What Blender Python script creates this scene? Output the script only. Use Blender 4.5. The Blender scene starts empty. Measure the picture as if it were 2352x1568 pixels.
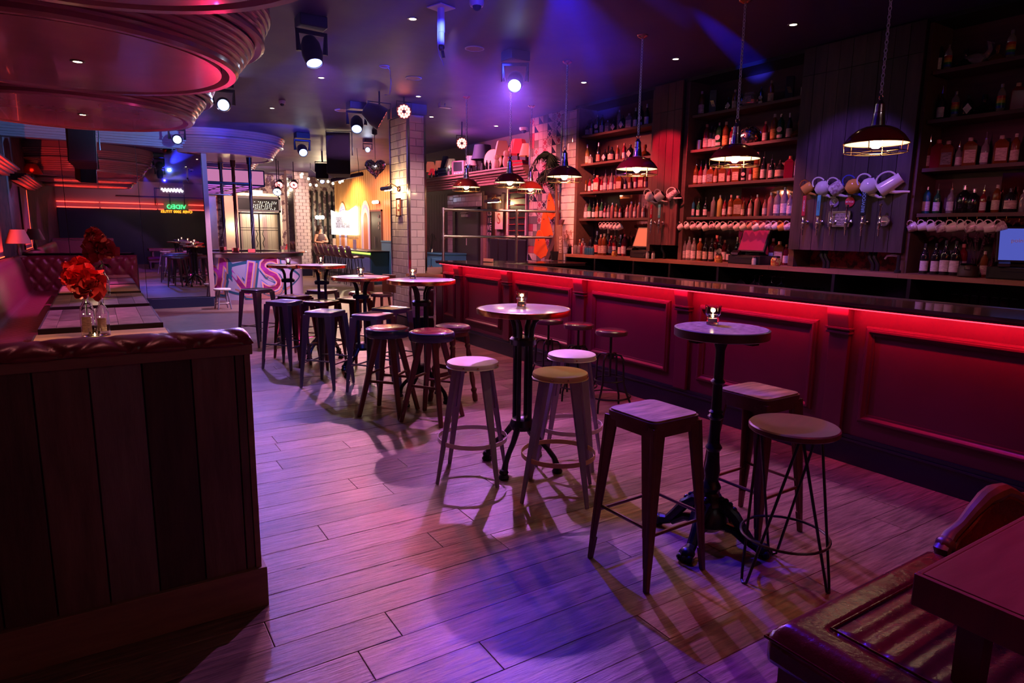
import bpy, math, random
from mathutils import Vector, Matrix
random.seed(7)
PI = math.pi
sc = bpy.context.scene
C = sc.collection
# ------------------------------------------------------------------ camera
F_PX, YAW, PITCH, ROLL, CH = 1481.5, 0.5689, 0.1688, -0.0132, 1.56
_fw = Vector((math.sin(YAW)*math.cos(PITCH), math.cos(YAW)*math.cos(PITCH), -math.sin(PITCH)))
_r0 = Vector((math.cos(YAW), -math.sin(YAW), 0)); _d0 = _fw.cross(_r0)
_r = _r0*math.cos(ROLL) + _d0*math.sin(ROLL); _d = -_r0*math.sin(ROLL) + _d0*math.cos(ROLL)
cd = bpy.data.cameras.new('camera'); cam = bpy.data.objects.new('camera', cd); C.objects.link(cam)
cd.sensor_width = 36; cd.lens = F_PX/2352*36; cd.clip_start = .05; cd.clip_end = 200
cam.matrix_world = Matrix(((_r.x, -_d.x, -_fw.x, 0), (_r.y, -_d.y, -_fw.y, 0), (_r.z, -_d.z, -_fw.z, CH), (0, 0, 0, 1)))
sc.camera = cam
# ------------------------------------------------------------------ world, exposure, lights
w = bpy.data.worlds.new('world'); sc.world = w; w.use_nodes = True
w.node_tree.nodes['Background'].inputs[0].default_value = (.35, .1, .5, 1)
w.node_tree.nodes['Background'].inputs[1].default_value = .02
vs = sc.view_settings
sc.display_settings.display_device = 'sRGB'
vs.view_transform = 'Standard'; vs.look = 'None'; vs.exposure = 0.15; vs.gamma = 1; vs.use_curve_mapping = False
cy = sc.cycles
cy.max_bounces = 6; cy.diffuse_bounces = 3; cy.glossy_bounces = 4; cy.transmission_bounces = 5; cy.transparent_max_bounces = 6
cy.sample_clamp_indirect = 4; cy.sample_clamp_direct = 0; cy.caustics_reflective = False; cy.caustics_refractive = False
cy.use_denoising = True; cy.use_adaptive_sampling = True; cy.adaptive_threshold = .04; cy.use_light_tree = True; cy.blur_glossy = 1.0
cy.volume_bounces = 0

def spot(pos, tgt, col, W, deg, soft=.15, rad=.025):
    l = bpy.data.lights.new('spot_beam', 'SPOT'); o = bpy.data.objects.new('spot_beam', l); C.objects.link(o)
    l.energy = W; l.color = col; l.spot_size = math.radians(deg); l.spot_blend = soft; l.shadow_soft_size = rad
    o.location = pos; o.rotation_euler = (Vector(tgt)-Vector(pos)).to_track_quat('-Z', 'Y').to_euler()
    return o
def point(pos, col, W, rad=.05):
    l = bpy.data.lights.new('lamp_glow', 'POINT'); o = bpy.data.objects.new('lamp_glow', l); C.objects.link(o)
    l.energy = W; l.color = col; l.shadow_soft_size = min(rad, .012); o.location = pos
    return o
HB_ = []
VIO, BLU, RED, WARM, PINK = (.42, .25, 1), (.07, .08, 1), (1, .02, .05), (1, .62, .3), (1, .12, .42)
# moving heads and washes, plus unseen spots added to brighten single areas: (lens position, aimed at, colour, watts, cone)
for a in [((3.75, 5.9, 3.05), (1.0, 2.2, 0), (.62, .2, .9), 600, 64, .12),
          ((1.75, 6.05, 3.05), (1.7, 4.1, 0), (.95, .3, .6), 520, 78, .25),
          ((1.9, 9.9, 3.05), (.9, 6.5, 0), (.34, .2, 1), 420, 60, .2),
          ((3.2, 9.4, 3.0), (2.2, 6.8, 0), (1, .32, .55), 420, 74, .3),
          ((1.55, 13.2, 3.0), (1.5, 11.6, 0), (.12, .3, 1), 330, 50, .3),
          ((3.3, 12.6, 3.0), (2.6, 14.3, .7), (.75, .5, 1), 620, 60, .4),
          ((4.5, 20.3, 3.2), (4.8, 24, 1.8), (1, .55, .5), 300, 90, .6),
          ((5.0, 17.5, 3.1), (6.6, 19.3, .4), (.5, .4, 1), 240, 80, .6),
          ((2.6, 3.6, 3.2), (1.7, 1.2, 0), (.04, .015, 1), 560, 40, .35),
          ((2.6, .4, 3.2), (2.3, .6, .5), (1, .06, .03), 60, 46, .5),
          ((3.6, 2.2, 3.2), (3.3, 1.6, 0), (.1, .03, 1), 60, 46, .5),
          ((2.3, 2.1, 3.35), (2.5, 2.05, .7), (1, .4, .2), 60, 26, .5),
          ((1.75, 6.05, 3.05), (2.3, 1.2, 0), (.4, .1, 1), 560, 46, .15),
          ((1.5, 3.4, 3.2), (1.95, 7.0, .5), (.06, .1, 1), 300, 40, .6),
          ((4.0, 10.9, 3.1), (4.55, 12, 2.7), (1, .8, .7), 60, 30, .5),
          ((2.6, 5.0, 3.2), (4.1, 9.2, 1.6), (1, .5, .55), 440, 26, .5),
          ((5.3, 10.0, 2.35), (6.9, 11.0, 1.3), (1, .12, .4), 60, 90, .6),
          ((3.4, 11.6, 2.6), (2.7, 14.0, 3.2), (.04, .12, 1), 220, 70, .5),
          ((2.2, 3.2, 3.35), (2.25, 3.2, 0), (1, .55, .35), 40, 40, .6),
          ((.0, 5.0, 2.75), (.0, 5.3, .7), (1, .5, .18), 90, 60, .8),
          ((-.1, 3.45, 2.75), (-.2, 2.75, 1.1), (1, .25, .25), 10, 60, .8),
          ((5.1, 13.6, 3.0), (4.4, 12.5, 0), (1, .4, .5), 460, 100, .4),
          ((2.0, 12.4, .4), (.65, 6.2, 2.8), (1, .01, .1), 260, 12, .5),  # unseen red uplight added near the floor for the disc's hot patch
          ((2.0, 12.4, .4), (.6, 8.9, 2.8), (1, .01, .1), 110, 14, .5),  # second added uplight without fixture, for the farther disc
          ((2.2, 7.9, .2), (.0, 6.8, 2.8), (.9, .05, .3), 36, 110, .9),  # broad magenta uplight added low down to tint the disc undersides
          ((3.7, 8.7, 3.1), (1.4, 3.0, 0), (1, .1, .1), 200, 14, .6),
          ((4.9, 7.6, 3.1), (6.4, 7.1, 1.7), (1, .14, .12), 330, 80, .6),
          ((5.0, 5.6, 3.2), (6.4, 5.0, 1.6), (1, .14, .16), 260, 66, .6),
          ((4.6, 3.4, 3.2), (6.3, 3.7, 1.7), (.3, .12, 1), 110, 50, .5),
          ((4.4, 2.2, 2.4), (6.4, 2.5, 1.5), (.8, .1, .3), 26, 60, .6),
          ((4.9, 9.2, 3.1), (6.2, 9.6, 2.2), (1, .14, .25), 150, 110, .6),
          ((5.4, 11.4, 3.2), (6.6, 11.0, 2.4), (1, .25, .55), 240, 130, .6),
          ((2.7, 5.3, 3.1), (4.3, 4.2, .1), (.75, .05, .9), 170, 80, .5),
          ((1.1, 7.4, 2.7), (-1.05, 7.2, .9), (1, .14, .9), 110, 60, .6),
          ((1.2, 10.6, 2.7), (-1.05, 10.9, .9), (1, .14, .9), 420, 60, .6),
          ((1.6, 10.6, 2.9), (.3, 13.9, 3.2), (.2, .4, 1), 240, 70, .6),
          ((4.6, 7.2, 3.0), (6.1, 6.02, 2.5), (1, .01, .04), 260, 20, .5),
          ((4.8, 6.6, 3.2), (6.2, 8.5, 2.0), (1, .26, .2), 300, 44, .5),
          ((1.3, 9.9, 2.9), (-.3, 12.9, .8), (.8, .12, .6), 160, 60, .6)]:
    spot(*a)
# fan of blue haze beams from a mover just above the frame
for q in [(600, 210), (720, 300), (830, 260), (990, 190), (1120, 235), (1380, 200), (1700, 120)]:
    HB_.append(q)
# ------------------------------------------------------------------ helpers
def at(px, py, x=None, y=None, z=None):
    v = _fw + _r*((px-1176)/F_PX) + _d*((py-784)/F_PX)
    t = x/v.x if x is not None else y/v.y if y is not None else (z-CH)/v.z
    p = v*t; p.z += CH
    return p
def mpp(p):            # metres per photo pixel at a point
    return (Vector(p)-Vector((0, 0, CH))).dot(_fw)/F_PX
class M:
    def __init__(s): s.v = []; s.f = []; s.k = 0; s.m = []
    def add(s, v, f, T=None):
        n = len(s.v)
        s.v += [tuple(T @ Vector(p)) for p in v] if T is not None else [tuple(p) for p in v]
        s.f += [tuple(i+n for i in q) for q in f]; s.m += [s.k]*len(f)
        return s
    def box(s, c, d, rz=0, T=None):
        x, y, z = d[0]/2, d[1]/2, d[2]/2
        v = [(a*x, b*y, e*z) for e in (-1, 1) for a, b in ((-1, -1), (1, -1), (1, 1), (-1, 1))]
        R = Matrix.Translation(c) @ Matrix.Rotation(rz, 4, 'Z')
        if T is not None: R = T @ R
        return s.add(v, [(3, 2, 1, 0), (4, 5, 6, 7), (0, 1, 5, 4), (1, 2, 6, 5), (2, 3, 7, 6), (3, 0, 4, 7)], R)
    def bb(s, a, b):
        return s.box([(a[i]+b[i])/2 for i in range(3)], [abs(b[i]-a[i]) for i in range(3)])
    def lathe(s, pr, n=16, T=None, a0=0, a1=2*PI):
        full = abs(a1-a0-2*PI) < 1e-6; m = n if full else n+1
        v = []; f = []
        for r, z in pr:
            for i in range(m):
                a = a0+(a1-a0)*i/n; v.append((r*math.cos(a), r*math.sin(a), z))
        for j in range(len(pr)-1):
            for i in range(n):
                k = (i+1) % m
                f.append((j*m+i, j*m+k, (j+1)*m+k, (j+1)*m+i))
        return s.add(v, f, T)
    def tube(s, pts, r, n=8, closed=False, cap=True):
        pts = [Vector(p) for p in pts]; N = len(pts)
        rr = r if isinstance(r, (list, tuple)) else [r]*N
        v = []; f = []; up = None
        for i, p in enumerate(pts):
            if closed: t = pts[(i+1) % N]-pts[i-1]
            else: t = pts[min(i+1, N-1)]-pts[max(i-1, 0)]
            t.normalize()
            if up is None: up = Vector((0, 0, 1)) if abs(t.z) < .9 else Vector((1, 0, 0))
            a = up-t*up.dot(t)
            if a.length < 1e-5: a = t.orthogonal()
            a.normalize(); b = t.cross(a); up = a
            for k in range(n):
                g = 2*PI*k/n+PI/n; v.append(p+(a*math.cos(g)+b*math.sin(g))*rr[i])
        for i in range(N if closed else N-1):
            j = (i+1) % N
            for k in range(n):
                l = (k+1) % n; f.append((i*n+k, i*n+l, j*n+l, j*n+k))
        if cap and not closed: f += [tuple(range(n-1, -1, -1)), tuple(range((N-1)*n, N*n))]
        return s.add(v, f)
    def limb(s, a, b, w0, w1, rz=0, d0=None, d1=None):   # tapered square leg
        a = Vector(a); b = Vector(b); d0 = d0 or w0; d1 = d1 or w1; v = []
        for p, x, y in ((a, w0, d0), (b, w1, d1)):
            for i, j in ((-1, -1), (1, -1), (1, 1), (-1, 1)):
                q = Matrix.Rotation(rz, 3, 'Z') @ Vector((i*x/2, j*y/2, 0)); v.append(p+q)
        return s.add(v, [(0, 1, 2, 3), (7, 6, 5, 4), (0, 4, 5, 1), (1, 5, 6, 2), (2, 6, 7, 3), (3, 7, 4, 0)])
    def prism(s, poly, z0, z1, T=None):
        n = len(poly); v = [(x, y, z0) for x, y in poly]+[(x, y, z1) for x, y in poly]
        f = [tuple(range(n-1, -1, -1)), tuple(range(n, 2*n))]+[(i, (i+1) % n, n+(i+1) % n, n+i) for i in range(n)]
        return s.add(v, f, T)
    def sphere(s, c, r, n=10, sq=(1, 1, 1)):
        pr = [(math.sin(PI*i/n)*r if 0 < i < n else 1e-4, -math.cos(PI*i/n)*r) for i in range(n+1)]
        return s.lathe(pr, max(8, n), Matrix.Translation(c) @ Matrix.Diagonal((*sq, 1)))
def obj(name, mb, mat, parent=None, loc=(0, 0, 0), rot=(0, 0, 0), smooth=35, bevel=0, subs=0):
    me = bpy.data.meshes.new(name); me.from_pydata(mb.v, [], mb.f)
    mats = mat if isinstance(mat, (list, tuple)) else [mat]
    for q in mats: me.materials.append(q)
    if len(mats) > 1: me.polygons.foreach_set('material_index', mb.m)
    if smooth:
        me.polygons.foreach_set('use_smooth', [True]*len(me.polygons)); me.set_sharp_from_angle(angle=math.radians(smooth))
    me.update()
    o = bpy.data.objects.new(name, me); C.objects.link(o); o.location = loc; o.rotation_euler = rot
    if parent is not None: o.parent = parent
    if bevel:
        b = o.modifiers.new('b', 'BEVEL'); b.width = bevel; b.segments = 2; b.limit_method = 'ANGLE'
    if subs:
        b = o.modifiers.new('s', 'SUBSURF'); b.levels = subs; b.render_levels = subs
    return o
def tag(o, label, cat, group=None, kind=None):
    o['label'] = label; o['category'] = cat
    if group: o['group'] = group
    if kind: o['kind'] = kind
    return o
def thing(name, label, cat, loc=(0, 0, 0), rz=0, group=None):
    o = bpy.data.objects.new(name, None); C.objects.link(o); o.location = loc; o.rotation_euler = (0, 0, rz); o.empty_display_size = .05
    return tag(o, label, cat, group)
def struct(name, mb, mat, parent=None, **k):
    o = obj(name, mb, mat, parent, **k)
    if parent is None: o['kind'] = 'structure'
    return o
def kids(o):
    return KIDS.get(o.name) or KIDS.setdefault(o.name, [c for c in bpy.data.objects if c.parent == o])
KIDS = {}
def dup(root, loc, rz=None, label=None, scale=None, group=None):
    def cp(o, par):
        c = o.copy(); C.objects.link(c)
        if par is not None: c.parent = par
        for ch in kids(o): cp(ch, c)
        return c
    r = cp(root, None); r.location = loc
    if rz is not None: r.rotation_euler = (root.rotation_euler.x, root.rotation_euler.y, rz)
    if label: r['label'] = label
    if group: r['group'] = group
    if scale: r.scale = (scale,)*3 if isinstance(scale, (int, float)) else scale
    return r
# ------------------------------------------------------------------ materials
def lin(c): return tuple(((x/255)/12.92 if x/255 <= .04045 else ((x/255+.055)/1.055)**2.4) for x in c)
MC = {}
def mat(name, col, rough=.5, metal=0, trans=0, emis=None, es=0, coat=0, noise=None, bump=0, ior=1.45, rnd=0, alpha=1):
    """noise=(col2, scale xyz, contrast)"""
    m = bpy.data.materials.new(name); m.use_nodes = True; nt = m.node_tree; N = nt.nodes; L = nt.links
    p = N['Principled BSDF']; p.inputs['Base Color'].default_value = (*col, 1); p.inputs['Roughness'].default_value = rough
    p.inputs['Metallic'].default_value = metal; p.inputs['IOR'].default_value = ior; p.inputs['Transmission Weight'].default_value = trans
    p.inputs['Coat Weight'].default_value = coat; p.inputs['Alpha'].default_value = alpha
    if emis: p.inputs['Emission Color'].default_value = (*emis, 1); p.inputs['Emission Strength'].default_value = es
    out = None
    if noise or bump:
        tc = N.new('ShaderNodeTexCoord'); mp = N.new('ShaderNodeMapping'); nz = N.new('ShaderNodeTexNoise')
        nz.noise_dimensions = '4D'; nz.inputs['Detail'].default_value = 5; nz.inputs['Roughness'].default_value = .62
        L.new(tc.outputs['Object'], mp.inputs[0]); mp.inputs['Scale'].default_value = noise[1] if noise else (20, 20, 20)
        L.new(mp.outputs[0], nz.inputs['Vector']); nz.inputs['Scale'].default_value = 1
        oi = N.new('ShaderNodeObjectInfo'); mu = N.new('ShaderNodeMath'); mu.operation = 'MULTIPLY'; mu.inputs[1].default_value = 37
        L.new(oi.outputs['Random'], mu.inputs[0]); L.new(mu.outputs[0], nz.inputs['W'])
        if noise:
            cr = N.new('ShaderNodeValToRGB'); k = noise[2]
            cr.color_ramp.elements[0].position = .5-k/2; cr.color_ramp.elements[1].position = .5+k/2
            cr.color_ramp.elements[0].color = (*col, 1); cr.color_ramp.elements[1].color = (*noise[0], 1)
            L.new(nz.outputs['Fac'], cr.inputs[0]); out = cr.outputs[0]
            if rnd:
                mr = N.new('ShaderNodeMapRange'); mr.inputs['To Min'].default_value = 1-rnd; mr.inputs['To Max'].default_value = 1+rnd
                L.new(oi.outputs['Random'], mr.inputs['Value'])
                mx = N.new('ShaderNodeVectorMath'); mx.operation = 'SCALE'; L.new(out, mx.inputs[0]); L.new(mr.outputs[0], mx.inputs['Scale']); out = mx.outputs[0]
            L.new(out, p.inputs['Base Color'])
        if bump:
            b = N.new('ShaderNodeBump'); b.inputs['Strength'].default_value = bump; b.inputs['Distance'].default_value = .01
            L.new(nz.outputs['Fac'], b.inputs['Height']); L.new(b.outputs[0], p.inputs['Normal'])
            mr2 = N.new('ShaderNodeMapRange'); mr2.inputs['To Min'].default_value = rough*.7; mr2.inputs['To Max'].default_value = min(1, rough*1.4)
            L.new(nz.outputs['Fac'], mr2.inputs['Value']); L.new(mr2.outputs[0], p.inputs['Roughness'])
    MC[name] = m
    return m
def em(name, col, s): return mat(name, (0, 0, 0), emis=col, es=s)
m_floor = mat('oak_floor', (.06, .035, .03), .3, noise=((.33, .21, .16), (5, 55, 8), .42), bump=.6, rnd=.3)
m_gap = mat('dark_gap', (.02, .012, .01), .8)
m_ceil = mat('ceiling_paint', (.03, .012, .085), .5, noise=((.05, .02, .12), (2, 2, 2), .5), bump=.15)
m_disc = mat('disc_paint', (.36, .16, .22), .2, noise=((.5, .26, .3), (1.2, 1.2, 1.2), .6), coat=.3)
m_wallp = mat('dark_paint', (.055, .025, .05), .6, noise=((.085, .04, .07), (3, 3, 3), .6))
m_black = mat('black_paint', (.012, .011, .014), .35)
m_blackm = mat('black_matt', (.01, .009, .012), .7)
m_iron = mat('cast_iron', (.012, .012, .016), .3, metal=.4, noise=((.02, .02, .024), (30, 30, 30), .5), bump=.2)
m_gun = mat('gunmetal', (.17, .17, .21), .3, metal=.85)
m_rust = mat('rusty_metal', (.10, .035, .03), .38, metal=.55, noise=((.16, .07, .05), (14, 14, 14), .5))
m_lav = mat('grey_blue_paint', (.2, .17, .24), .5, noise=((.28, .24, .33), (9, 9, 9), .5))
m_chrome = mat('chrome', (.85, .83, .85), .16, metal=1)
m_link = mat('galvanised_chain', (.75, .75, .85), .4, metal=.7)
m_steel = mat('brushed_steel', (.6, .56, .55), .28, metal=1)
m_brass = mat('brass_edge', (.72, .42, .2), .2, metal=1)
m_copper = mat('copper_band', (.55, .2, .14), .2, metal=1)
m_bar = mat('burgundy_paint', (.085, .010, .036), .3, noise=((.105, .014, .045), (6, 6, 6), .6), bump=.03)
m_skirt = mat('black_skirting', (.012, .012, .03), .2)
m_counter = mat('varnished_counter', (.05, .02, .025), .13, noise=((.10, .045, .045), (30, 1.5, 8), .5), coat=.4)
m_shelfw = mat('shelf_wood', (.06, .032, .028), .5, noise=((.12, .06, .045), (30, 2.5, 30), .5), bump=.2)
m_oakc = mat('oak_worktop', (.2, .095, .06), .4, noise=((.34, .17, .1), (30, 3, 30), .6), bump=.1, rnd=.25)
m_darkplank = mat('stained_plank', (.025, .014, .018), .5, noise=((.075, .045, .05), (24, 24, 2.2), .5), bump=.4, rnd=.35)
m_reddened = mat('red_plank', (.05, .014, .018), .5, noise=((.13, .03, .03), (24, 24, 2.2), .5), bump=.4, rnd=.25)  # red light on the narrow tap panel is put into this colour
m_reclaim = mat('reclaimed_wood', (.04, .022, .022), .5, noise=((.15, .09, .075), (18, 18, 2.5), .55), bump=.5, rnd=.5)
m_reclaimp = mat('pale_board', (.09, .06, .065), .5, noise=((.2, .15, .14), (18, 18, 2.5), .55), bump=.5)
m_trimw = mat('booth_trim', (.16, .08, .065), .5, noise=((.27, .15, .11), (3, 24, 24), .5), bump=.3)
m_leather = mat('maroon_leather', (.13, .022, .035), .3, noise=((.17, .032, .045), (40, 40, 40), .5), bump=.12)
m_leather2 = mat('oxblood_leather', (.06, .006, .005), .24, noise=((.11, .014, .009), (26, 26, 26), .6), bump=.3)
m_tbl1 = mat('golden_plank', (.26, .13, .06), .4, noise=((.55, .33, .16), (3, 30, 8), .6), bump=.3, rnd=.25)
m_tbl2 = mat('distressed_plank', (.09, .035, .04), .38, noise=((.34, .2, .17), (7, 14, 8), .35), bump=.5, rnd=.45)
m_tredge = mat('table_edge', (.05, .025, .025), .5)
m_marble = mat('white_marble', (.62, .58, .58), .18, noise=((.78, .74, .72), (5, 5, 5), .3))
m_mosaic = mat('mosaic_top', (.3, .2, .14), .2, noise=((.55, .4, .28), (30, 30, 30), .3))
m_seatw = mat('worn_seat_wood', (.10, .035, .02), .45, noise=((.5, .26, .14), (5, 30, 8), .35), bump=.4)
m_white = mat('chipped_white_paint', (.72, .66, .6), .4, noise=((.8, .75, .7), (7, 7, 7), .2))
m_yellow = mat('mustard_paint', (.62, .42, .16), .4, noise=((.7, .5, .2), (5, 5, 5), .4))
m_navy = mat('navy_vinyl', (.03, .05, .13), .22, coat=.3)
m_redv = mat('red_vinyl', (.30, .04, .04), .22, coat=.3)
m_brwood = mat('stool_wood', (.09, .03, .022), .38, noise=((.17, .06, .04), (20, 20, 3), .5))
m_purv = mat('plum_vinyl', (.09, .03, .05), .25, coat=.3)
m_tile = mat('white_tile', (.68, .6, .58), .12, rnd=.1, noise=((.74, .66, .64), (2, 2, 2), .5))
m_grout = mat('grout', (.13, .09, .09), .8)
m_glass = mat('clear_glass', (1, 1, 1), .02, trans=1, ior=1.45)
m_shadein = mat('shade_enamel', (.9, .87, .8), .35)
m_shadered = mat('copper_shade', (.42, .04, .03), .18, metal=.35, coat=.6)
m_mirror = mat('mirror_glass', (.62, .58, .66), .015, metal=1)
m_orange = mat('orange_boards', (.55, .26, .09), .4, noise=((.7, .4, .16), (1, 14, .6), .5))
m_teal = mat('teal_paint', (.06, .17, .2), .4)
m_pinkw = mat('mauve_paint', (.38, .22, .26), .6)
m_cornice = mat('grey_plaster', (.3, .3, .36), .5)
m_cream = mat('cream_paint', (.6, .5, .42), .5)
e_warm = em('lit_bulb', (1, .72, .38), 60)
e_down = em('downlight_lens', (1, .8, .45), 22)
e_red = em('red_led_strip', (1, .01, .02), 14)
e_redl = em('red_lens', (1, .12, .12), 10)
e_blue = em('blue_lens', (.6, .68, 1), 16)
e_flame = em('candle_flame', (1, .75, .4), 12)
# ================================================================== SETTING
H = 3.4; YM = 14.2
# floor: boards across the room, one object each
fl = M(); fl.bb((-1.4, -3.2, -.1), (4.6, 10.2, -.006)); fl.bb((-1.4, 10.2, -.1), (9.5, 27, 0)); fl.bb((4.6, -3.2, -.1), (9.5, 10.2, -.006))
floor = struct('floor', fl, [m_floor], smooth=0)
bl = {}
for L in (1.2, 1.5, 1.8, 2.1, 2.4): bl[L] = None
y = 10.19; n = 0
while y > .2:
    x = -1.25-random.random()*1.1
    while x < 4.4:
        L = random.choice(list(bl))
        if x+L > -1.3 and not (y < 1.6 and x+L < .2):
            if bl[L] is None:
                mb = M(); mb.bb((0, -.0926, -.012), (L-.003, .0926, 0)); o = obj('board', mb, m_floor, floor, smooth=0, bevel=.002); bl[L] = o
            else:
                o = bl[L].copy(); C.objects.link(o)
            o.location = (x, y-.0935, random.uniform(-.0006, .0006)); n += 1
        x += L
    y -= .187
# ceiling
struct('ceiling', M().bb((-1.4, -3.2, H), (9.5, 27, H+.1)), m_ceil, smooth=0)
# thin stage haze under the ceiling, lit by the moving heads
hz = bpy.data.materials.new('stage_haze'); hz.use_nodes = True; nt = hz.node_tree; nt.nodes.clear()
vo = nt.nodes.new('ShaderNodeVolumeScatter'); vo.inputs['Density'].default_value = .02; vo.inputs['Anisotropy'].default_value = .3; vo.inputs['Color'].default_value = (.4, .42, 1, 1)  # blue tint put into the haze itself, standing in for blue light
nt.links.new(vo.outputs[0], nt.nodes.new('ShaderNodeOutputMaterial').inputs['Volume'])
HAZE = tag(obj('stage_haze', M().bb((.6, 2.3, 2.45), (4.3, 8.6, H-.002)), hz, None, smooth=0), 'thin bluish stage haze hanging under the ceiling', 'haze', kind='stuff')
src = at(1250, -160, z=3.12)
for q in HB_: spot(tuple(src), tuple(at(q[0], q[1], z=3.4)), (.02, .035, 1), 7000, 5, .9, .02)
spot(tuple(src), tuple(at(1100, 150, z=3.4)), (.02, .02, 1), 120, 80, 1, .02)
# left wall, back wall (behind the camera), right wall, far wall
struct('wall_left', M().bb((-1.4, -3.2, 0), (-1.22, YM, H)), mat('damask_wallpaper', (.02, .006, .008), .6, noise=((.10, .03, .03), (5, 5, 5), .16)), smooth=0)
struct('wall_back', M().bb((-1.4, -3.2, 0), (9.5, -3.0, H)), m_pinkw, smooth=0)
struct('wall_right', M().bb((6.52, -3.0, 0), (6.7, 9.25, H)), mat('boarded_back', (.05, .022, .028), .5, noise=((.11, .05, .045), (2, 2, 20), .5)), smooth=0)
wr2 = M(); wr2.bb((6.98, 9.25, 0), (7.1, 16.3, H)); wr2.bb((6.7, 9.23, 0), (7.1, 9.3, H))
struct('wall_alcove', wr2, m_wallp, smooth=0)
# tall pillar faced with white bevelled tiles
def tile_mesh(w, h, t=.008):
    mb = M(); b = .007
    v = [(-w/2, 0, -h/2), (w/2, 0, -h/2), (w/2, 0, h/2), (-w/2, 0, h/2), (-w/2+b, -t, -h/2+b), (w/2-b, -t, -h/2+b), (w/2-b, -t, h/2-b), (-w/2+b, -t, h/2-b)]
    mb.add(v, [(4, 5, 6, 7), (0, 1, 5, 4), (1, 2, 6, 5), (2, 3, 7, 6), (3, 0, 4, 7)])
    return mb
TILES = {}
def tile_face(parent, u0, u1, z0, z1, plane, const, W=.2, Hh=.1, m=m_tile):
    """running-bond tiles; plane 'y' = face looking to -Y at y=const, 'x' = face looking to -X at x=const"""
    r = 0; z = z0; c = 0
    while z < z1-.02:
        h = min(Hh, z1-z); u = u0-(W/2 if r % 2 else 0)
        while u < u1-.01:
            a = max(u, u0); b = min(u+W, u1)
            if b-a > .02:
                k = (round(b-a, 3), round(h, 3), m.name)
                loc = ((a+b)/2, const, z+h/2) if plane == 'y' else (const, (a+b)/2, z+h/2)
                rz = 0 if plane == 'y' else -PI/2
                if k in TILES:
                    o = TILES[k].copy(); C.objects.link(o); o.parent = parent; o.location = loc; o.rotation_euler = (0, 0, rz)
                else:
                    TILES[k] = obj('tile', tile_mesh(b-a-.003, h-.003), m, parent, loc, (0, 0, rz), smooth=0)
                c += 1
            u += W
        z += h; r += 1
    return c
PX, PY = 4.0, 9.2
pc = M(); pc.bb((PX+.01, PY+.01, 0), (PX+.29, PY+.7, H))
pil = struct('wall_pillar', pc, m_grout, smooth=0)
tile_face(pil, PX+.035, PX+.27, .22, 3.24, 'y', PY+.008, .205, .112)
tile_face(pil, PY+.05, PY+.66, .22, 3.24, 'x', PX+.008, .205, .112)
q = M(); q.box((PX+.015, PY+.015, 1.72), (.034, .034, 3.04)); q.box((PX+.285, PY+.012, 1.72), (.03, .03, 3.04)); q.box((PX+.012, PY+.69, 1.72), (.03, .03, 3.04))
obj('corner_strip', q, m_chrome, pil, smooth=0)
q = M(); q.bb((PX-.012, PY-.012, 0), (PX+.302, PY+.71, .21)); obj('plinth', q, m_skirt, pil, smooth=0, bevel=.004)
q = M(); q.bb((PX-.02, PY-.02, 3.25), (PX+.31, PY+.72, 3.4)); obj('capping_board', q, m_darkplank, pil, smooth=0, bevel=.004)
# tiled pilaster and patterned tile wall at the end of the bottle shelves
X2 = 6.2
q = M(); q.bb((X2+.01, 7.93, 0), (6.52, 8.36, H)); pl2 = struct('wall_pilaster', q, m_grout, smooth=0)
tile_face(pl2, 7.97, 8.33, 1.0, 3.38, 'x', X2+.008, .2, .112)
q = M(); q.box((X2+.01, 7.945, 2.2), (.03, .028, 2.4)); q.box((X2+.01, 8.35, 2.2), (.03, .028, 2.4)); obj('corner_strip', q, m_chrome, pl2, smooth=0)
q = M(); q.bb((X2+.01, 8.36, 0), (6.52, 9.23, H)); pw = struct('wall_patterned', q, m_grout, smooth=0)
def ptile(kind, ca, cb):
    s = .058; mb = M(); mb.k = 0
    mb.add([(-s, 0, -s), (s, 0, -s), (s, 0, s), (-s, 0, s)], [(0, 1, 2, 3)]); e = -.0015; mb.k = 1
    if kind == 1: mb.add([(-s, e, -s), (s, e, -s), (-s, e, s)], [(0, 1, 2)])
    if kind == 2:
        for i in range(4):
            a = i*PI/2; T = Matrix.Rotation(a, 4, 'Y')
            mb.add([(-.012, e, .004), (.012, e, .004), (.02, e, .03), (0, e, .045), (-.02, e, .03)], [(0, 1, 2, 3, 4)], T)
            mb.add([(.03, e, .03), (.055, e, .034), (.055, e, .055), (.034, e, .055)], [(0, 1, 2, 3)], T)
    if kind == 3:
        for r0, r1 in ((.012, .024), (.034, .046)):
            v = []; f = []
            for i in range(12):
                a = 2*PI*i/12; v += [(r0*math.cos(a), e, r0*math.sin(a)), (r1*math.cos(a), e, r1*math.sin(a))]
                j = (i+1) % 12; f.append((2*i, 2*i+1, 2*j+1, 2*j))
            mb.add(v, f)
    return mb
tw = mat('tile_cream', (.66, .55, .52), .15); tg = mat('tile_grey', (.2, .2, .19), .15); tm = mat('tile_rose', (.45, .09, .14), .15); tn = mat('tile_navy', (.03, .03, .06), .15)
PT = []
for kk, a, b in ((0, tw, tw), (0, tg, tg), (0, tm, tm), (1, tw, tn), (1, tg, tw), (2, tw, tm), (2, tw, tn), (3, tw, tg), (0, tw, tw)):
    PT.append((kk, a, b, None))
protos = []
for k, a, b, _ in PT:
    mb = ptile(k, a, b); protos.append(obj('tile', mb, [a, b], pw, (X2+.006, 9.5, -1), (0, 0, -PI/2), smooth=0))
first = [True]*len(protos)
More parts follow.
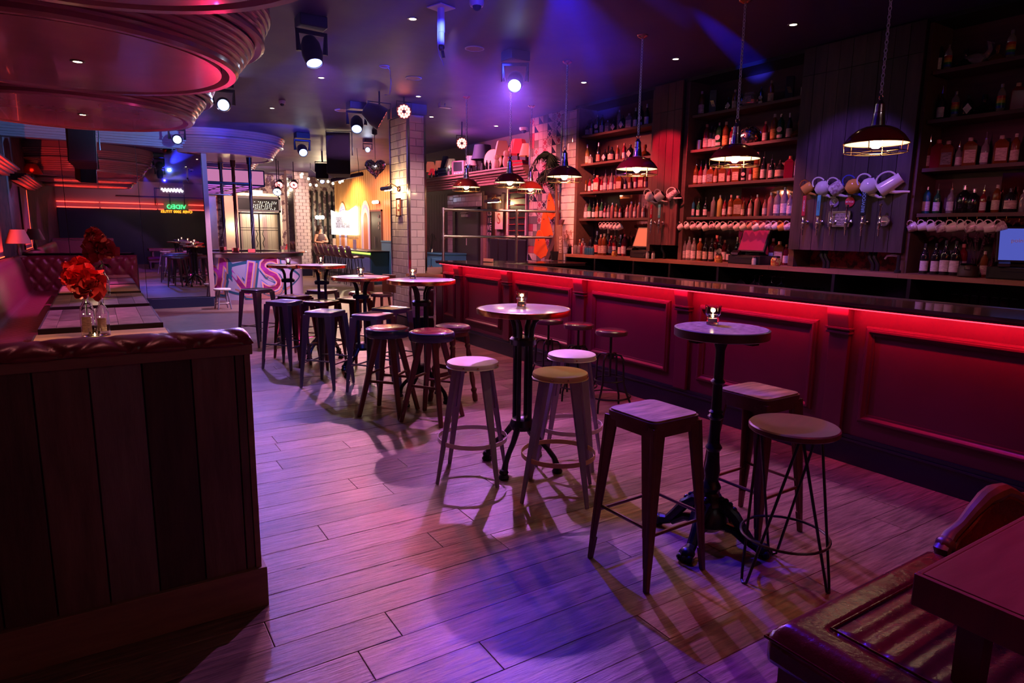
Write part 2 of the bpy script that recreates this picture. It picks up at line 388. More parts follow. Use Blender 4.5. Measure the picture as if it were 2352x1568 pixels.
for i in range(7):
    for j in range(20):
        k = random.choices(range(9), (5, 3, 3, 2, 1, 3, 2, 2, 3))[0]
        if first[k]: o = protos[k]; first[k] = False
        else: o = protos[k].copy(); C.objects.link(o)
        o.location = (X2+.006, 8.43+i*.122, 1.02+j*.122); o.rotation_euler = (0, 0, -PI/2)
q = M(); q.box((X2+.004, 9.225, 2.2), (.03, .03, 2.4)); obj('corner_strip', q, m_chrome, pw, smooth=0)
# far walls: orange board wall behind the side bar, wallpapered end wall
XO = 7.2
q = M(); yy = 16.32
while yy < 22.9:
    wv = .09; q.box((XO+.0+.004*(int(yy*50) % 3), yy, 1.7), (.04, wv-.008, 3.38)); yy += wv
o = struct('wall_orange', M().bb((XO+.02, 16.3, 0), (XO+.15, 22.9, H)), m_grout, smooth=0)
bo = obj('board', q, m_orange, o, smooth=0); bo['kind'] = 'stuff'
m_paper = mat('floral_wallpaper', (.13, .06, .08), .6, noise=((.55, .42, .36), (5, 5, 5), .05))
q = M(); q.bb((-1.4, 24, 0), (4.15, 24.15, H)); q.bb((4.15, 24, 2.75), (5.62, 24.15, H)); q.bb((5.62, 24, 0), (9.5, 24.15, H))
struct('wall_far', q, m_paper, smooth=0)
q = M(); q.bb((4.15, 24.9, 0), (5.7, 25, H)); q.bb((4.0, 24.15, 0), (4.06, 25, H)); q.bb((5.75, 24.15, 0), (5.81, 25, H))
struct('wall_lobby', q, m_cream, smooth=0)
# mirrored partition at the end of the booths, standing on a step
q = M(); q.bb((-1.22, YM-.1, 0), (1.9, YM+.7, .19)); struct('trim_1', q, mat('blue_black_step', (.015, .02, .05), .3), smooth=0, bevel=.006)
mw = struct('wall_mirrored', M().bb((-1.22, YM+.02, .19), (1.84, YM+.12, 3.05)), m_black, smooth=0)
xs = [-1.22, -.42, .74, 1.84]
for a, b in zip(xs, xs[1:]):
    obj('mirror_panel', M().bb((a+.004, YM, .2), (b-.004, YM+.018, 3.04)), m_mirror, mw, smooth=0)
struct('trim_2', M().bb((1.84, YM-.05, .19), (1.93, YM+.12, 3.1)), mat('pale_post', (.5, .3, .3), .5), smooth=0, bevel=.004)
q = M()
for z0, z1, dy in ((3.04, 3.075, .12), (3.075, 3.11, .16), (3.11, 3.15, .22), (3.15, 3.19, .27), (3.19, 3.34, .31), (3.34, 3.4, .38)):
    q.bb((-1.3, YM-dy, z0), (1.95, YM+.1, z1))
struct('trim_3', q, m_cornice, smooth=0)
# skirting on the left wall, dark band
struct('baseboard_left', M().bb((-1.22, -3, 0), (-1.2, YM-.1, .15)), m_black, smooth=0)
# ================================================================== ceiling discs
def disc(name, label, x, y, z, r, cat='ceiling disc', under=None, poles=False, group='round ceiling discs'):
    t = thing(name, label, cat, (x, y, z), 0, group)
    obj('soffit', M().lathe([(.0001, 0), (r, 0), (r, .05)], 64), under or m_disc, t)
    obj('lower_lip', M().lathe([(r+.006, .045), (r+.025, .03), (r+.06, -.01), (r+.11, -.012), (r+.13, .01), (r+.13, .05)], 64), m_disc, t)
    pr = []; rr = r+.12; zz = .04
    for i in range(5):
        pr += [(rr, zz), (rr+.022, zz+.006), (rr+.03, zz+.022), (rr+.022, zz+.036)]; rr += .03; zz += .04
    obj('stepped_ring', M().lathe(pr, 64), m_disc, t)
    obj('middle_lip', M().lathe([(rr, zz), (rr+.05, zz-.015), (rr+.075, zz), (rr+.075, zz+.03), (rr+.04, zz+.05)], 64), m_disc, t)
    pr = []; rr += .04; zz += .05
    for i in range(4):
        pr += [(rr, zz), (rr+.022, zz+.006), (rr+.03, zz+.024), (rr+.022, zz+.042)]; rr += .022; zz += .046
    pr += [(rr, zz), (rr, max(zz, H-z))]
    obj('upper_ring', M().lathe(pr, 64), m_disc, t)
    return t
disc('ceiling_disc', 'big stepped ceiling disc cut off by the top left edge of the photo', -.15, 3.4, 2.8, 1.15)
disc('ceiling_disc', 'stepped ceiling disc with wide pink underside, second from the camera on the left', -.15, 6.25, 2.8, 1.15)
disc('ceiling_disc', 'smaller looking stepped ceiling disc above the far booth tables', -.13, 9.1, 2.8, 1.13)
m_un1 = mat('cream_soffit', (.62, .45, .38), .3); m_un2 = mat('yellow_soffit', (.75, .45, .12), .3)
disc('canopy_disc', 'blue lit stepped disc canopy nearest over the round side bar', 2.25, 14.9, 2.98, .95, 'canopy', m_un1)
disc('canopy_disc', 'yellow undersided disc canopy just behind the blue lit one', 2.55, 17.9, 2.98, .85, 'canopy', m_un2)
disc('canopy_disc', 'farthest and smallest disc canopy with pale underside', 2.9, 20.8, 2.98, .8, 'canopy', m_un1)
def downlight(px, py, z=H, lab='', W=3):
    p = at(px, py, z=z); t = thing('downlight', lab, 'downlight', (p.x, p.y, z), 0, 'recessed ceiling downlights')
    obj('bezel', M().lathe([(.030, -.002), (.034, -.006), (.048, -.005), (.05, 0), (.05, .004)], 20), m_gun, t)
    obj('lens', M().lathe([(.0001, -.0035), (.030, -.0035), (.031, 0)], 20), e_down, t)
    if W: spot((p.x, p.y, z-.03), (p.x, p.y, 0), WARM, W, 95, .8, .03)
    return t
for a in [(948, 43, H, 'ceiling downlight beside the white projector bracket'), (1822, 56, H, 'ceiling downlight nearest the top right, above the bar shelves'),
          (1552, 135, H, 'ceiling downlight between the second and third pendants from the right'), (1341, 189, H, 'ceiling downlight right of the moving head over the bar'),
          (738, 178, H, 'ceiling downlight left of the centre, alone on the blue ceiling'), (625, 248, H, 'ceiling downlight right of the brightest blue stage light'),
          (961, 221, H, 'ceiling downlight just above the tiled pillar'), (991, 268, H, 'ceiling downlight to the right of the tiled pillar top'),
          (1140, 289, H, 'ceiling downlight between two small pendants above the lamp shelf'), (178, 141, 2.797, 'downlight in the centre of the second ceiling disc', 34),
          (190, 263, 2.797, 'downlight in the centre of the third ceiling disc', 26)]:
    downlight(*a)
# ================================================================== BAR
XB, ZC, YE = 4.3, 1.125, 8.66
bar = thing('bar_counter', 'long burgundy panelled bar with dark varnished top running along the right side', 'bar', (XB, 4, 0))
def bo_(name, mb, m, **k):
    mb.v = [(x-XB, y-4, z) for x, y, z in mb.v]
    return obj(name, mb, m, bar, **k)
q = M(); q.bb((XB, .2, .02), (XB+.06, YE, ZC-.04)); q.bb((XB+.06, .2, .02), (XB+.46, .25, ZC-.04)); bo_('carcass', q, m_bar, smooth=0)
poly = [(4.19, .1), (4.78, .1), (4.80, 7.62), (5.35, 7.45), (5.95, 7.36), (6.15, 7.55), (6.15, 7.9), (5.55, 8.12), (4.95, 8.4), (4.19, YE+.03)]
q = M(); q.prism([(x+.01 if x < 4.3 else x, y) for x, y in poly], ZC-.04, ZC-.022); q.prism(poly, ZC-.022, ZC); bo_('counter_top', q, m_counter, smooth=0, bevel=.004)
q = M(); q.bb((4.72, .1, ZC), (4.745, 7.6, ZC+.004)); q.bb((4.765, .1, ZC), (4.79, 7.6, ZC+.004)); bo_('steel_rail', q, m_steel, smooth=0)
q = M(); q.bb((4.8, 7.6, .02), (4.86, 7.62, ZC-.04)); q.prism([(4.85, 7.68), (5.4, 7.5), (6.1, 7.42), (6.1, 7.5), (5.4, 7.58), (4.85, 7.76)], .02, ZC-.04); bo_('return_panel', q, m_black, smooth=0)
q = M(); q.bb((4.282, .2, 0), (XB, YE, .16)); q.bb((4.272, .2, .16), (XB, YE, .178)); q.bb((4.285, .2, .178), (XB, YE, .205)); bo_('kickboard', q, m_skirt, smooth=0, bevel=.003)
PY_ = [8.11, 6.82, 5.35, 3.91, 2.49, 1.05]
for y in PY_:
    q = M(); q.bb((4.265, y-.07, .205), (XB, y+.07, .93)); q.bb((4.24, y-.085, .9), (XB, y+.085, .915)); q.bb((4.25, y-.08, .915), (XB, y+.08, .93))
    q.bb((4.232, y-.09, .93), (XB, y+.09, .945))
    q.prism([(4.245, .945), (4.3, .945), (4.3, 1.083), (4.222, 1.083), (4.225, 1.03), (4.235, .99)], y-.075, y+.075, Matrix(((1, 0, 0, 0), (0, 0, 1, 0), (0, 1, 0, 0), (0, 0, 0, 1))))
    bo_('pilaster', q, m_bar, smooth=0, bevel=.003)
def frame(y0, y1, z0, z1):
    q = M(); pf_ = [(0, 0), (.004, .016), (.012, .024), (.018, .024), (.022, .034), (.034, .034), (.04, .024), (.05, .014), (.062, .012), (.064, 0)]; v = []
    for e, d in pf_: v += [(XB-d, y0+e, z0+e), (XB-d, y1-e, z0+e), (XB-d, y1-e, z1-e), (XB-d, y0+e, z1-e)]
    q.add(v, [(4*k+c, 4*k+(c+1) % 4, 4*k+4+(c+1) % 4, 4*k+4+c) for k in range(len(pf_)-1) for c in range(4)])
    bo_('panel_moulding', q, m_bar, smooth=20)
for a, b in zip(PY_, PY_[1:]): frame(b+.17, a-.17, .31, .97)
frame(8.24, 8.6, .31, .97)
q = M(); q.bb((4.2, .2, ZC-.0455), (4.21, YE-.1, ZC-.0402)); bo_('led_strip', q, e_red, smooth=0)
def area(pos, rot, sx, sy, col, W):
    l = bpy.data.lights.new('strip_light', 'AREA'); o = bpy.data.objects.new('strip_light', l); C.objects.link(o)
    l.shape = 'RECTANGLE'; l.size = sx; l.size_y = sy; l.spread = 2.3; l.energy = W; l.color = col; o.location = pos; o.rotation_euler = rot
area((4.202, 4.45, ZC-.047), (0, -.85, 0), .012, 8.3, RED, 40)
# lower ledge beyond the bar end, with the pipe railing
q = M(); q.prism([(3.93, 9.17), (4.3, YE+.02), (5.3, 8.5), (5.9, 9.3), (5.9, 10.6), (4.32, 10.6), (4.32, 9.17)], .87, .91)
led = thing('ledge_counter', 'low reddish brown drinks ledge between bar end and tiled pillar', 'counter', (0, 0, 0))
obj('ledge_top', q, m_oakc, led, smooth=0, bevel=.004)
q = M(); q.prism([(4.33, YE+.08), (5.2, 8.6), (5.8, 9.4), (5.8, 10.5), (4.36, 10.5), (4.36, 9.3)], 0, .87); obj('ledge_body', q, m_bar, led, smooth=0)
A = Vector((4.47, 8.98, .91)); B = Vector((6.18, 8.30, .91)); Mi = A.lerp(B, .62)
rl = thing('pipe_railing', 'steel pipe railing with two rails standing on the bar end', 'railing', tuple(A))
L_ = lambda p: tuple(Vector(p)-A)
ztop, zmid = 1.875, 1.475
obj('post', M().tube([L_(A), L_((A.x, A.y, ztop))], .021, 10), m_steel, rl)
obj('post', M().tube([L_((Mi.x, Mi.y, ZC-.04)), L_((Mi.x, Mi.y, ztop))], .021, 10), m_steel, rl)
for z in (ztop, zmid): obj('rail', M().tube([L_((A.x, A.y, z)), L_((B.x, B.y, z))], .021, 10), m_steel, rl)
for P in (A, Mi):
    for z in (ztop, zmid):
        obj('pipe_joint', M().tube([L_((P.x, P.y, z-.05)), L_((P.x, P.y, z+(.03 if z == ztop else .05)))], .029, 10).tube([L_((P.x, P.y, z)), L_((P.x+.06, P.y-.024, z))], .029, 10), m_steel, rl)
obj('floor_flange', M().lathe([(.0001, .012), (.05, .012), (.052, 0)], 16), m_brass, rl)
# chrome rail post against the bar end
t = thing('foot_rail_stand', 'chrome pipe stand with brackets at the end of the bar front', 'rail', (4.12, 8.55, 0))
obj('upright', M().tube([(0, 0, 0), (0, 0, .88)], .018, 10), m_chrome, t)
for z in (.3, .7): obj('bracket', M().tube([(0, 0, z-.04), (0, 0, z+.04)], .026, 10).tube([(0, 0, z), (-.2, .2, z)], .016, 8), m_chrome, t)
# ================================================================== BACK BAR
XS = 6.2
wk = thing('back_counter', 'oak worktop of the back bar under the bottle shelves', 'counter', (6.0, 4, 0))
def wk_(name, mb, m, **k):
    mb.v = [(x-6.0, y-4, z) for x, y, z in mb.v]; return obj(name, mb, m, wk, **k)
yy = -.4; 
while yy < 7.9:
    L = min(.45+random.random()*.35, 7.92-yy)
    wk_('stave', M().bb((6.0, yy+.001, 1.195), (6.5, yy+L-.001, 1.235)), m_oakc, smooth=0)
    yy += L
q = M(); q.bb((6.0, -.4, .93), (6.5, 7.9, .95)); q.bb((6.0, -.4, 0), (6.5, 7.9, .05)); q.bb((6.46, -.4, .0), (6.5, 7.9, 1.195))
for y in (-.2, 1.3, 2.9, 3.6, 5.0, 5.75, 6.4, 7.2, 7.88): q.bb((6.0, y, .05), (6.46, y+.03, 1.195))
wk_('under_shelf', q, m_black, smooth=0)
q = M()
for y in (-.4, 3.06, 4.2, 5.76, 6.32, 7.9): q.bb((6.16, y-.03, 1.235), (6.5, y+.03, H))
struct('trim_4', q, m_shelfw, smooth=0)
SZ = (2.97, 2.565, 2.155, 1.765)
bays = {'left': (6.38, 7.86), 'middle': (4.24, 5.72), 'right': (.2, 3.02)}
for nm, (a, b) in bays.items():
    t = thing('shelf_unit', 'wooden bottle shelves, %s of the three bays behind the bar' % nm, 'shelves', (XS, (a+b)/2, 1.6), 0, 'bottle shelf bays')
    for z in SZ:
        obj('shelf', M().bb((0, a-(a+b)/2+.005, z-1.6-.032), (.3, b-(a+b)/2-.005, z-1.6)), m_shelfw, t, smooth=0, bevel=.002)
    if nm != 'right':
        obj('back_mirror', M().bb((.305, a-(a+b)/2+.02, 1.25-1.6), (.312, a+(b-a)*.62-(a+b)/2, 2.1-1.6)), mat('red_lit_mirror', (.55, .2, .2), .05, metal=1), t, smooth=0)  # red light falling on the mirror is put into its tint
    else: obj('back_mirror', M().bb((.305, -1.2, 1.25-1.6), (.312, .9, 2.1-1.6)), MC['red_lit_mirror'], t, smooth=0)
struct('trim_5', M().bb((6.14, -3, 3.36), (6.52, 7.93, 3.4)), m_black, smooth=0)
# plank panels carrying the beer taps
def plank_panel(name, label, y0, y1, m, n, z0=1.415):
    t = thing(name, label, 'panel', (6.1, (y0+y1)/2, z0))
    obj('backing', M().bb((.02, -(y1-y0)/2, 0), (.06, (y1-y0)/2, H-z0-.01)), m_black, t, smooth=0)
    wv = (y1-y0)/n; zc = (3.12 if n > 6 else 3.05)-z0
    for i in range(n):
        yc = -(y1-y0)/2+wv*(i+.5); j = random.uniform(-.003, .003)
        q = M().bb((j, -wv/2+.002, 0), (.02, wv/2-.002, zc)); obj('plank', q, m, t, (0, yc, 0), smooth=0)
        q = M().bb((j, -wv/2+.002, zc+.004), (.02, wv/2-.002, H-z0-.02)); obj('plank', q, m, t, (0, yc, 0), smooth=0)
    return t
plank_panel('tap_panel', 'narrow red lit plank panel with two beer taps behind the bar', 5.79, 6.27, m_reddened, 4)
plank_panel('tap_panel', 'wide dark plank panel with beer taps and hanging teapots', 3.06, 4.2, m_darkplank, 9)
# ------------------------------------------------------------------ bottles
GL = {'clear': ((.75, .7, .7), .06), 'dark': ((.012, .012, .014), .1), 'green': ((.02, .12, .035), .08), 'amber': ((.24, .07, .012), .08), 'red': ((.28, .012, .03), .08),
      'blue': ((.03, .22, .34), .08), 'pink': ((.6, .28, .26), .08), 'black': ((.008, .008, .01), .2), 'gold': ((.35, .2, .04), .1), 'steel': ((.6, .6, .6), .2), 'white': ((.7, .62, .58), .2), 'yellow': ((.55, .5, .12), .1)}  # pink: clear bottles with the pink light on them put into the glass
gm = {}
for k, (c, r) in GL.items():
    gm[k] = mat(k+'_glass', c, r, trans={'clear': .75, 'pink': .45, 'amber': .35, 'red': .35, 'blue': .35, 'green': .3, 'gold': .3, 'yellow': .3}.get(k, 0), metal=1 if k == 'steel' else 0, coat=.5)
def label_mat(name, col, ink, sc_=(30, 30, 150)):
    return mat(name, ink, .6, noise=(col, sc_, .3))
lm = {'cream': label_mat('cream_label', (.72, .62, .5), (.3, .2, .16)), 'white': label_mat('white_label', (.8, .76, .74), (.4, .36, .38)), 'black': label_mat('black_label', (.02, .02, .02), (.3, .3, .3)),
      'red': label_mat('red_label', (.5, .04, .04), (.7, .4, .3)), 'yellow': label_mat('yellow_label', (.75, .5, .1), (.3, .1, .05))}
PROF = {'spirit': [(.0001, 0), (.034, 0), (.038, .006), (.038, .19), (.034, .215), (.016, .24), (.0135, .25), (.0135, .285)],
        'wine': [(.0001, 0), (.035, 0), (.037, .006), (.037, .17), (.03, .205), (.0145, .235), (.0135, .25), (.0135, .31)],
        'squat': [(.0001, 0), (.046, 0), (.052, .008), (.052, .11), (.044, .14), (.018, .16), (.015, .17), (.015, .2)],
        'pour': [(.0001, 0), (.034, 0), (.037, .006), (.037, .17), (.032, .2), (.015, .225), (.0135, .235), (.0135, .265)],
        'tall': [(.0001, 0), (.028, 0), (.031, .006), (.031, .23), (.026, .25), (.014, .27), (.013, .31)],
        'syrup': [(.0001, 0), (.036, 0), (.039, .006), (.039, .18), (.034, .2), (.02, .24), (.0145, .27), (.0145, .3)],
        'mini': [(.0001, 0), (.024, 0), (.026, .004), (.026, .08), (.018, .1), (.01, .11), (.01, .125)],
        'decanter': [(.0001, 0), (.05, 0), (.075, .015), (.085, .04), (.06, .075), (.022, .09), (.016, .1), (.016, .13), (.024, .14), (.02, .18), (.0001, .185)]}
def square_body(w, d, h, nh, neck=.0135):
    mb = M(); mb.box((0, 0, h/2), (d, w, h)); mb.limb((0, 0, h), (0, 0, h+.03), d, neck*2, 0, w, neck*2); mb.tube([(0, 0, h+.03), (0, 0, nh)], neck, 10)
    return mb
BP = {}
def bottle(kind, col, lab):
    """prototype with parts; height is natural, returned with the root"""
    key = (kind, col, lab)
    if key in BP: return BP[key]
    t = bpy.data.objects.new('bottle', None); C.objects.link(t); t['category'] = 'bottle'; t.empty_display_size = .03
    cap = {'dark': m_black, 'amber': lm['cream'], 'red': lm['red'], 'clear': m_steel, 'green': m_brass}.get(col, m_steel)
    if kind in ('square', 'diamond_flask'):
        obj('body', square_body(.085, .06, .15, .2), gm[col], t, smooth=30, bevel=.004); top = .2; rad = .03; lz = (.03, .12)
    else:
        pr = PROF[kind]; top = pr[-1][1]; obj('body', M().lathe(pr, 14), gm[col], t, smooth=40); rad = max(p[0] for p in pr); lz = (.03, min(.13, top*.5))
    if kind == 'pour':
        obj('pourer', M().tube([(0, 0, top-.006), (0, 0, top+.012)], .0125, 8).tube([(0, 0, top+.01), (0, 0, top+.03), (-.008, 0, top+.075)], [.004, .0035, .003], 6), m_chrome, t); H0 = top+.075
    elif kind == 'decanter': H0 = top
    else:
        ch = .03 if kind != 'wine' else .05
        obj('cap', M().lathe([(.0001, top+.004), (.0145, top+.003), (.015, top), (.0158 if kind != 'mini' else .012, top-ch), (.0135 if kind != 'mini' else .01, top-ch)], 12), cap, t); H0 = top+.004
    if lab:
        if lab == 'diamond':
            s = .045; mb = M(); x = -(rad+.001 if kind != 'square' else .031); v = []
            for (a, b) in ((0, -s*1.1), (-s*.8, 0), (0, s*1.1), (s*.8, 0)): v.append((x-0.001, a, .075+b))
            mb.add(v, [(0, 1, 2, 3)][::1]); mb.add([(vx-.001, vy, vz) for vx, vy, vz in v], [(3, 2, 1, 0)]); obj('label', mb, lm['white'], t, smooth=0)
        elif lab == 'round':
            mb = M(); v = [(-(rad+.002), .03*math.cos(a*PI/8), .12+.03*math.sin(a*PI/8)) for a in range(16)]; mb.add(v, [tuple(range(15, -1, -1))]); obj('label', mb, lm['white'], t, smooth=0)
            obj('lower_label', M().lathe([(rad+.0012, .03), (rad+.0012, .065)], 8, None, PI-.9, PI+.9), lm['white'], t)
        elif lab == 'stripe':
            for i, cc in enumerate(((.45, .02, .02), (.6, .2, .02), (.55, .42, .03), (.02, .2, .05), (.02, .06, .3))):
                nmm = 'stripe_%d' % i; mm = MC.get('band_'+'roygb'[i]) or mat('band_'+'roygb'[i], cc, .3)
                obj('colour_band', M().lathe([(rad+.001, .17-i*.024), (rad+.001, .17-i*.024-.0235)], 14), mm, t)
        elif kind == 'square':
            mb = M(); mb.bb((-.0325, -.034, .025), (-.031, .034, .115)); obj('label', mb, lm[lab], t, smooth=0)
        else:
            obj('label', M().lathe([(rad+.0012, lz[0]), (rad+.0012, lz[1])], 10, None, PI-1.15, PI+1.15), lm[lab], t)
            if kind == 'syrup': obj('neck_label', M().lathe([(.03, .21), (.021, .235)], 10), lm[lab], t)
    t['H0'] = H0; t.location = (0, 0, -50); BP[key] = t; kids(t); USED[t.name] = False
    return t
USED = {}
ORD = ['first', 'second', 'third', 'fourth', 'fifth', 'sixth', 'seventh', 'eighth', 'ninth', 'tenth', 'eleventh', 'twelfth', 'thirteenth', 'fourteenth', 'fifteenth', 'sixteenth', 'seventeenth', 'eighteenth', 'nineteenth', 'twentieth', 'twenty-first', 'twenty-second', 'twenty-third', 'twenty-fourth', 'twenty-fifth']
COLN = {'dark': 'dark', 'clear': 'clear glass', 'black': 'black', 'steel': 'steel', 'white': 'white'}
KN = {'square': 'square', 'wine': 'wine shaped', 'squat': 'squat', 'pour': '', 'tall': 'tall', 'decanter': 'decanter', 'mini': 'miniature', 'spirit': '', 'syrup': 'syrup'}
LN = {'cream': 'cream label', 'white': 'white label', 'black': 'black label', 'red': 'red label', 'yellow': 'yellow label', 'diamond': 'diamond label', 'round': 'round label', 'stripe': 'rainbow bands', None: ''}
def put_bottle(spec, px, hpx, z, where, i, x=6.33, grp=''):
    kind, col, lab = spec; p = at(px, 500, x=x); loc = Vector((x, p.y, z)); t = bottle(kind, col, lab)
    for _ in range(3):
        dv = loc-Vector((0, 0, CH)); loc.y = at(px, 784+F_PX*dv.dot(_d)/dv.dot(_fw), x=x).y
    s = hpx*mpp(loc)/t['H0']*.98
    words = [COLN.get(col, col), KN[kind], 'bottle' if kind != 'decanter' else '']
    s1 = ' '.join(q for q in words if q)+(' with '+LN[lab] if lab else '')
    lb = '%s, %s from left, %s' % (s1, ORD[i], where)
    rz = random.uniform(.1, .7)
    if not USED[t.name]: o = t; USED[t.name] = True; o.location = loc; o.rotation_euler = (0, 0, rz); o['label'] = lb; o.scale = (s,)*3
    else: o = dup(t, loc, rz, lb, s)
    o['group'] = 'bottles on the back bar shelves'
    return o
S = {'cl': ('spirit', 'clear', 'white'), 'cn': ('spirit', 'clear', None), 'dk': ('spirit', 'dark', 'white'), 'dc': ('spirit', 'dark', 'cream'), 'gr': ('spirit', 'green', 'round'), 'am': ('spirit', 'amber', 'cream'), 'ay': ('spirit', 'amber', 'yellow'),
     'rd': ('spirit', 'red', 'white'), 'rn': ('pour', 'red', 'cream'), 'sq': ('square', 'clear', 'cream'), 'di': ('squat', 'dark', 'diamond'), 'wi': ('wine', 'black', 'white'), 'wr': ('wine', 'black', 'red'), 'wg': ('wine', 'gold', 'cream'),
     'ta': ('tall', 'clear', None), 'st': ('squat', 'dark', 'cream'), 'pd': ('pour', 'dark', 'white'), 'pa': ('pour', 'amber', 'cream'), 'pc': ('pour', 'clear', 'white'), 'pr': ('pour', 'red', 'white'), 'pk': ('pour', 'pink', 'white'), 'pn': ('spirit', 'pink', None),
     'pg': ('pour', 'green', 'white'), 'pb': ('spirit', 'blue', 'white'), 'jd': ('square', 'amber', 'black'), 'mk': ('square', 'amber', 'cream'), 'de': ('decanter', 'amber', None), 'dd': ('decanter', 'dark', None), 'ro': ('spirit', 'dark', 'round'), 'lg': ('spirit', 'clear', 'stripe'),
     'bn': ('squat', 'black', None), 'sy': ('syrup', 'dark', 'white'), 'sc': ('syrup', 'clear', 'white'), 'mi': ('mini', 'blue', None), 'fl': ('square', 'red', None), 'yl': ('spirit', 'yellow', None), 'sr': ('square', 'red', 'cream'), 'wd': ('wine', 'dark', 'cream')}
ROWS = [
 ('top shelf of the left bay', SZ[0], 'cn1339h47 st1349h31 dc1358h38 gr1371h46 dk1382h44 sq1395h29 di1409h30 ta1421h48 di1430h34 sq1444h36 wi1459h46 ro1471h48 wi1485h50'),
 ('second shelf of the left bay', SZ[1], 'cl1337h47 wg1348h46 sq1356h22 wr1374h47 di1389h30 st1404h34 am1418h35 rd1433h38 di1447h34 rd1462h40 de1481h30'),
 ('third shelf of the left bay', SZ[2], 'pd1333h48 pa1343h50 pr1354h38 pd1363h50 sr1371h38 pr1382h38 pc1390h50 rn1398h38 pc1404h50 rn1413h40 mk1422h36 pd1436h34 am1447h36 rd1460h38 sr1473h36 am1483h36'),
 ('fourth shelf of the left bay', SZ[3], 'di1336h40 pc1345h42 pg1353h44 pd1363h40 pa1371h44 pg1381h46 pr1389h36 pc1397h38 pn1406h36 am1415h34 pr1424h34 pk1440h38 pn1449h38 pk1458h40 pn1467h36 pk1477h36'),  # pink ones at the right are clear bottles, pink light in their colour
 ('back worktop in the left bay', 1.235, 'am1331h34 cn1338h36 dk1356h40 wr1370h54 am1379h48 am1387h50 wr1396h60 rd1403h46 pr1411h56 wi1424h48 rd1433h50'),
 ('top shelf of the middle bay', SZ[0], 'am1610h56 di1672h32 am1686h46 ro1702h34 ro1746h42 am1769h52 pa1845h62'),
 ('second shelf of the middle bay', SZ[1], 'rd1621h58 dk1632h52 dk1640h48 gr1650h58 ay1665h58 rd1680h44 rd1756h48 ay1776h62 gr1791h60 wi1811h60 de1834h42'),
 ('third shelf of the middle bay', SZ[2], 'dk1584h54 pa1597h58 rn1608h54 pc1619h56 jd1631h40 am1643h40 mk1658h40 rn1674h44 mk1690h42 ro1707h42 pr1723h42 ay1737h66 pd1752h66 pd1770h58 st1790h44 fl1812h52 sc1831h66'),
 ('fourth shelf of the middle bay', SZ[3], 'di1579h38 pb1590h42 pg1603h44 pd1619h46 cn1637h46 yl1652h50 pr1663h48 am1677h50 mk1692h48 pa1706h44 pk1722h48 pn1737h50 pk1755h48 pn1768h54 cl1783h58 sc1799h66 pc1812h60 cl1825h62'),
 ('back worktop in the middle bay', 1.235, 'sc1570h50 sc1581h54 sc1592h52 am1606h52 wd1619h54 wd1633h54 ro1652h58 rd1644h60 rd1662h50 pd1672h48 wi1691h58 rd1772h60 mk1787h54 rd1803h48 am1816h60'),
 ('top shelf of the right bay', SZ[0], 'dk2151h74 lg2174h60 dd2215h44 de2288h40 lg2318h68'),
 ('second shelf of the right bay', SZ[1], 'pd2158h78 lg2190h62 di2220h50 dd2257h48 lg2295h66 fl2332h64'),
 ('third shelf of the right bay', SZ[2], 'cl2107h62 pa2130h80 fl2150h66 jd2172h62 pc2198h60 mk2222h66 pc2258h76 mk2294h66 am2327h68'),
 ('fourth shelf of the right bay', SZ[3], 'di2098h44 pb2125h62 pg2149h68 pc2180h70 bn2210h64 bn2232h56 pr2254h64 am2284h64 st2316h56 cn2346h52'),
 ('back worktop in the right bay', 1.235, 'dk2090h62 sy2119h70 sy2144h72 sy2166h80 sy2189h80 rd2206h72 am2256h60'),
]
import re
for where, z, s in ROWS:
    for i, m_ in enumerate(re.findall(r'([a-z]{2})(\d+)h(\d+)', s)):
        x = 6.33 if z > 1.3 else (6.22 if m_[0] in ('sy', 'sc', 'wd', 'am', 'cn') else 6.36)
        o = put_bottle(S[m_[0]], int(m_[1]), int(m_[2]), z+.001, where, i, x)
def pxy(px, z, x=None, y=None, loc=None):      # point on plane x= (or y=) at height z that shows at column px
    py = 500
    for _ in range(5):
        p = at(px, py, x=x, y=y); q = Vector((p.x, p.y, z)); dv = q-Vector((0, 0, CH)); py = 784+F_PX*dv.dot(_d)/dv.dot(_fw)
    return q
# hanging mugs on hooks under the cup shelf
def torus_arc(c, R, r, a0, a1, n=10, ax='xz', k=6):
    pts = []
    for i in range(n+1):
        a = a0+(a1-a0)*i/n; u, v = R[0]*math.cos(a), R[1]*math.sin(a)
        pts.append((c[0]+u, c[1], c[2]+v) if ax == 'xz' else (c[0], c[1]+u, c[2]+v) if ax == 'yz' else (c[0]+u, c[1]+v, c[2]))
    return pts
def mug(m, lab, loc, rz, tilt=.0, s=1):
    t = thing('hanging_mug', lab, 'mug', loc, rz, 'cups hanging from the cup shelf')
    T = Matrix.Translation((0, .035, -.085)) @ Matrix.Rotation(1.15+tilt, 4, 'X')
    pr = [(.0001, -.035), (.024, -.035), (.028, -.03), (.036, 0), (.041, .035), (.038, .035), (.033, 0), (.0001, -.03)]
    obj('cup', M().lathe(pr, 16, T), m, t)
    obj('handle', M().tube([T @ Vector(p) for p in torus_arc((0, .034, 0), (.03, .024), .005, -PI/2, PI/2, 8, 'yz')], .0048, 7), m, t)
    obj('hook', M().tube([(0, 0, 0), (0, 0, -.012), (0, -.008, -.024), (0, .002, -.03), (0, .01, -.022)], .002, 6), m_brass, t)
    t.scale = (s,)*3
    return t
cup = mat('white_china', (.7, .64, .58), .15, noise=((.75, .7, .64), (4, 4, 4), .5)); cup2 = mat('patterned_china', (.35, .22, .25), .15, noise=((.72, .66, .6), (38, 38, 38), .12)); cupo = mat('orange_china', (.7, .35, .06), .15); cupp = mat('peach_china', (.7, .42, .3), .15)
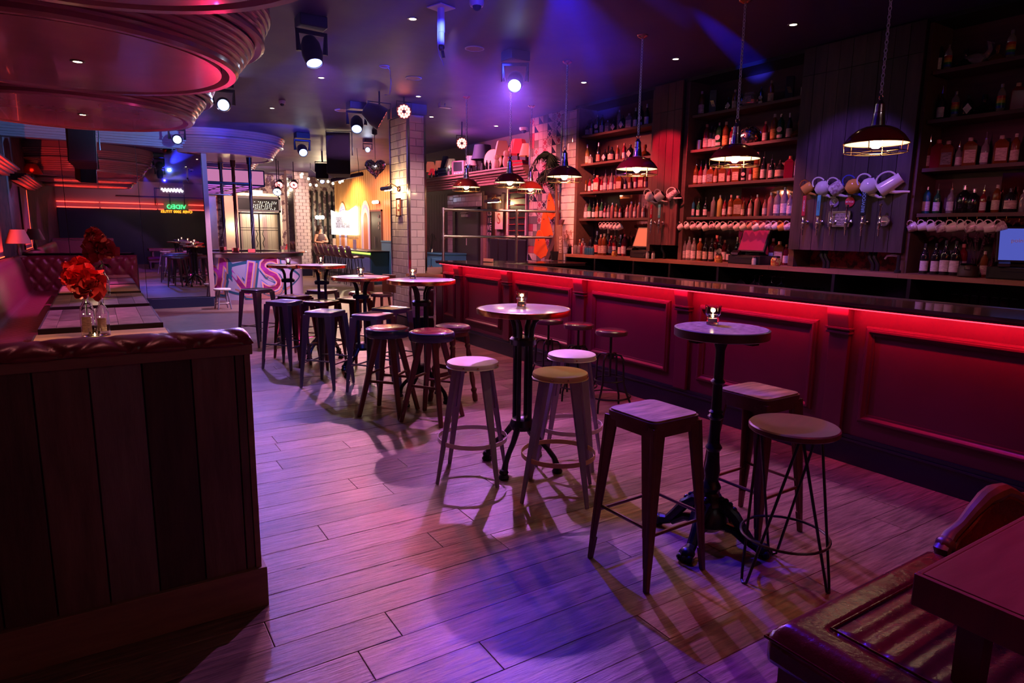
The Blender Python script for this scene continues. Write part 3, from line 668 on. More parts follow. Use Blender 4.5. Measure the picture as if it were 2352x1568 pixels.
def mugs(xs, where, off):
    first = {}
    for i, px in enumerate(xs):
        m = cup if (i*7+off) % 3 else cup2
        nm = 'plain white' if m is cup else 'patterned'
        if off == 1 and i == 16: m, nm = cupo, 'orange'
        if off == 1 and i in (11, 13): m, nm = cupp, 'peach'
        p = pxy(px, SZ[3]-.034, x=6.19)
        lab = '%s china mug hanging %s from left under the cup shelf, %s' % (nm, ORD[i], where)
        rz = .55+random.uniform(-.1, .25); ti = random.uniform(-.15, .15)
        if m in first: o = dup(first[m], p, rz, lab)
        else: o = mug(m, lab, p, rz, ti); first[m] = o
        o.scale = (random.uniform(.95, 1.12),)*3
mugs([1388+i*8.3 for i in range(6)], 'left bay', 0)
mugs([1571+i*14.6 for i in range(18)], 'middle bay', 1)
mugs([2086+i*22.6 for i in range(11)], 'right bay', 2)
# teapots on hooks
def teapot(name, lab, px, m, m2, prof, spout, s=1, m3=None, tilt=.95, pz=2.09):
    p = pxy(px, pz, x=6.03); t = thing(name, lab, 'teapot', p, .35, 'teapots hanging on the plank panels')
    T = Matrix.Translation((0, -.0, -.125)) @ Matrix.Rotation(PI/2, 4, 'Z') @ Matrix.Rotation(-tilt, 4, 'X') @ Matrix.Rotation(PI, 4, 'Z') @ Matrix.Rotation(0, 4, 'X')
    T = Matrix.Translation((0, 0, -.115)) @ Matrix.Rotation(tilt, 4, 'X')
    obj('body', M().lathe(prof, 20, T), m, t)
    top = max(z for r, z in prof); rm = max(r for r, z in prof)
    obj('handle', M().tube([T @ Vector(q) for q in torus_arc((0, rm*.82, top*.45), (.065, top*.42), .006, -PI/2, PI/2, 10, 'yz')], .0075, 8), m2, t)
    a, b, c = spout
    obj('spout', M().tube([T @ Vector(q) for q in ((0, -rm*.7, a), (0, -rm-.02, a+.03), (0, -rm-.045, b), (0, -rm-.075, c))], [.022, .015, .011, .009], 8), m3 or m2, t)
    obj('lining', M().lathe([(.0001, top*.6), (prof[-1][0]-.004, top-.003)], 16, T), m_blackm, t)
    obj('hook', M().tube([(.07, .03, 0), (.0, .03, 0), (-.01, .03, .012)], .004, 6), m_chrome, t)
    t.scale = (s,)*3
    return t
ROUND = [(.0001, 0), (.04, 0), (.045, .008), (.065, .03), (.078, .065), (.07, .1), (.05, .125), (.048, .135)]
TALL = [(.0001, 0), (.055, 0), (.058, .008), (.056, .03), (.05, .12), (.046, .17), (.05, .18)]
CYL = [(.0001, 0), (.06, 0), (.063, .01), (.063, .09), (.055, .12), (.05, .125)]
teapot('hanging_teapot', 'orange cottage shaped teapot hanging at the left end of the wide panel', 1847, cupo, m_copper, CYL, (.03, .08, .1), .8, cupo)
teapot('hanging_teapot', 'white swirled teapot hanging second from left on the wide panel', 1878, cup, cup, ROUND, (.04, .08, .12), .95)
teapot('hanging_teapot', 'cream teapot with flower print hanging third from left', 1911, cup2, cup, CYL, (.03, .08, .12), 1.0)
m_cob = mat('cobalt_china', (.06, .08, .4), .15)
tp = teapot('hanging_teapot', 'orange teapot with red tulip and blue handle', 1948, cupo, m_cob, ROUND, (.04, .08, .12), .95)
teapot('hanging_teapot', 'round white teapot with fluted neck hanging fifth from left', 1983, cup, cup, ROUND, (.04, .08, .12), 1.05)
teapot('hanging_teapot', 'tall white coffee pot with silver rim at the right end', 2024, cup, cup, TALL, (.06, .13, .17), 1.1)
teapot('hanging_teapot', 'white teapot hanging leftmost on the narrow red panel', 1486, cup, cup, ROUND, (.04, .08, .12), .85)
teapot('hanging_teapot', 'white teapot hanging in the middle of the narrow red panel', 1509, cup, cup, CYL, (.03, .08, .12), .85)
teapot('hanging_teapot', 'tall floral coffee pot hanging at right on the narrow red panel', 1536, cup2, cup, TALL, (.06, .13, .17), .8)
# text helper
def text(name, s, size, m, parent, loc, rot=(PI/2, 0, -PI/2), ext=.0008, sx=1, offset=0, bend=None):
    c = bpy.data.curves.new('lettering', 'FONT'); c.body = s; c.size = size; c.extrude = ext; c.align_x = 'CENTER'; c.align_y = 'CENTER'; c.resolution_u = 3; c.offset = offset
    t = bpy.data.objects.new('lettering', c); C.objects.link(t); dg = bpy.context.evaluated_depsgraph_get(); dg.update()
    me = bpy.data.meshes.new_from_object(t.evaluated_get(dg)); bpy.data.objects.remove(t); me.name = name
    me.materials.clear(); me.materials.append(m)
    for v in me.vertices: v.co.x *= sx
    if bend:
        for v in me.vertices: v.co = bend(v.co)
    o = bpy.data.objects.new(name, me); C.objects.link(o); o.parent = parent; o.location = loc; o.rotation_euler = (0, 0, 0) if bend else rot
    return o
m_ink = mat('dark_ink', (.02, .02, .03), .6); m_inkw = mat('white_ink', (.85, .85, .85), .5); m_inkb = mat('pale_blue_ink', (.3, .6, .8), .5)
# beer taps (parts point to -X)
def tap(px, lab, hm, hh, words=None, wm=None, x=6.08, zt=1.72):
    p = pxy(px, zt, x=x-.07); t = thing('beer_tap', lab, 'beer tap', (x, p.y, zt), 0, 'beer taps')
    obj('spout', M().lathe([(.0001, -.16), (.007, -.16), (.009, -.1), (.014, -.095), (.014, -.06), (.017, -.05), (.017, -.03), (.011, -.02), (.011, .02), (.0001, .02)], 12, Matrix.Translation((-.07, 0, 0))).tube([(0, 0, -.03), (-.07, 0, -.03)], .011, 10), m_chrome, t)
    obj('collar', M().lathe([(.0001, 0), (.022, 0), (.022, .01), (.012, .016)], 14, Matrix.Translation((0, 0, -.03)) @ Matrix.Rotation(-PI/2, 4, 'Y')), m_chrome, t)
    if hm is None: obj('handle', M().lathe([(.0001, .02), (.007, .02), (.009, .1), (.015, .11), (.015, .13), (.0001, .135)], 12, Matrix.Translation((-.075, 0, 0))), m_chrome, t)
    else:
        q = M().box((0, 0, hh/2+.03), (.016, .05 if hh > .22 else .034, hh)); h = obj('handle', q, hm, t, (-.075, 0, 0), smooth=0, bevel=.007)
        if words: text('lettering', words, .038 if hh > .22 else .022, wm, h, (-.0085, 0, .03+hh/2), (PI/2, -PI/2, -PI/2), sx=1.0)
        h.rotation_euler = (0, 0, .35)
        if not words: obj('hand_hole', M().tube([(-.009, -.006, hh), (-.009, .006, hh)], .008, 8), m_black, h)
    return t
m_hr = mat('red_handle', (.6, .03, .06), .25); m_ht = mat('turquoise_handle', (.1, .5, .5), .25)
tap(1845, 'beer tap with red handle on the wide dark panel', m_hr, .2, 'AMERICAN', m_inkw)
tap(1878, 'beer tap with turquoise handle on the wide dark panel', m_ht, .2, 'CAMDEN', m_ink)
tap(1909, 'plain chrome beer tap left of the framed price board', None, 0)
tap(1944, 'plain chrome beer tap right of the framed price board', None, 0)
tap(1981, 'beer tap with tall black lettered handle', m_black, .24, 'BREWDOG', m_inkb)
tap(2021, 'plain chrome beer tap in front of a round badge', None, 0)
tap(1496, 'beer tap with red handle on the narrow red panel', MC['red_handle'], .17, 'AMSTEL', m_inkw)
tap(1514, 'beer tap with turquoise handle on the narrow red panel', MC['turquoise_handle'], .17, 'CAMDEN', m_inkw)
p = pxy(1929, 1.72, x=6.09); t = thing('price_board', 'small framed board with printed lines between two chrome taps', 'sign', p)
obj('frame', M().bb((-.01, -.11, -.075), (0, .11, .075)).bb((-.02, -.11, .062), (-.005, .11, .075)).bb((-.02, -.11, -.075), (-.005, .11, -.062)).bb((-.02, -.11, -.07), (-.005, -.098, .07)).bb((-.02, .098, -.07), (-.005, .11, .07)), m_steel, t, smooth=0)
obj('card', M().bb((-.013, -.095, -.06), (-.0105, .095, .06)), lm['cream'], t, smooth=0)
for k, wd in enumerate(('PLEASE BE PATIENT', "LET'S TALK", 'WITH SMALL ORDER', 'LET US KNOW IF')): text('lettering', wd, .022, m_ink, t, (-.0137, 0, .04-k*.027))
for px, lab, m, wd in ((1916, 'round grey and purple badge with letter S on the wide panel', mat('badge_violet', (.3, .2, .35), .4), 'S'), (1952, 'round red badge on the wide panel above the price board', m_hr, 'BICYCLE')):
    p = pxy(px, 1.88, x=6.088); t = thing('badge', lab, 'badge', p); T = Matrix.Rotation(-PI/2, 4, 'Y')
    obj('disc', M().lathe([(.0001, .004), (.045, .004), (.048, 0)], 24, T), m, t); text('lettering', wd, .07 if len(wd) == 1 else .02, m_inkw, t, (-.005, 0, 0))
p = pxy(2032, 1.7, x=6.07); t = thing('badge', 'round silver badge behind the rightmost chrome tap', 'badge', p); obj('disc', M().lathe([(.0001, .006), (.04, .006), (.048, .012), (.05, 0)], 24, Matrix.Rotation(-PI/2, 4, 'Y')), m_steel, t)
for px, lab in ((1890, 'black beer line curving down below the wide panel, left pair'), (1899, 'black beer line beside the left one below the wide panel'), (2001, 'black beer line below the right part of the wide panel'), (2012, 'black beer line bending right below the wide panel'), (1523, 'black beer line below the narrow red panel')):
    p = pxy(px, 1.42, x=6.2); o = obj('beer_line', M().tube([(0, 0, 0), (-.02, .0, -.06), (.0, -.03, -.12), (0, -.03, -.184)], .018, 10), m_black, None, p); tag(o, lab, 'hose', 'beer lines')
struct('trim_6', M().bb((6.46, 3.0, 1.236), (6.49, 4.3, 1.41)), mat('red_wallpaper', (.1, .01, .02), .5, noise=((.55, .05, .08), (18, 18, 18), .1)), smooth=0)
# tills, screens, card machines
def till(px, lab, x=6.05, screen=None, words=None, sw=.3, big=1):
    p = pxy(px, 1.236, x=x); t = thing('cash_drawer', lab, 'till', (x, p.y, 1.236))
    obj('drawer_box', M().bb((0, -.22*big, 0), (.34, .2*big, .095)), m_black, t, smooth=0, bevel=.004)
    obj('drawer_front', M().bb((-.006, -.2*big, .008), (0, .18*big, .085)), m_blackm, t, smooth=0, bevel=.002)
    obj('slot', M().bb((-.008, -.12*big, .06), (-.006, .1*big, .065)), m_skirt, t, smooth=0)
    obj('lock', M().lathe([(.0001, .006), (.012, .006), (.013, 0)], 14, Matrix.Translation((-.006, -.14*big, .04)) @ Matrix.Rotation(-PI/2, 4, 'Y')), m_steel, t)
    return t
def screen(px, lab, face, z=1.335, x=6.2, wd=.32, hg=.26, tilt=.35, words=None, rz=0):
    p = pxy(px, z, x=x); t = thing('till_screen', lab, 'screen', (x, p.y, z), rz)
    obj('stand', M().bb((.04, -.09, 0), (.16, .09, .03)).limb((.1, 0, .03), (.08, 0, .1), .05, .05, 0, .1, .1), m_black, t, smooth=0, bevel=.003)
    T = Matrix.Translation((0, 0, .035)) @ Matrix.Rotation(tilt, 4, 'Y')
    b = obj('screen_case', M().bb((0, -wd/2, 0), (.035, wd/2, hg)), m_black, t, smooth=0, bevel=.004); b.matrix_local = T
    s = obj('display', M().bb((-.002, -wd/2+.018, .018), (0, wd/2-.018, hg-.018)), face, b, smooth=0)
    if words: text('lettering', words, .045, m_inkw, s, (-.003, .03, .18))
    return t
till(1466, 'black cash drawer at the right end of the left bay worktop', big=.8)
till(1705, 'black cash drawer under the tilted screen in the middle bay')
till(2330, 'black cash drawer at the right edge of the photo')
screen(1472, 'till screen glowing orange pink in the left bay', mat('pink_screen', (.5, .2, .12), .15, emis=(1, .28, .14), es=.35), hg=.3, wd=.36, x=6.22)
screen(1722, 'tilted till screen reflecting crimson in the middle bay', mat('crimson_screen', (.2, .02, .06), .12, emis=(1, .03, .15), es=.18), hg=.27, wd=.36)  # crimson reflection put in as a weak glow of the display
screen(2345, 'blue till screen at the right edge reading point', mat('blue_screen', (.02, .03, .15), .1, emis=(.08, .1, .5), es=.8), hg=.3, wd=.34, x=6.15, words='point', rz=.5)
def cardm(px, lab, z=1.335):
    p = pxy(px, z, x=6.1); t = thing('card_reader', lab, 'card machine', p, .4)
    o = obj('body', M().prism([(-.07, 0), (.07, 0), (.08, .035), (.02, .05), (-.06, .025)], -.04, .04, Matrix(((1, 0, 0, 0), (0, 0, 1, 0), (0, 1, 0, 0), (0, 0, 0, 1)))), m_black, t, smooth=0, bevel=.004)
    obj('keypad', M().bb((-.055, -.03, .03), (0, .03, .038)), m_gun, t, (0, 0, 0), (0, -.2, 0), smooth=0)
cardm(1450, 'card reader on the cash drawer in the left bay'); cardm(1690, 'card reader left of the crimson screen'); cardm(2305, 'card reader on the rightmost cash drawer')
# jars and small things on the worktop
def jar(px, lab, m, r=.055, h=.1, x=6.1):
    p = pxy(px, 1.236, x=x); t = thing('clip_jar', lab, 'jar', p, .3)
    obj('body', M().lathe([(.0001, 0), (r*.9, 0), (r, .01), (r, h*.75), (r*.8, h)], 16), m, t)
    obj('lid', M().lathe([(r*.82, h), (r*.85, h+.006), (r*.7, h+.018), (.0001, h+.02)], 16), m_glass, t)
    obj('clip', M().tube([(-r*.8, -.02, h-.01), (-r-.01, -.02, h-.03), (-r-.012, .02, h-.03), (-r*.8, .02, h-.01)], .0025, 6), m_chrome, t)
m_sweet = mat('mixed_sweets', (.5, .05, .03), .4, noise=((.7, .6, .1), (60, 60, 60), .1)); m_coffee = mat('dark_beans', (.03, .015, .012), .5)
jar(1781, 'glass clip jar of coloured sweets on the middle worktop', m_sweet, .05, .085); jar(2222, 'wide clip jar of dark beans on the right worktop', m_coffee, .075, .095)
jar(1650, 'clip jar of sweets in front of the syrup bottles', m_sweet, .045, .08); jar(1411, 'small clip jar at the front of the left worktop', m_sweet, .04, .07)
for px, lab in ((1731, 'small glass shaker in front of the middle cash drawer'), (1487, 'small glass shaker below the narrow tap panel'), (1500, 'second small shaker below the narrow tap panel')):
    p = pxy(px, 1.236, x=6.03); t = thing('shaker', lab, 'shaker', p)
    obj('glass_body', M().lathe([(.0001, 0), (.022, 0), (.022, .06), (.017, .075)], 12), lm['white'], t); obj('lid', M().lathe([(.018, .075), (.018, .09), (.0001, .095)], 12), m_chrome, t)
for i, px in enumerate((1346, 1351, 1356, 1361)):
    o = put_bottle(S['mi'], px, 20, 1.236, 'front row on the left worktop', i, 6.12); o['group'] = 'miniature bottles on the left worktop'
for i, (px, c) in enumerate(((1322, 'clear'), (1331, 'clear'), (1337, 'red'), (1343, 'clear'))):
    put_bottle(('mini', c, None), px, 26, 1.236, 'left end of the back worktop', i, 6.18)
p = pxy(2061, 1.236, x=6.1); t = thing('soda_tap', 'small black tap with chrome tip at the right end of the red backed gap', 'tap', p)
obj('column', M().tube([(0, 0, 0), (0, 0, .16)], .016, 10).lathe([(.0001, 0), (.028, 0), (.028, .02), (.016, .03)], 14), m_black, t); obj('spout', M().tube([(0, 0, .15), (-.01, .05, .155), (-.01, .1, .15), (-.01, .12, .12)], .01, 8), m_chrome, t)
# dried flowers in vases
def twigs(px, lab, z, x, h, n, m, spread=.12, vase=m_glass, y=None, cat='dried flowers'):
    p = pxy(px, z, x=x, y=y); t = thing('dried_flowers', lab, cat, p)
    obj('vase', M().lathe([(.0001, 0), (.04, 0), (.045, .02), (.035, .12), (.04, .15), (.036, .15), (.03, .12), (.0001, .02)], 14), vase, t)
    q = M(); rr = random.Random(px)
    for i in range(n):
        a = rr.uniform(0, 2*PI); s = rr.uniform(.2, 1)*spread; hh = h*rr.uniform(.7, 1)
        e = Vector((s*math.cos(a), s*math.sin(a), hh)); q.tube([(0, 0, .03), e*.5+Vector((0, 0, .04)), e], .0018, 4)
        for k in range(6):
            f = e-Vector((0, 0, 1))*k*.014+Vector((rr.uniform(-1, 1), rr.uniform(-1, 1), 0))*.006; q.sphere(f, .007, 4)
    o = obj('stems', q, m, t); o['kind'] = 'stuff'
twigs(1309, 'vase of dry lavender twigs at the left end of the back worktop', 1.236, 6.2, .36, 16, mat('dry_twig', (.25, .12, .1), .7))
twigs(2238, 'bunch of dark dried leaves on the right worktop', 1.236, 6.3, .4, 18, mat('dark_twig', (.08, .03, .04), .7))
# disco helmet, boxes, trophies on shelves
p = pxy(1721, SZ[1], x=6.33); t = thing('mirrored_dome', 'large glass dome covered in mirror chips on the second shelf of the middle bay', 'ornament', p)
q = M(); rr = random.Random(3)
for i in range(150):
    a = rr.uniform(0, 2*PI); ph = rr.uniform(-.5, 1.15); R = .125; c = Vector((R*math.cos(ph)*math.cos(a), R*math.cos(ph)*math.sin(a), .075+R*math.sin(ph)))
    T = Matrix.Translation(c) @ (c-Vector((0, 0, .075))).to_track_quat('Z', 'Y').to_matrix().to_4x4() @ Matrix.Rotation(rr.uniform(0, 3), 4, 'Z') @ Matrix.Rotation(rr.uniform(-.2, .2), 4, 'X'); q.box((0, 0, 0), (.022, .018, .003), 0, T)
m_chip = mat('mirror_chip', (.75, .72, .75), .08, metal=1)
o = obj('mirror_chips', q, m_chip, t, smooth=0); o['kind'] = 'stuff'; obj('dome', M().sphere((0, 0, .075), .121, 14), m_gun, t)
for px, z, lab in ((1637, SZ[0], 'dark gift box with gold pattern at the left of the middle top shelf'), (1812, SZ[0], 'dark gift box with gold pattern at the right of the middle top shelf')):
    p = pxy(px, z, x=6.33); t = thing('gift_box', lab, 'box', p, .5); hh = 52*mpp(p)
    obj('carton', M().bb((-.04, -.04, 0), (.04, .04, hh)), m_black, t, smooth=0, bevel=.003)
    q = M()
    for k in range(9): q.bb((-.0415, -.02+.003*k-.012, hh*(.3+.03*k)), (-.0405, .006+.003*k, hh*(.3+.03*k)+.004))
    obj('gold_print', q, m_brass, t, smooth=0)
p = pxy(1721, SZ[0], x=6.3); t = thing('glass_canister', 'squat square glass decanter with flat lid on the middle top shelf', 'jar', p, .4)
obj('body', M().lathe([(.0001, 0), (.06, 0), (.085, .03), (.09, .07), (.07, .12), (.05, .125)], 8), gm['clear'], t, smooth=20); obj('lid', M().bb((-.05, -.05, .125), (.05, .05, .15)), gm['clear'], t, smooth=0, bevel=.004); obj('label', M().bb((-.092, -.035, .04), (-.088, .035, .105)), lm['black'], t, smooth=0)
p = pxy(1605, SZ[1], x=6.3); o = obj('steel_tumbler', M().lathe([(.0001, 0), (.035, 0), (.038, .12), (.035, .12), (.032, .01), (.0001, .008)], 18), m_steel, None, p); tag(o, 'steel tumbler at the left end of the second middle shelf', 'tumbler')
p = pxy(2128, SZ[1], x=6.33); o = obj('silver_trophy', M().lathe([(.0001, 0), (.05, 0), (.052, .012), (.03, .03), (.03, .045), (.036, .055), (.016, .08), (.013, .14), (.02, .17), (.034, .19), (.022, .2), (.034, .215), (.0001, .225)], 12), m_steel, None, p); tag(o, 'small silver chess shaped ornament on the second right shelf', 'ornament')
p = pxy(2247, SZ[0], x=6.33); t = thing('glass_swan', 'clear glass bird shaped decanter on the top shelf of the right bay', 'decanter', p)
obj('body', M().sphere((0, .03, .06), .06, 10, (.8, 1.5, .8)), gm['clear'], t); obj('neck', M().tube([(0, -.04, .06), (0, -.075, .12), (0, -.06, .18), (0, -.1, .16)], [.025, .018, .02, .006], 8), gm['clear'], t)
# glasses under the worktop
def wineglass(kind, lab, p, grp):
    t = thing(kind+'_glass', lab, 'glass', p, 0, grp)
    if kind == 'balloon': pr = [(.038, 0), (.052, .03), (.054, .055), (.04, .085), (.008, .105), (.004, .112), (.004, .165), (.035, .172), (.036, .175), (.0001, .176)]
    else: pr = [(.03, 0), (.031, .002), (.034, .09), (.031, .093), (.027, .01), (.0001, .008)]
    obj('bowl', M().lathe(pr, 16), m_glass, t); return t
pr0 = None
for i, px in enumerate((1700, 1731, 1742, 1770, 1792, 1422, 1434, 1445)):
    p = pxy(px, .951, x=6.07); lb = 'upturned balloon glass %s from left under the %s worktop' % (ORD[i if i < 5 else i-5], 'middle' if i < 5 else 'left')
    if pr0 is None: pr0 = wineglass('balloon', lb, p, 'upturned balloon glasses under the back worktop')
    else: dup(pr0, p, 0, lb)
pr0 = None
for i, px in enumerate((1826, 1845, 1853, 1864, 1873, 1884, 2190, 2214, 2232, 2255, 2280, 2302, 2325)):
    p = pxy(px, .951, x=6.06); lb = 'straight tumbler %s from left under the %s worktop' % (ORD[i if i < 6 else i-6], 'middle' if i < 6 else 'right')
    if pr0 is None: pr0 = wineglass('straight', lb, p, 'tumblers under the back worktop')
    else: o = dup(pr0, p, 0, lb, (1, 1, 1 if i < 6 else 1.5))
# ================================================================== PENDANTS
def pendant(label, x, y, z=2.18):
    t = thing('pendant_lamp', label, 'pendant lamp', (x, y, z), 0, 'caged pendant lamps over the bar')
    R = .2; top = H-z
    obj('canopy', M().lathe([(.0001, top-.03), (.02, top-.03), (.05, top-.012), (.055, top), (.0001, top)], 18), m_copper, t)
    q = M(); zz = .33; k = 0; step = .026
    while zz < top-.03:
        pts = []
        for i in range(8):
            a = 2*PI*i/8; u = .0095*math.cos(a); vv = .0165*math.sin(a); pts.append((u, 0, zz+vv) if k % 2 else (0, u, zz+vv))
        q.tube(pts, .0032, 4, closed=True); zz += step; k += 1
    o = obj('chain', q, m_link, t); o['kind'] = 'stuff'
    obj('ring', M().tube([(.022*math.cos(i*PI/8), 0, .3+.022*math.sin(i*PI/8)) for i in range(16)], .0035, 6, closed=True), m_chrome, t)
    obj('flex', M().tube([(.004, .0, .27), (.035, .02, .33), (.05, .03, .45), (.02, .01, .62), (.012, .0, top-.03)], .003, 5), m_black, t)
    obj('lamp_socket', M().lathe([(.0001, .28), (.012, .28), (.018, .265), (.03, .25), (.032, .2), (.036, .195), (.036, .17), (.04, .15), (.045, .11)], 18), m_chrome, t)
    obj('shade', M().lathe([(.035, .125), (.045, .112), (.08, .105), (.125, .085), (.165, .05), (R-.008, .012), (R, .0), (R+.006, -.003)], 28), m_shadered, t)
    obj('shade_lining', M().lathe([(.035, .118), (.078, .098), (.122, .079), (.162, .044), (R-.011, .008), (R-.003, -.003)], 28), m_shadein, t)
    q = M()
    for z0, rr in ((-.005, R+.002), (-.06, R-.004), (-.062, .09)):
        q.tube([(rr*math.cos(i*2*PI/24), rr*math.sin(i*2*PI/24), z0) for i in range(24)], .003, 5, closed=True)
    for i in range(6):
        a = i*PI/3+.3; c, s = math.cos(a), math.sin(a); q.tube([((R+.002)*c, (R+.002)*s, 0), ((R-.002)*c, (R-.002)*s, -.06), (.09*c, .09*s, -.062)], .003, 5)
    obj('wire_cage', q, m_brass, t)
    obj('bulb', M().sphere((0, 0, .008), .04, 10, (1, 1, 1.2)), e_warm, t)
    spot((x, y, z-.02), (x, y, 0), WARM, 14, 150, .7, .04)
    return t
PYS = (2.5, 3.66, 4.82, 5.99, 7.14, 8.3)
lbs = ('caged pendant lamp nearest the camera, in front of the wide plank panel', 'caged pendant lamp second from the right, in front of the middle bay', 'caged pendant lamp in front of the left bay and narrow red panel',
       'caged pendant lamp in front of the patterned tile wall', 'larger copper pendant left of the palm, fifth from the right', 'copper pendant lamp farthest left, over the far bar end')
for y, lb in zip(PYS, lbs): pendant(lb, 4.5, y)
pendant('small copper pendant lamp on a short chain in front of the patterned tiles', 5.6, 8.3, 2.2)
# ================================================================== TABLES AND STOOLS
def ring_pts(r, z, n=32, cx=0, cy=0): return [(cx+r*math.cos(2*PI*i/n), cy+r*math.sin(2*PI*i/n), z) for i in range(n)]
def bistro(label, x, y, h, r=.3, rz=.5):
    t = thing('bistro_table', label, 'table', (x, y, 0), rz, 'marble topped high tables')
    obj('marble_top', M().lathe([(.0001, h), (r-.012, h), (r-.008, h-.001)], 48), m_marble, t)
    obj('brass_band', M().lathe([(r-.008, h-.001), (r-.006, h+.002), (r-.001, h+.001), (r, h-.004), (r, h-.032), (r-.012, h-.036), (.0001, h-.036)], 48), m_brass, t)
    for i in range(4):
        a = i*PI/2; c, s = math.cos(a), math.sin(a)
        obj('column', M().tube([(.055*c, .055*s, .28), (.055*c, .055*s, h-.17)], .015, 10), m_iron, t)
        q = M(); q.tube([(.055*c, .055*s, h-.2), (.06*c, .06*s, h-.13), (.08*c, .08*s, h-.08), (.12*c, .12*s, h-.045), (.19*c, .19*s, h-.038)], [.018, .02, .017, .014, .01], 8); obj('top_bracket', q, m_iron, t)
        q = M(); q.tube([(.05*c, .05*s, .3), (.075*c, .075*s, .27), (.13*c, .13*s, .2), (.19*c, .19*s, .15), (.235*c, .235*s, .1), (.255*c, .255*s, .05)], [.024, .022, .018, .017, .018, .022], 8)
        q.lathe([(.0001, 0), (.032, 0), (.036, .012), (.026, .03), (.032, .042), (.024, .06), (.0001, .066)], 12, Matrix.Translation((.262*c, .262*s, 0))); obj('foot', q, m_iron, t)
    obj('collar', M().lathe([(.0001, h-.235), (.085, h-.235), (.09, h-.2), (.075, h-.185), (.0001, h-.185)], 16), m_iron, t)
    q = M(); q.lathe([(.0001, .26), (.07, .26), (.085, .29), (.07, .33), (.04, .35), (.0001, .35)], 16)
    obj('hub', q, m_iron, t)
    return t
TB = [('marble high table nearest the camera, ringed by three painted metal stools', 1203, 708, 1.07, .305), ('marble high table with candle, in front of the tiled pillar base', 968, 642, 1.12, .31),
      ('marble high table left of the pillar, behind the blue padded stools', 828, 635, 1.06, .31), ('marble high table overlapping the side bar chairs, fourth from the camera', 738, 608, 1.13, .3),
      ('farthest marble high table, beside the painted letters', 660, 608, 1.07, .27)]
TP = []
pt = None
for lb, px, py, h, r in TB:
    p = at(px, py, z=h)
    TP.append((p, h))
    bistro(lb, p.x, p.y, h, r, .55)
# ornate cast-iron table
p = at(1658, 752, z=1.11); t = thing('pedestal_table', 'small round table with patterned top and ornate cast iron base at the front right', 'table', (p.x, p.y, 0)); TR = p; r = .226; h = 1.11
obj('table_top', M().lathe([(.0001, h), (r-.01, h)], 48), m_mosaic, t); obj('edge_band', M().lathe([(r-.01, h), (r, h-.003), (r, h-.042), (r-.006, h-.046), (.0001, h-.046)], 48), mat('dark_bronze', (.1, .05, .06), .35, metal=.6), t)
obj('top_cross', M().bb((-.2, -.025, h-.06), (.2, .025, h-.046)).bb((-.025, -.2, h-.06), (.025, .2, h-.046)), m_iron, t, smooth=0)
def ringm(z, r0, r1, hh=.03): return [(r0, z-hh), (r1, z-hh*.4), (r1+.004, z), (r1, z+hh*.4), (r0, z+hh)]
pr = [(.0001, .06), (.05, .06), (.1, .1), (.085, .16), (.06, .19), (.07, .2), (.06, .225), (.045, .24)]+ringm(.29, .036, .046)+[(.034, .34), (.04, .38), (.034, .42)]+ringm(.5, .03, .038, .02)+[(.028, .53), (.026, .62)]+ringm(.66, .026, .036, .016)+ringm(.685, .026, .032, .01)+[(.025, .72), (.024, .82)]+ringm(.84, .024, .033, .014)+[(.0235, .88), (.023, 1.0), (.03, 1.02), (.036, 1.04), (.05, 1.05), (.0001, 1.05)]
obj('column', M().lathe(pr, 18), m_iron, t)
for i in range(4):
    a = i*PI/2+.35; c, s = math.cos(a), math.sin(a); q = M()
    q.tube([(.03*c, .03*s, .2), (.08*c, .08*s, .2), (.13*c, .13*s, .165), (.18*c, .18*s, .1), (.22*c, .22*s, .05), (.26*c, .26*s, .04)], [.035, .036, .03, .026, .026, .03], 10)
    for k in range(7): q.sphere(((.06+.022*k)*c, (.06+.022*k)*s, .238-.0042*k*k), .014, 6)
    q.sphere((.275*c, .275*s, .035), .036, 8, (1.1, 1.1, .95))
    for k in (-1, 0, 1): q.sphere((.3*c-k*.022*s, .3*s+k*.022*c, .022), .02, 6)
    q.tube([(.05*c, .05*s, .1), (.13*c, .13*s, .09), (.2*c, .2*s, .04)], [.03, .022, .016], 8); obj('claw_foot', q, m_iron, t)
def candle(label, p, r=.04, hh=.095):
    t = thing('candle_glass', label, 'candle', p, 0, 'tea light tumblers on the high tables')
    obj('tumbler', M().lathe([(.0001, 0), (r*.72, 0), (r*.75, .004), (r*.8, hh*.45), (r*.95, hh*.55), (r, hh), (r*.94, hh), (r*.88, hh*.57), (r*.7, hh*.45), (r*.66, .012), (.0001, .01)], 12), m_glass, t, smooth=20)
    obj('tea_light', M().lathe([(.0001, .012), (r*.55, .012), (r*.55, .03), (.0001, .03)], 12), m_cream, t)
    obj('flame', M().lathe([(.0001, .031), (.006, .038), (.004, .05), (.0001, .058)], 8), e_flame, t)
    return t
GL_ = [('tea light tumbler on the marble table nearest the camera', (1198, 702), 0), ('tea light tumbler on the marble table by the pillar', (948, 639), 1), ('tea light tumbler on the third marble table, left of pillar', (829, 634), 2),
       ('tea light tumbler on the fourth marble table, before the side bar', (737, 606), 3), ('tea light tumbler on the farthest marble table', (662, 608), 4)]
for lb, q, i in GL_:
    p = at(*q, z=TP[i][1]+.003); candle(lb, p); point((p.x, p.y, p.z+.07), WARM, .25, .02)
p = at(1636, 744, z=1.113); candle('tea light tumbler on the ornate iron table', p); point((p.x, p.y, p.z+.07), WARM, .25, .02)
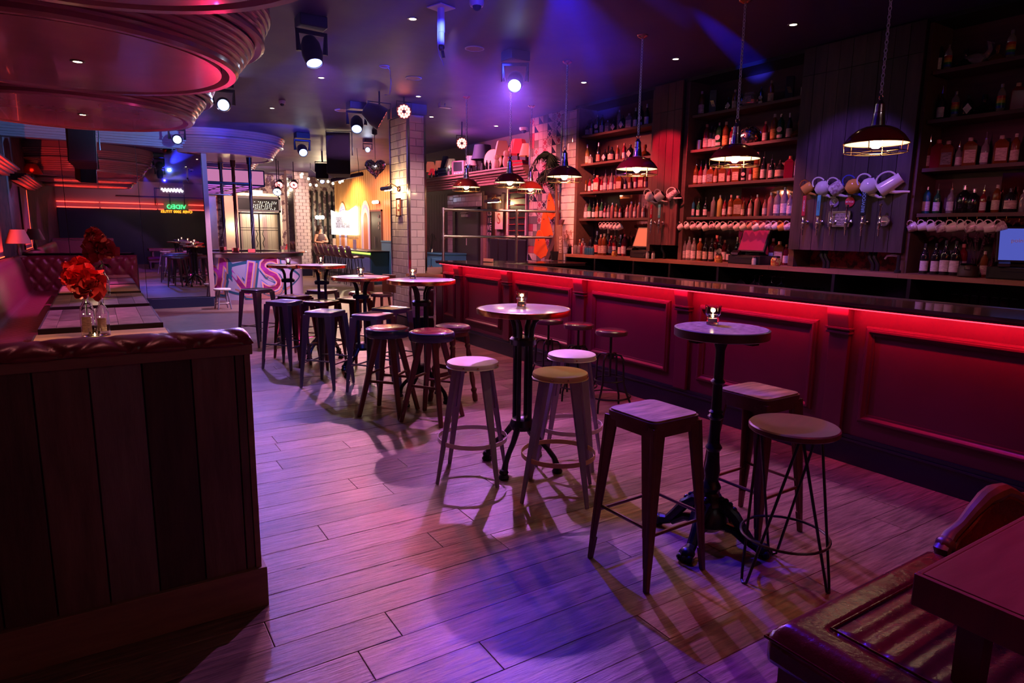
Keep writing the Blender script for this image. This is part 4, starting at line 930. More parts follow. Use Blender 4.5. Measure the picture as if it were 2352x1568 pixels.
# square metal stools
def rrect(a, r, n=3):
    v = []
    for cx_, cy_, a0 in ((a-r, a-r, 0), (-a+r, a-r, PI/2), (-a+r, -a+r, PI), (a-r, -a+r, 1.5*PI)):
        for i in range(n+1): v.append((cx_+r*math.cos(a0+PI/2*i/n), cy_+r*math.sin(a0+PI/2*i/n)))
    return v
def metal_stool(label, x, y, rz, m, wood=False, h=.76, group='square metal stools'):
    t = thing('metal_stool', label, 'stool', (x, y, 0), rz, group)
    a, b = .152, .198
    if wood:
        obj('seat', M().prism(rrect(a-.006, .035), h-.012, h), m_seatw, t, smooth=0)
        q = M().prism(rrect(a+.002, .038), h-.075, h-.008)
    else:
        q = M(); n = 16; ro = rrect(a, .035); v = []
        for k, (sc_, z) in enumerate(((1, h-.006), (.96, h), (.86, h-.001), (.8, h-.009), (.25, h-.012))): v += [(px*sc_, py*sc_, z) for px, py in ro]
        q.add(v, [(k*n+i, k*n+(i+1) % n, (k+1)*n+(i+1) % n, (k+1)*n+i) for k in range(4) for i in range(n)]+[tuple(range(4*n, 5*n))])
        obj('seat', q, m, t, smooth=50)
        q = M().prism(rrect(a, .035), h-.05, h-.006); q.lathe([(.022, h-.0115), (.026, h-.009)], 10)
    obj('apron', q, m, t, smooth=40)
    for i, j in ((-1, -1), (1, -1), (1, 1), (-1, 1)):
        q = M(); e1, e2 = b-.008, b-.001; k1, k2 = .074, .03
        q.limb((i*(a-k1/2), j*(a-.006), h-.03), (i*(e1-k2/2), j*(e1-.006), .1), k1, k2, 0, .014, .012); q.limb((i*(a-.006), j*(a-k1/2), h-.03), (i*(e1-.006), j*(e1-k2/2), .1), .014, .012, 0, k1, k2)
        q.limb((i*(a-.006), j*(a-.006), h-.03), (i*(e1-.007), j*(e1-.007), .1), .02, .018); q.limb((i*(e1-.013), j*(e1-.013), .11), (i*(e2-.011), j*(e2-.011), 0), .028, .022)
        obj('leg', q, m, t, smooth=0, bevel=.003)
    q = M(); zz = .25; c = b-.055*zz/.7-.01
    for k in range(4):
        P = [(-c, -c), (c, -c), (c, c), (-c, c)]; u, v_ = P[k], P[(k+1) % 4]; q.tube([(u[0], u[1], zz+.03*(k % 2)), (v_[0], v_[1], zz+.03*(k % 2))], .008, 6)
    obj('footrest', q, m, t)
    return t
s1 = metal_stool('rust coloured metal stool with square wooden seat, nearest to the camera', 2.10, 2.07, .03, m_rust, True, group='wood topped metal stools')
dup(s1, (2.86, 2.07, 0), .03, 'rust coloured metal stool with square wooden seat, behind the ornate table')
MS = [('dark metal stool leftmost in the row, before the painted letters', 590, 663, .55), ('blue lit dark metal stool second from left in the row', 653, 690, .7), ('brown metal stool behind the second stool from left', 677, 678, .62),
      ('dark metal stool front and centre of the group, reflective seat', 747, 713, .72), ('brown metal stool tucked behind the front centre one', 738, 690, .66), ('small looking metal stool farthest back under the fourth table', 740, 665, .6),
      ('wide looking brown metal stool behind the third marble table', 812, 684, .5), ('dark metal stool with red sheen left of the padded stools', 856, 720, .6), ('dark metal stool with red sheen beside the pillar base', 898, 706, .45)]
m0 = None; m_gunb = mat('brown_gunmetal', (.14, .07, .065), .26, metal=.9)
mb_ = {}
for i, (lb, px, py, rz) in enumerate(MS):
    p = at(px, py, z=.76); mm = m_gunb if 'brown' in lb else m_gun
    if mm.name in mb_: dup(mb_[mm.name], (p.x, p.y, 0), rz, lb)
    else: mb_[mm.name] = metal_stool(lb, p.x, p.y, rz, mm)
# painted round stools with riveted seats
def painted_stool(label, x, y, rz, seat, legm, h=.755):
    t = thing('riveted_stool', label, 'stool', (x, y, 0), rz, 'round riveted metal stools'); r = .163
    obj('seat', M().lathe([(.0001, h), (r-.012, h), (r-.003, h-.004), (r, h-.012), (r, h-.03), (r+.004, h-.034), (r-.004, h-.036)], 40), seat, t, smooth=30)
    q = M()
    for i in range(8):
        a = 2*PI*i/8+(.12 if i % 2 else -.12); q.sphere((r*math.cos(a), r*math.sin(a), h-.02), .006, 6)
    obj('rivets', q, m_brass, t)
    for i in range(4):
        a = i*PI/2+.3; c, s = math.cos(a), math.sin(a); q = M()
        q.limb((.125*c, .125*s, h-.036), (.185*c, .185*s, .42), .062, .05, a+PI/2, .018, .016); q.limb((.185*c, .185*s, .42), (.268*c, .268*s, 0), .05, .026, a+PI/2, .016, .01)
        q.limb((.12*c, .12*s, h-.036), (.176*c, .176*s, .42), .018, .016, a, .018, .016)
        obj('leg', q, legm, t, smooth=0, bevel=.002)
    R = .222; obj('foot_ring', M().lathe([(R, .24), (R, .268), (R-.003, .268), (R-.003, .24), (R, .24)], 40), seat, t, smooth=40)
    return t
painted_stool('round white riveted stool left of the nearest marble table', 1.94, 3.49, 2.95, m_white, m_lav)
painted_stool('round mustard topped riveted stool in front of the marble table', 2.235, 2.965, 2.9, m_yellow, m_lav)
painted_stool('round lilac lit white riveted stool behind the mustard one', 2.65, 3.39, 2.8, m_white, m_lav)
# hairpin stool
t = thing('hairpin_stool', 'round dark wood stool on crossed hairpin rods at the front right', 'stool', (2.555, 1.655, 0), .3); h = .73
obj('seat', M().lathe([(.0001, h), (.185, h), (.191, h-.006), (.191, h-.024), (.184, h-.03), (.0001, h-.03)], 44), mat('dark_red_wood', (.07, .022, .02), .4, noise=((.11, .035, .03), (5, 40, 5), .5)), t)
for i in range(3):
    a = i*2*PI/3+.5; q = M(); g = lambda an, rr, z: (rr*math.cos(an), rr*math.sin(an), z)
    q.tube([g(a-1.0, .15, h-.03), g(a-.12, .2, .05), g(a-.08, .205, .012), g(a, .21, .004), g(a+.08, .205, .012), g(a+.12, .2, .05), g(a+1.0, .15, h-.03)], .0065, 7); obj('hairpin_leg', q, m_black, t)
obj('foot_ring', M().tube(ring_pts(.19, .21), .0065, 7, closed=True), m_black, t)
# swivel stools by the bar front
def swivel(label, x, y, rz):
    t = thing('swivel_stool', label, 'stool', (x, y, 0), rz, 'swivel stools along the bar front'); h = .72
    obj('seat', M().lathe([(.0001, h), (.12, h), (.14, h-.01), (.146, h-.025), (.142, h-.045), (.12, h-.052), (.0001, h-.052)], 36), m_purv, t)
    obj('screw_post', M().tube([(0, 0, .3), (0, 0, h-.05)], .011, 8).lathe([(.0001, .46), (.03, .46), (.034, .48), (.03, .51), (.0001, .51)], 14), m_black, t)
    for i in range(4):
        a = i*PI/2; c, s = math.cos(a), math.sin(a)
        q = M().tube([(.02*c, .02*s, .49), (.06*c, .06*s, .5), (.1*c, .1*s, .495), (.125*c, .125*s, .46), (.13*c, .13*s, .4), (.135*c, .135*s, .26), (.165*c, .165*s, .17), (.205*c, .205*s, .09), (.21*c, .21*s, 0)], .0095, 7); obj('leg', q, m_black, t)
    obj('upper_ring', M().tube(ring_pts(.132, .27, 28), .006, 6, closed=True), m_black, t); obj('lower_ring', M().tube(ring_pts(.19, .125, 28), .0075, 6, closed=True), m_black, t)
    return t
w0 = swivel('swivel stool nearest the camera of three along the bar front', 3.77, 4.27, .4)
dup(w0, (3.76, 4.72, 0), .2, 'middle swivel stool of the three along the bar front'); dup(w0, (3.70, 5.12, 0), .6, 'farthest swivel stool of the three, partly behind the marble table')
# padded stools
def padded(label, x, y, rz, h=.76):
    t = thing('padded_stool', label, 'stool', (x, y, 0), rz, 'padded stools with wooden legs'); r = .19
    obj('cushion', M().lathe([(.0001, h), (.09, h-.001), (.15, h-.006), (.17, h-.014), (.174, h-.018)], 40), m_redv, t)
    obj('side_band', M().lathe([(.172, h-.016), (.184, h-.02), (.19, h-.035), (.19, h-.065), (.183, h-.085), (.17, h-.092), (.0001, h-.094)], 40), m_navy, t)
    F = []
    for i in range(4):
        a = i*PI/2+PI/4; c, s = math.cos(a), math.sin(a); F.append((c, s)); q = M().limb((.09*c, .09*s, h-.09), (.265*c, .265*s, 0), .05, .034, a); obj('leg', q, m_brwood, t, smooth=0, bevel=.006)
    for k in range(4):
        z = .3 if k % 2 else .36; rr = .09+(.265-.09)*(1-z/(h-.09)); a, b = F[k], F[(k+1) % 4]; obj('stretcher', M().tube([(rr*a[0], rr*a[1], z), (rr*b[0], rr*b[1], z)], .0115, 8), m_brwood, t)
    return t
p0 = padded('padded stool with blue band and wooden legs, left one of the front pair', 2.02, 5.12, .75)
dup(p0, (2.265, 4.77, 0), .6, 'padded stool with blue band and wooden legs, right one of the front pair')
def turned(label, x, y, rz, h=.72):
    t = thing('turned_stool', label, 'stool', (x, y, 0), rz)
    obj('cushion', M().lathe([(.0001, h), (.12, h-.002), (.155, h-.012), (.165, h-.03), (.165, h-.05), (.158, h-.06), (.0001, h-.062)], 36), m_purv, t)
    obj('apron', M().lathe([(.14, h-.062), (.14, h-.1), (.13, h-.1)], 24), m_brwood, t)
    for i in range(4):
        a = i*PI/2+PI/4; T = Matrix.Translation((.21*math.cos(a), .21*math.sin(a), 0)) @ Matrix.Rotation(-.14, 4, Vector((-math.sin(a), math.cos(a), 0)))
        pr = [(.0001, 0), (.022, 0), (.026, .05), (.02, .08), (.03, .11), (.017, .13), (.024, .2), (.02, .28), (.03, .31), (.02, .34), (.024, .45), (.018, .5), (.028, .53), (.02, .55), (.027, .56), (.027, h-.08)]
        obj('leg', M().lathe(pr, 10, T), m_brwood, t)
    obj('stretcher', M().bb((-.17, -.012, .25), (.17, .012, .29)).bb((-.012, -.17, .29), (.012, .17, .33)), m_brwood, t, smooth=0)
turned('dark cushioned stool with turned wooden legs behind the padded pair', 2.68, 5.2, .3)
# low chairs seen left of the pillar base
for lb, px, py, zz in (('maroon low backed stool seat just left of the pillar', 868, 668, .6), ('pale topped small chair left of the pillar base', 893, 672, .58)):
    p = at(px, py, z=zz); p.x -= .12 if 'pale' in lb else .3; t = thing('low_chair', lb, 'chair', (p.x, p.y, 0), .4)
    obj('seat', M().lathe([(.0001, zz), (.15, zz), (.17, zz-.02), (.17, zz-.05), (.0001, zz-.06)], 24), m_redv if 'maroon' in lb else m_purv, t)
    obj('backrest', M().prism([(.15, -.14), (.18, -.14), (.2, 0), (.18, .14), (.15, .14), (.17, 0)], zz, zz+.28), m_brwood, t, smooth=0, bevel=.004)
    for i in range(4):
        a = i*PI/2+PI/4; obj('leg', M().limb((.11*math.cos(a), .11*math.sin(a), zz-.05), (.17*math.cos(a), .17*math.sin(a), 0), .03, .02), m_brwood, t, smooth=0)
# ================================================================== BOOTHS ON THE LEFT
YF = 2.66
def X_(px, py=900): return at(px, py, y=YF).x
bt = thing('booth_end_panel', 'dark reclaimed wood booth end with quilted maroon leather roll, front left', 'booth', (-.36, YF, 0))
def bo2(name, mb, m, par=bt, o=(-.36, YF, 0), **k):
    mb.v = [(x-o[0], y-o[1], z-o[2]) for x, y, z in mb.v]; return obj(name, mb, m, par, **k)
bo2('core', M().bb((-1.2, YF+.02, 0), (.462, YF+.13, 1.07)), m_black, smooth=0)
xs = [-1.2, X_(-150), X_(-60), X_(75), X_(207), X_(330), X_(443), X_(543), .452]
xs = [-1.2]+[v for v in xs[1:] if v > -1.15]
for i, (a, b) in enumerate(zip(xs, xs[1:])):
    m = m_reclaimp if abs(a-X_(207)) < .01 else m_reclaim
    o = bo2('plank', M().bb((a+.0025, YF-random.uniform(0, .004), .17), (b-.0025, YF+.02, 1.075)), m, smooth=0, bevel=.002)
bo2('corner_post', M().bb((.452, YF-.006, .17), (.474, YF+.14, 1.075)), m_trimw, smooth=0, bevel=.002)
bo2('top_trim', M().bb((-1.2, YF-.018, 1.072), (.482, YF+.15, 1.112)), m_trimw, smooth=0, bevel=.003)
q = M().bb((-1.2, YF-.022, 0), (.492, YF+.15, .172)); bo2('plinth', q, m_trimw, smooth=0, bevel=.003)
# quilted roll
def quilt_roll(x0, x1, yc, z0, rx, rz_, step, name, par, o, ends=True):
    q = M(); nx = int((x1-x0)/.0095); na = 22; v = []; f = []
    for i in range(nx+1):
        x = x0+(x1-x0)*i/nx; e = 1
        d = min(x-x0, x1-x)
        if d < .03: e = math.sqrt(max(0.02, 1-((.03-d)/.03)**2))
        for j in range(na+1):
            a = -.35+(PI+.7)*j/na; u = (x-x0)/step; tt = a/PI*1.0
            c1 = abs(((u+tt*1.0) % 1)-.5)*2; c2 = abs(((u-tt*1.0) % 1)-.5)*2      # distance to the two families of seams
            k = min(1-c1, 1-c2) if 0 else min(c1, c2); k = min(1, k*2.4)
            puff = .86+.14*math.sin(k*PI/2)
            v.append((x, yc-rx*math.cos(a)*puff*(.9+.1*e), z0+max(rz_*math.sin(a)*puff, -.004)*e+.004))
    for i in range(nx):
        for j in range(na):
            b = i*(na+1)+j; f.append((b, b+1, b+na+2, b+na+1))
    f += [tuple(range(na, -1, -1)), tuple(range(nx*(na+1), (nx+1)*(na+1)))]
    q.add(v, f); q.v = [(x-o[0], y-o[1], z-o[2]) for x, y, z in q.v]
    return obj(name, q, m_leather, par, smooth=60)
quilt_roll(-1.2, .488, YF+.075, 1.112, .11, .05, .198, 'leather_roll', bt, (-.36, YF, 0))
# inner side of the front booth: padded back and seat
q = M().bb((-1.2, YF+.15, .5), (.47, YF+.23, 1.09)).bb((-1.2, YF+.23, .0), (.45, YF+.72, .46)); bo2('inner_seat', q, m_leather, smooth=0, bevel=.02)
# ribbed bench along the left wall
be = thing('ribbed_bench', 'long bench with ribbed plum leather seat and back along the left wall', 'bench', (-.9, 8, 0))
q = M(); prof = [(-.50, .30), (-.495, .40), (-.50, .45), (-.53, .475), (-.62, .48), (-.75, .475), (-.87, .47), (-.93, .49), (-.96, .54), (-.985, .64), (-1.01, .78), (-1.04, .92), (-1.07, 1.02), (-1.10, 1.06), (-1.15, 1.065), (-1.2, 1.05)]
Ys = 3.4; Ye = 13.3; st = .075; ns = int((Ye-Ys)/st)*6; v = []; f = []; n = len(prof)
for i in range(ns+1):
    yv = Ys+(Ye-Ys)*i/ns; b = .011*(abs(math.sin(PI*(yv-Ys)/st))**.6-.6)
    for k, (x, z) in enumerate(prof):
        a = prof[max(k-1, 0)]; c = prof[min(k+1, n-1)]; tx, tz = c[0]-a[0], c[1]-a[1]; L = math.hypot(tx, tz); nx_, nz_ = tz/L*-1, tx/L*1
        v.append((x+.9-nx_*b*(-1), yv-8, z-nz_*b))
for i in range(ns):
    for k in range(n-1): b = i*n+k; f.append((b, b+1, b+n+1, b+n))
q.add(v, f); obj('ribbed_upholstery', q, m_leather, be, smooth=60)
obj('bench_base', M().bb((-.3, Ys-8, 0), (.36, Ye-8, .3)), m_black, be, smooth=0)
# far quilted back
fb = thing('quilted_booth_back', 'diamond quilted maroon leather booth back at the far end of the booths', 'booth', (-.27, 13.6, 0))
def quilt_panel(x0, x1, z0, z1, y, step, hs, o, name, par, amp=.03):
    nx = int((x1-x0)/.022); nz = int((z1-z0)/.022); v = []; f = []
    for i in range(nx+1):
        for j in range(nz+1):
            x = x0+(x1-x0)*i/nx; z = z0+(z1-z0)*j/nz; u = x/step; w_ = z/hs
            c1 = abs(((u+w_) % 1)-.5)*2; c2 = abs(((u-w_) % 1)-.5)*2; k = math.sin(min(1, min(c1, c2)*1.8)*PI/2)
            e = min(1, (z1-z)/.05, (x1-x)/.05 if 1 else 1, (x-x0)/.05+.2); v.append((x-o[0], y-amp*k*max(e, .0)-o[1]+(1-min(1, e))*.03, z-o[2]))
    for i in range(nx):
        for j in range(nz): b = i*(nz+1)+j; f.append((b, b+nz+1, b+nz+2, b+1))
    q = M().add(v, f); return obj(name, q, m_leather, par, smooth=70)
quilt_panel(-1.12, .6, .3, 1.055, 13.56, .2, .3, (-.27, 13.6, 0), 'quilted_back', fb)
obj('frame', M().bb((-.9, -.02, 0), (.87, .12, 1.05)), m_black, fb, smooth=0)
obj('seat', M().bb((-.9, -.5, .0), (.8, -.05, .45)), m_leather, fb, smooth=0, bevel=.03)
# tables in the booths
TBL = [(4.62, 6.0, 'golden'), (6.36, 7.72, 'dist'), (8.05, 9.36, 'dist'), (9.66, 10.75, 'golden'), (10.95, 12.1, 'dist'), (12.3, 12.95, 'golden')]
TL = ['golden plank booth table nearest the camera, behind the leather roll', 'distressed plank booth table, second from the camera', 'distressed plank booth table with two bottles, third from the camera', 'warm lit plank booth table, fourth from the camera', 'dark booth table, fifth from the camera', 'narrow looking booth table farthest away against the quilted back']
for (y0, y1, k), lb in zip(TBL, TL):
    t = thing('booth_table', lb, 'table', (-.01, (y0+y1)/2, 0), 0, 'wooden booth tables'); hl = (y1-y0)/2; m = m_tbl1 if k == 'golden' else m_tbl2
    if k == 'golden':
        n = 8; wv = 2*hl/n
        for i in range(n): obj('slat', M().bb((-.43, -hl+wv*i+.001, .7), (.43, -hl+wv*(i+1)-.001, .74+random.uniform(-.0005, .0005))), m, t, smooth=0)
    else:
        x = -.43; 
        while x < .42:
            wv = min(random.uniform(.1, .2), .43-x)
            if .43-(x+wv) < .06: wv = .43-x
            ys_ = sorted([-hl, random.uniform(-hl*.4, hl*.4), hl])
            for a, b in zip(ys_, ys_[1:]): obj('board', M().bb((x+.0015, a+.0015, .7), (x+wv-.0015, b-.0015, .74+random.uniform(-.001, .001))), m, t, smooth=0)
            x += wv
    obj('edge_trim', M().bb((-.445, -hl-.014, .665), (-.43, hl+.014, .738)).bb((.43, -hl-.014, .665), (.445, hl+.014, .738)).bb((-.43, -hl-.014, .665), (.43, -hl, .738)).bb((-.43, hl, .665), (.43, hl+.014, .738)).bb((-.43, -hl, .68), (.43, hl, .699)), m_tredge, t, smooth=0, bevel=.002)
    obj('pedestal', M().tube([(0, 0, .02), (0, 0, .68)], .035, 12).bb((-.25, -.25, 0), (.25, .25, .02)), m_iron, t)
# bottles with flowers on the booth tables
m_petal = mat('red_petal', (.7, .008, .03), .5, noise=((.85, .03, .06), (30, 30, 30), .4)); m_petald = mat('crimson_petal', (.35, .01, .03), .5, noise=((.5, .03, .05), (30, 30, 30), .4)); m_leafd = mat('dark_leaf', (.015, .03, .015), .5); m_pist = mat('pale_stamen', (.8, .6, .3), .5)
def bloom(c, R, m, par, seed, name='bloom'):
    rr = random.Random(seed); q = M()
    for i in range(34):
        th = math.acos(1-1.5*(i+.5)/34); ph = i*2.4; d = Vector((math.sin(th)*math.cos(ph), math.sin(th)*math.sin(ph), math.cos(th)))
        T = Matrix.Translation(Vector(c)+d*R*.35) @ d.to_track_quat('Z', 'Y').to_matrix().to_4x4() @ Matrix.Rotation(rr.uniform(0, 6), 4, 'Z') @ Matrix.Rotation(rr.uniform(.2, .7), 4, 'X')
        s = R*rr.uniform(.55, .85); v = []
        for a in range(4):
            for b in range(4):
                u = (a-1.5)/1.5; w_ = b/3; wd = (.25+.75*math.sin(min(1, w_*1.15)*PI*.62))*.55
                v.append((u*s*wd, s*.25*(u*u)+s*.12*math.sin(u*7+i)*w_, s*w_*(1-.12*abs(u)+.07*math.sin(u*9+i*2))))
        q.add(v, [(a*4+b, a*4+b+1, a*4+b+5, a*4+b+4) for a in range(3) for b in range(3)], T)
    return obj(name, q, m, par, smooth=180)
def clear_bottle(lab, p, h=.3, r=.042, label=True, rz=0):
    t = thing('clear_bottle', lab, 'bottle', p, rz, 'clear bottles used as vases on the booth tables')
    obj('body', M().lathe([(.0001, .003), (r, .003), (r, h*.55), (r*.85, h*.66), (.016, h*.8), (.0145, h), (.0125, h), (.0125, h*.8), (r*.8, h*.65), (r*.92, h*.54), (r*.92, .01), (.0001, .01)], 20), m_glass, t)
    if label: obj('label', M().lathe([(r+.0012, .035), (r+.0012, h*.45)], 12, None, -PI/2-.9, -PI/2+.5), lm['white'], t)
    q = M(); rr = random.Random(lab)
    for k in range(9): a = rr.uniform(0, 6); q.sphere((r*.5*math.cos(a), r*.5*math.sin(a), rr.uniform(.03, h*.5)), .004, 5)
    obj('string_light', q, em('fairy_light', (1, .8, .5), 12) if 'fairy_light' not in MC else MC['fairy_light'], t)
    return t
def bouquet(lab, p, zb, blooms, seed):
    t = thing('flower_bunch', lab, 'flowers', p)
    q = M()
    for c, R, m in blooms: q.tube([(0, 0, zb-.2), (0, 0, zb), Vector(c)*.6+Vector((0, 0, zb*.4)), c], .004, 5)
    obj('stems', q, m_leafd, t)
    for i, (c, R, m) in enumerate(blooms): bloom(c, R, m, t, seed+i)
    q = M()
    for i in range(5):
        a = i*1.3+seed; q.add([(0, 0, zb+.03), (.05*math.cos(a)-.015, .05*math.sin(a), zb+.01), (.1*math.cos(a), .1*math.sin(a), zb-.03), (.05*math.cos(a)+.015, .05*math.sin(a), zb+.02)], [(0, 1, 2, 3)])
    obj('leaf', q, m_leafd, t, smooth=0)
    return t
q_ = at(205, 772, z=.742); b1 = Vector((q_.x, q_.y, .742))
clear_bottle('clear bottle vase with red flowers on the nearest booth table', b1, .34, .048)
q_ = at(232, 772, z=.742); b2 = Vector((q_.x+.02, q_.y+.06, .742)); clear_bottle('clear bottle with scroll printed label beside the nearest vase', b2, .3, .045)
q_ = at(219, 775, z=.742); candle('tea light tumbler between the two bottles on the nearest booth table', Vector((q_.x, q_.y-.14, .742)), .04, .09)
zb = .34
k_ = lambda px, py, y: at(px, py, y=y)-b1
bouquet('bunch of bright red silk peonies in the nearest bottle', b1, .36, [(tuple(k_(198, 643, b1.y)), .12, m_petal), (tuple(k_(178, 617, b1.y+.1)), .09, m_petal), (tuple(k_(208, 668, b1.y-.06)), .1, m_petald), (tuple(k_(165, 640, b1.y)), .075, m_petal)], 11)
q_ = at(243, 682, z=.742); b3 = Vector((q_.x, q_.y, .742)); clear_bottle('clear bottle vase with dark red flower on the third booth table', b3, .34, .05)
q_ = at(229, 683, z=.742); clear_bottle('clear bottle glowing with string light left of the third table vase', Vector((q_.x-.03, q_.y+.12, .742)), .3, .045, False)
k_ = lambda px, py, y: at(px, py, y=y)-b3
bouquet('bunch of dark crimson silk flowers in the bottle farther back', b3, .36, [(tuple(k_(228, 580, b3.y)), .17, m_petald), (tuple(k_(222, 566, b3.y-.1)), .12, m_petald), (tuple(k_(215, 540, b3.y+.2)), .09, m_petald)], 23)
point((b1.x, b1.y-.02, 1.0), WARM, 1.2, .03); point((b3.x-.1, b3.y, 1.0), WARM, 1.2, .03)
# ================================================================== LEFT WALL DECOR
t = thing('wall_shelf', 'moulded shelf high on the left wall at the photo edge', 'shelf', (-1.21, 11.6, 2.45)); q = M()
for i, (d, z0, z1) in enumerate(((.24, 0, .03), (.2, -.03, 0), (.16, -.06, -.03), (.1, -.1, -.06))): q.bb((0, -2.2, z0), (d, 2.0, z1))
obj('board', q, m_pinkw, t, smooth=0, bevel=.003)
def shade_lamp(lab, p, m_sh, h=.4, r=.16, glow=None, base=None, W=0, rt=.55, cat='table lamp', name='table_lamp', grp=None, sides=20, rz=0):
    t = thing(name, lab, cat, p, rz, grp)
    obj('base', M().lathe([(.0001, 0), (r*.5, 0), (r*.5, .012), (r*.15, .03), (r*.22, h*.2), (r*.12, h*.35), (r*.08, h*.55), (.0001, h*.55)], 14), base or m_gun, t)
    obj('lamp_shade', M().lathe([(r, h*.5), (r*.82, h*.7), (r*rt, h), (r*rt-.004, h), (r*.8, h*.7), (r-.004, h*.5)], sides), m_sh, t, smooth=30 if sides > 8 else 0)
    if glow: obj('bulb', M().sphere((0, 0, h*.68), .028, 8), glow, t)
    if W: point(tuple(Vector(p)+Vector((0, 0, h*.7))), (1, .15, .06), W, .04)
    return t
e_redb = em('red_bulb', (1, .16, .05), 14)
m_redsh = mat('red_glass_shade', (.8, .05, .05), .3, trans=.6); m_crsh = mat('cream_fabric', (.65, .5, .4), .8)
shade_lamp('glowing red glass lamp on the shelf at the left photo edge', (-1.09, 10.2, 2.48), m_redsh, .42, .2, e_redb, None, 7)
shade_lamp('cream shaded lamp glowing red low on the left wall', (-1.02, 12.6, 1.07), m_crsh, .42, .17, e_redb, None, 12)
t = thing('wall_panelling', 'ribbed wooden panel lit red from an edge strip on the left wall', 'panel', (-1.215, 12.0, 0)); q = M()
for i in range(30): q.bb((.0, -1.2+i*.05, 1.08), (.025, -1.2+i*.05+.043, 2.3))
o = obj('ribs', q, m_darkplank, t, smooth=0); o['kind'] = 'stuff'
obj('glow_strip', M().bb((.03, -1.2, 1.085), (.036, .3, 1.095)).bb((.0, -1.215, 1.08), (.03, -1.208, 2.3)), em('orange_strip', (1, .07, .02), 6), t, smooth=0)
area((-1.15, 11.6, 1.14), (0, PI, 0), .02, 1.5, (1, .05, .03), 30)
# wall speaker hanging in front of the cornice
def speaker(lab, x, y, z, w_, d, h, rz, tilt=0, m=m_black):
    t = thing('loudspeaker', lab, 'loudspeaker', (x, y, z), rz); T = Matrix.Rotation(tilt, 4, 'X')
    obj('cabinet', M().prism([(-w_/2, -d/2), (w_/2, -d/2), (w_/2*.75, d/2), (-w_/2*.75, d/2)], -h/2, h/2, T), m, t, smooth=0, bevel=.01)
    obj('grille', M().box((0, -d/2-.006, 0), (w_*.9, .012, h*.93), 0, T), m_blackm, t, smooth=0, bevel=.004)
    obj('bracket', M().tube([(-w_/2-.02, 0, 0), (-w_/2-.02, 0, h/2+.05), (w_/2+.02, 0, h/2+.05), (w_/2+.02, 0, 0)], .012, 6).tube([(0, 0, h/2+.05), (0, 0, H-z)], .02, 8), m_black, t)
    return t
speaker('black loudspeaker hanging left under the cornice', -.05, 12.2, 2.72, .38, .34, .52, -.15, -.25)
p = at(780, 350, y=12.6); speaker('large black loudspeaker hanging from the ceiling left of centre', p.x, p.y, 2.96, .44, .36, .78, -.45, -.12)
p = at(741, 395, y=16); speaker('small black loudspeaker on the ceiling near the orange boards', p.x, p.y, 2.92, .3, .26, .36, -.4, -.1)
# ================================================================== FRONT RIGHT SEATING
t = thing('leather_bench', 'worn oxblood leather bench seat with fluted centre at the bottom right', 'bench', (2.05, .68, 0))
def local(q, o): q.v = [(x-o[0], y-o[1], z-o[2]) for x, y, z in q.v]; return q
x0, x1, y0, y1 = 1.55, 2.46, .30, 1.035
q = M(); nx, ny = 60, 60; v = []
for i in range(nx+1):
    for j in range(ny+1):
        x = x0+(x1-x0)*i/nx; y = y0+(y1-y0)*j/ny; d = min(x-x0, x1-x, y-y0, y1-y); z = .455-.045*(1-min(1, d/.045))**2+.012*math.sin(min(1, d/.35)*PI/2)
        if d > .13: z += .006*abs(math.sin(PI*(y-.43)/.058))-.004
        elif d > .118: z -= .012
        v.append((x, y, z))
q.add(v, [(i*(ny+1)+j, (i+1)*(ny+1)+j, (i+1)*(ny+1)+j+1, i*(ny+1)+j+1) for i in range(nx) for j in range(ny)])
obj('seat_top', local(q, (2.05, .68, 0)), m_leather2, t, smooth=70)
obj('seat_side', local(M().bb((x0, y0, .33), (x1, y1, .412)), (2.05, .68, 0)), m_leather2, t, smooth=40, bevel=.02)
def loop(z, e): return [(x0+e, y0+e, z), (x1-e, y0+e, z), (x1-e, y1-e, z), (x0+e, y1-e, z)]
obj('piping', local(M().tube(loop(.41, .0), .005, 6, closed=True).tube(loop(.462, .122), .004, 6, closed=True), (2.05, .68, 0)), m_leather2, t)
obj('frame_rail', local(M().bb((x0+.03, y0+.03, .26), (x1-.03, y1-.03, .33)), (2.05, .68, 0)), m_brwood, t, smooth=0)
for x in (x0+.07, x1-.07):
    for y in (y0+.07, y1-.07): obj('leg', local(M().limb((x, y, .28), (x, y, 0), .07, .045), (2.05, .68, 0)), m_brwood, t, smooth=0, bevel=.004)
t = thing('low_table', 'dark red wooden low table with thick top at the bottom right corner', 'table', (2.2, .25, 0))
m_redt = mat('red_stained_wood', (.13, .022, .018), .35, noise=((.22, .05, .03), (4, 30, 5), .6), bump=.1)
o_ = (2.2, .25, 0)
for i in range(4): obj('board', local(M().bb((1.64, -.2+.2215*i+.001, .70), (2.75, -.2+.2215*(i+1)-.001, .75)), o_), m_redt, t, smooth=0, bevel=.002)
obj('edge', local(M().bb((1.625, -.21, .665), (1.64, .70, .748)).bb((1.64, .6865, .665), (2.76, .70, .748)), o_), m_redt, t, smooth=0, bevel=.003)
for x in (1.75, 2.65):
    for y in (-.1, .6): obj('leg', local(M().limb((x, y, .69), (x, y, .0), .06, .05), o_), m_brwood, t, smooth=0)
t = thing('carved_chair', 'dark carved chair back behind the low table at the right edge', 'chair', (2.87, .99, 0), 0)
q = M(); pts = [(-.36, 0, .40), (-.38, 0, .45), (-.33, 0, .49), (-.25, 0, .51), (-.17, 0, .545), (-.08, 0, .575), (0, 0, .58), (.08, 0, .575), (.17, 0, .545), (.25, 0, .51), (.33, 0, .49), (.38, 0, .45), (.36, 0, .40)]
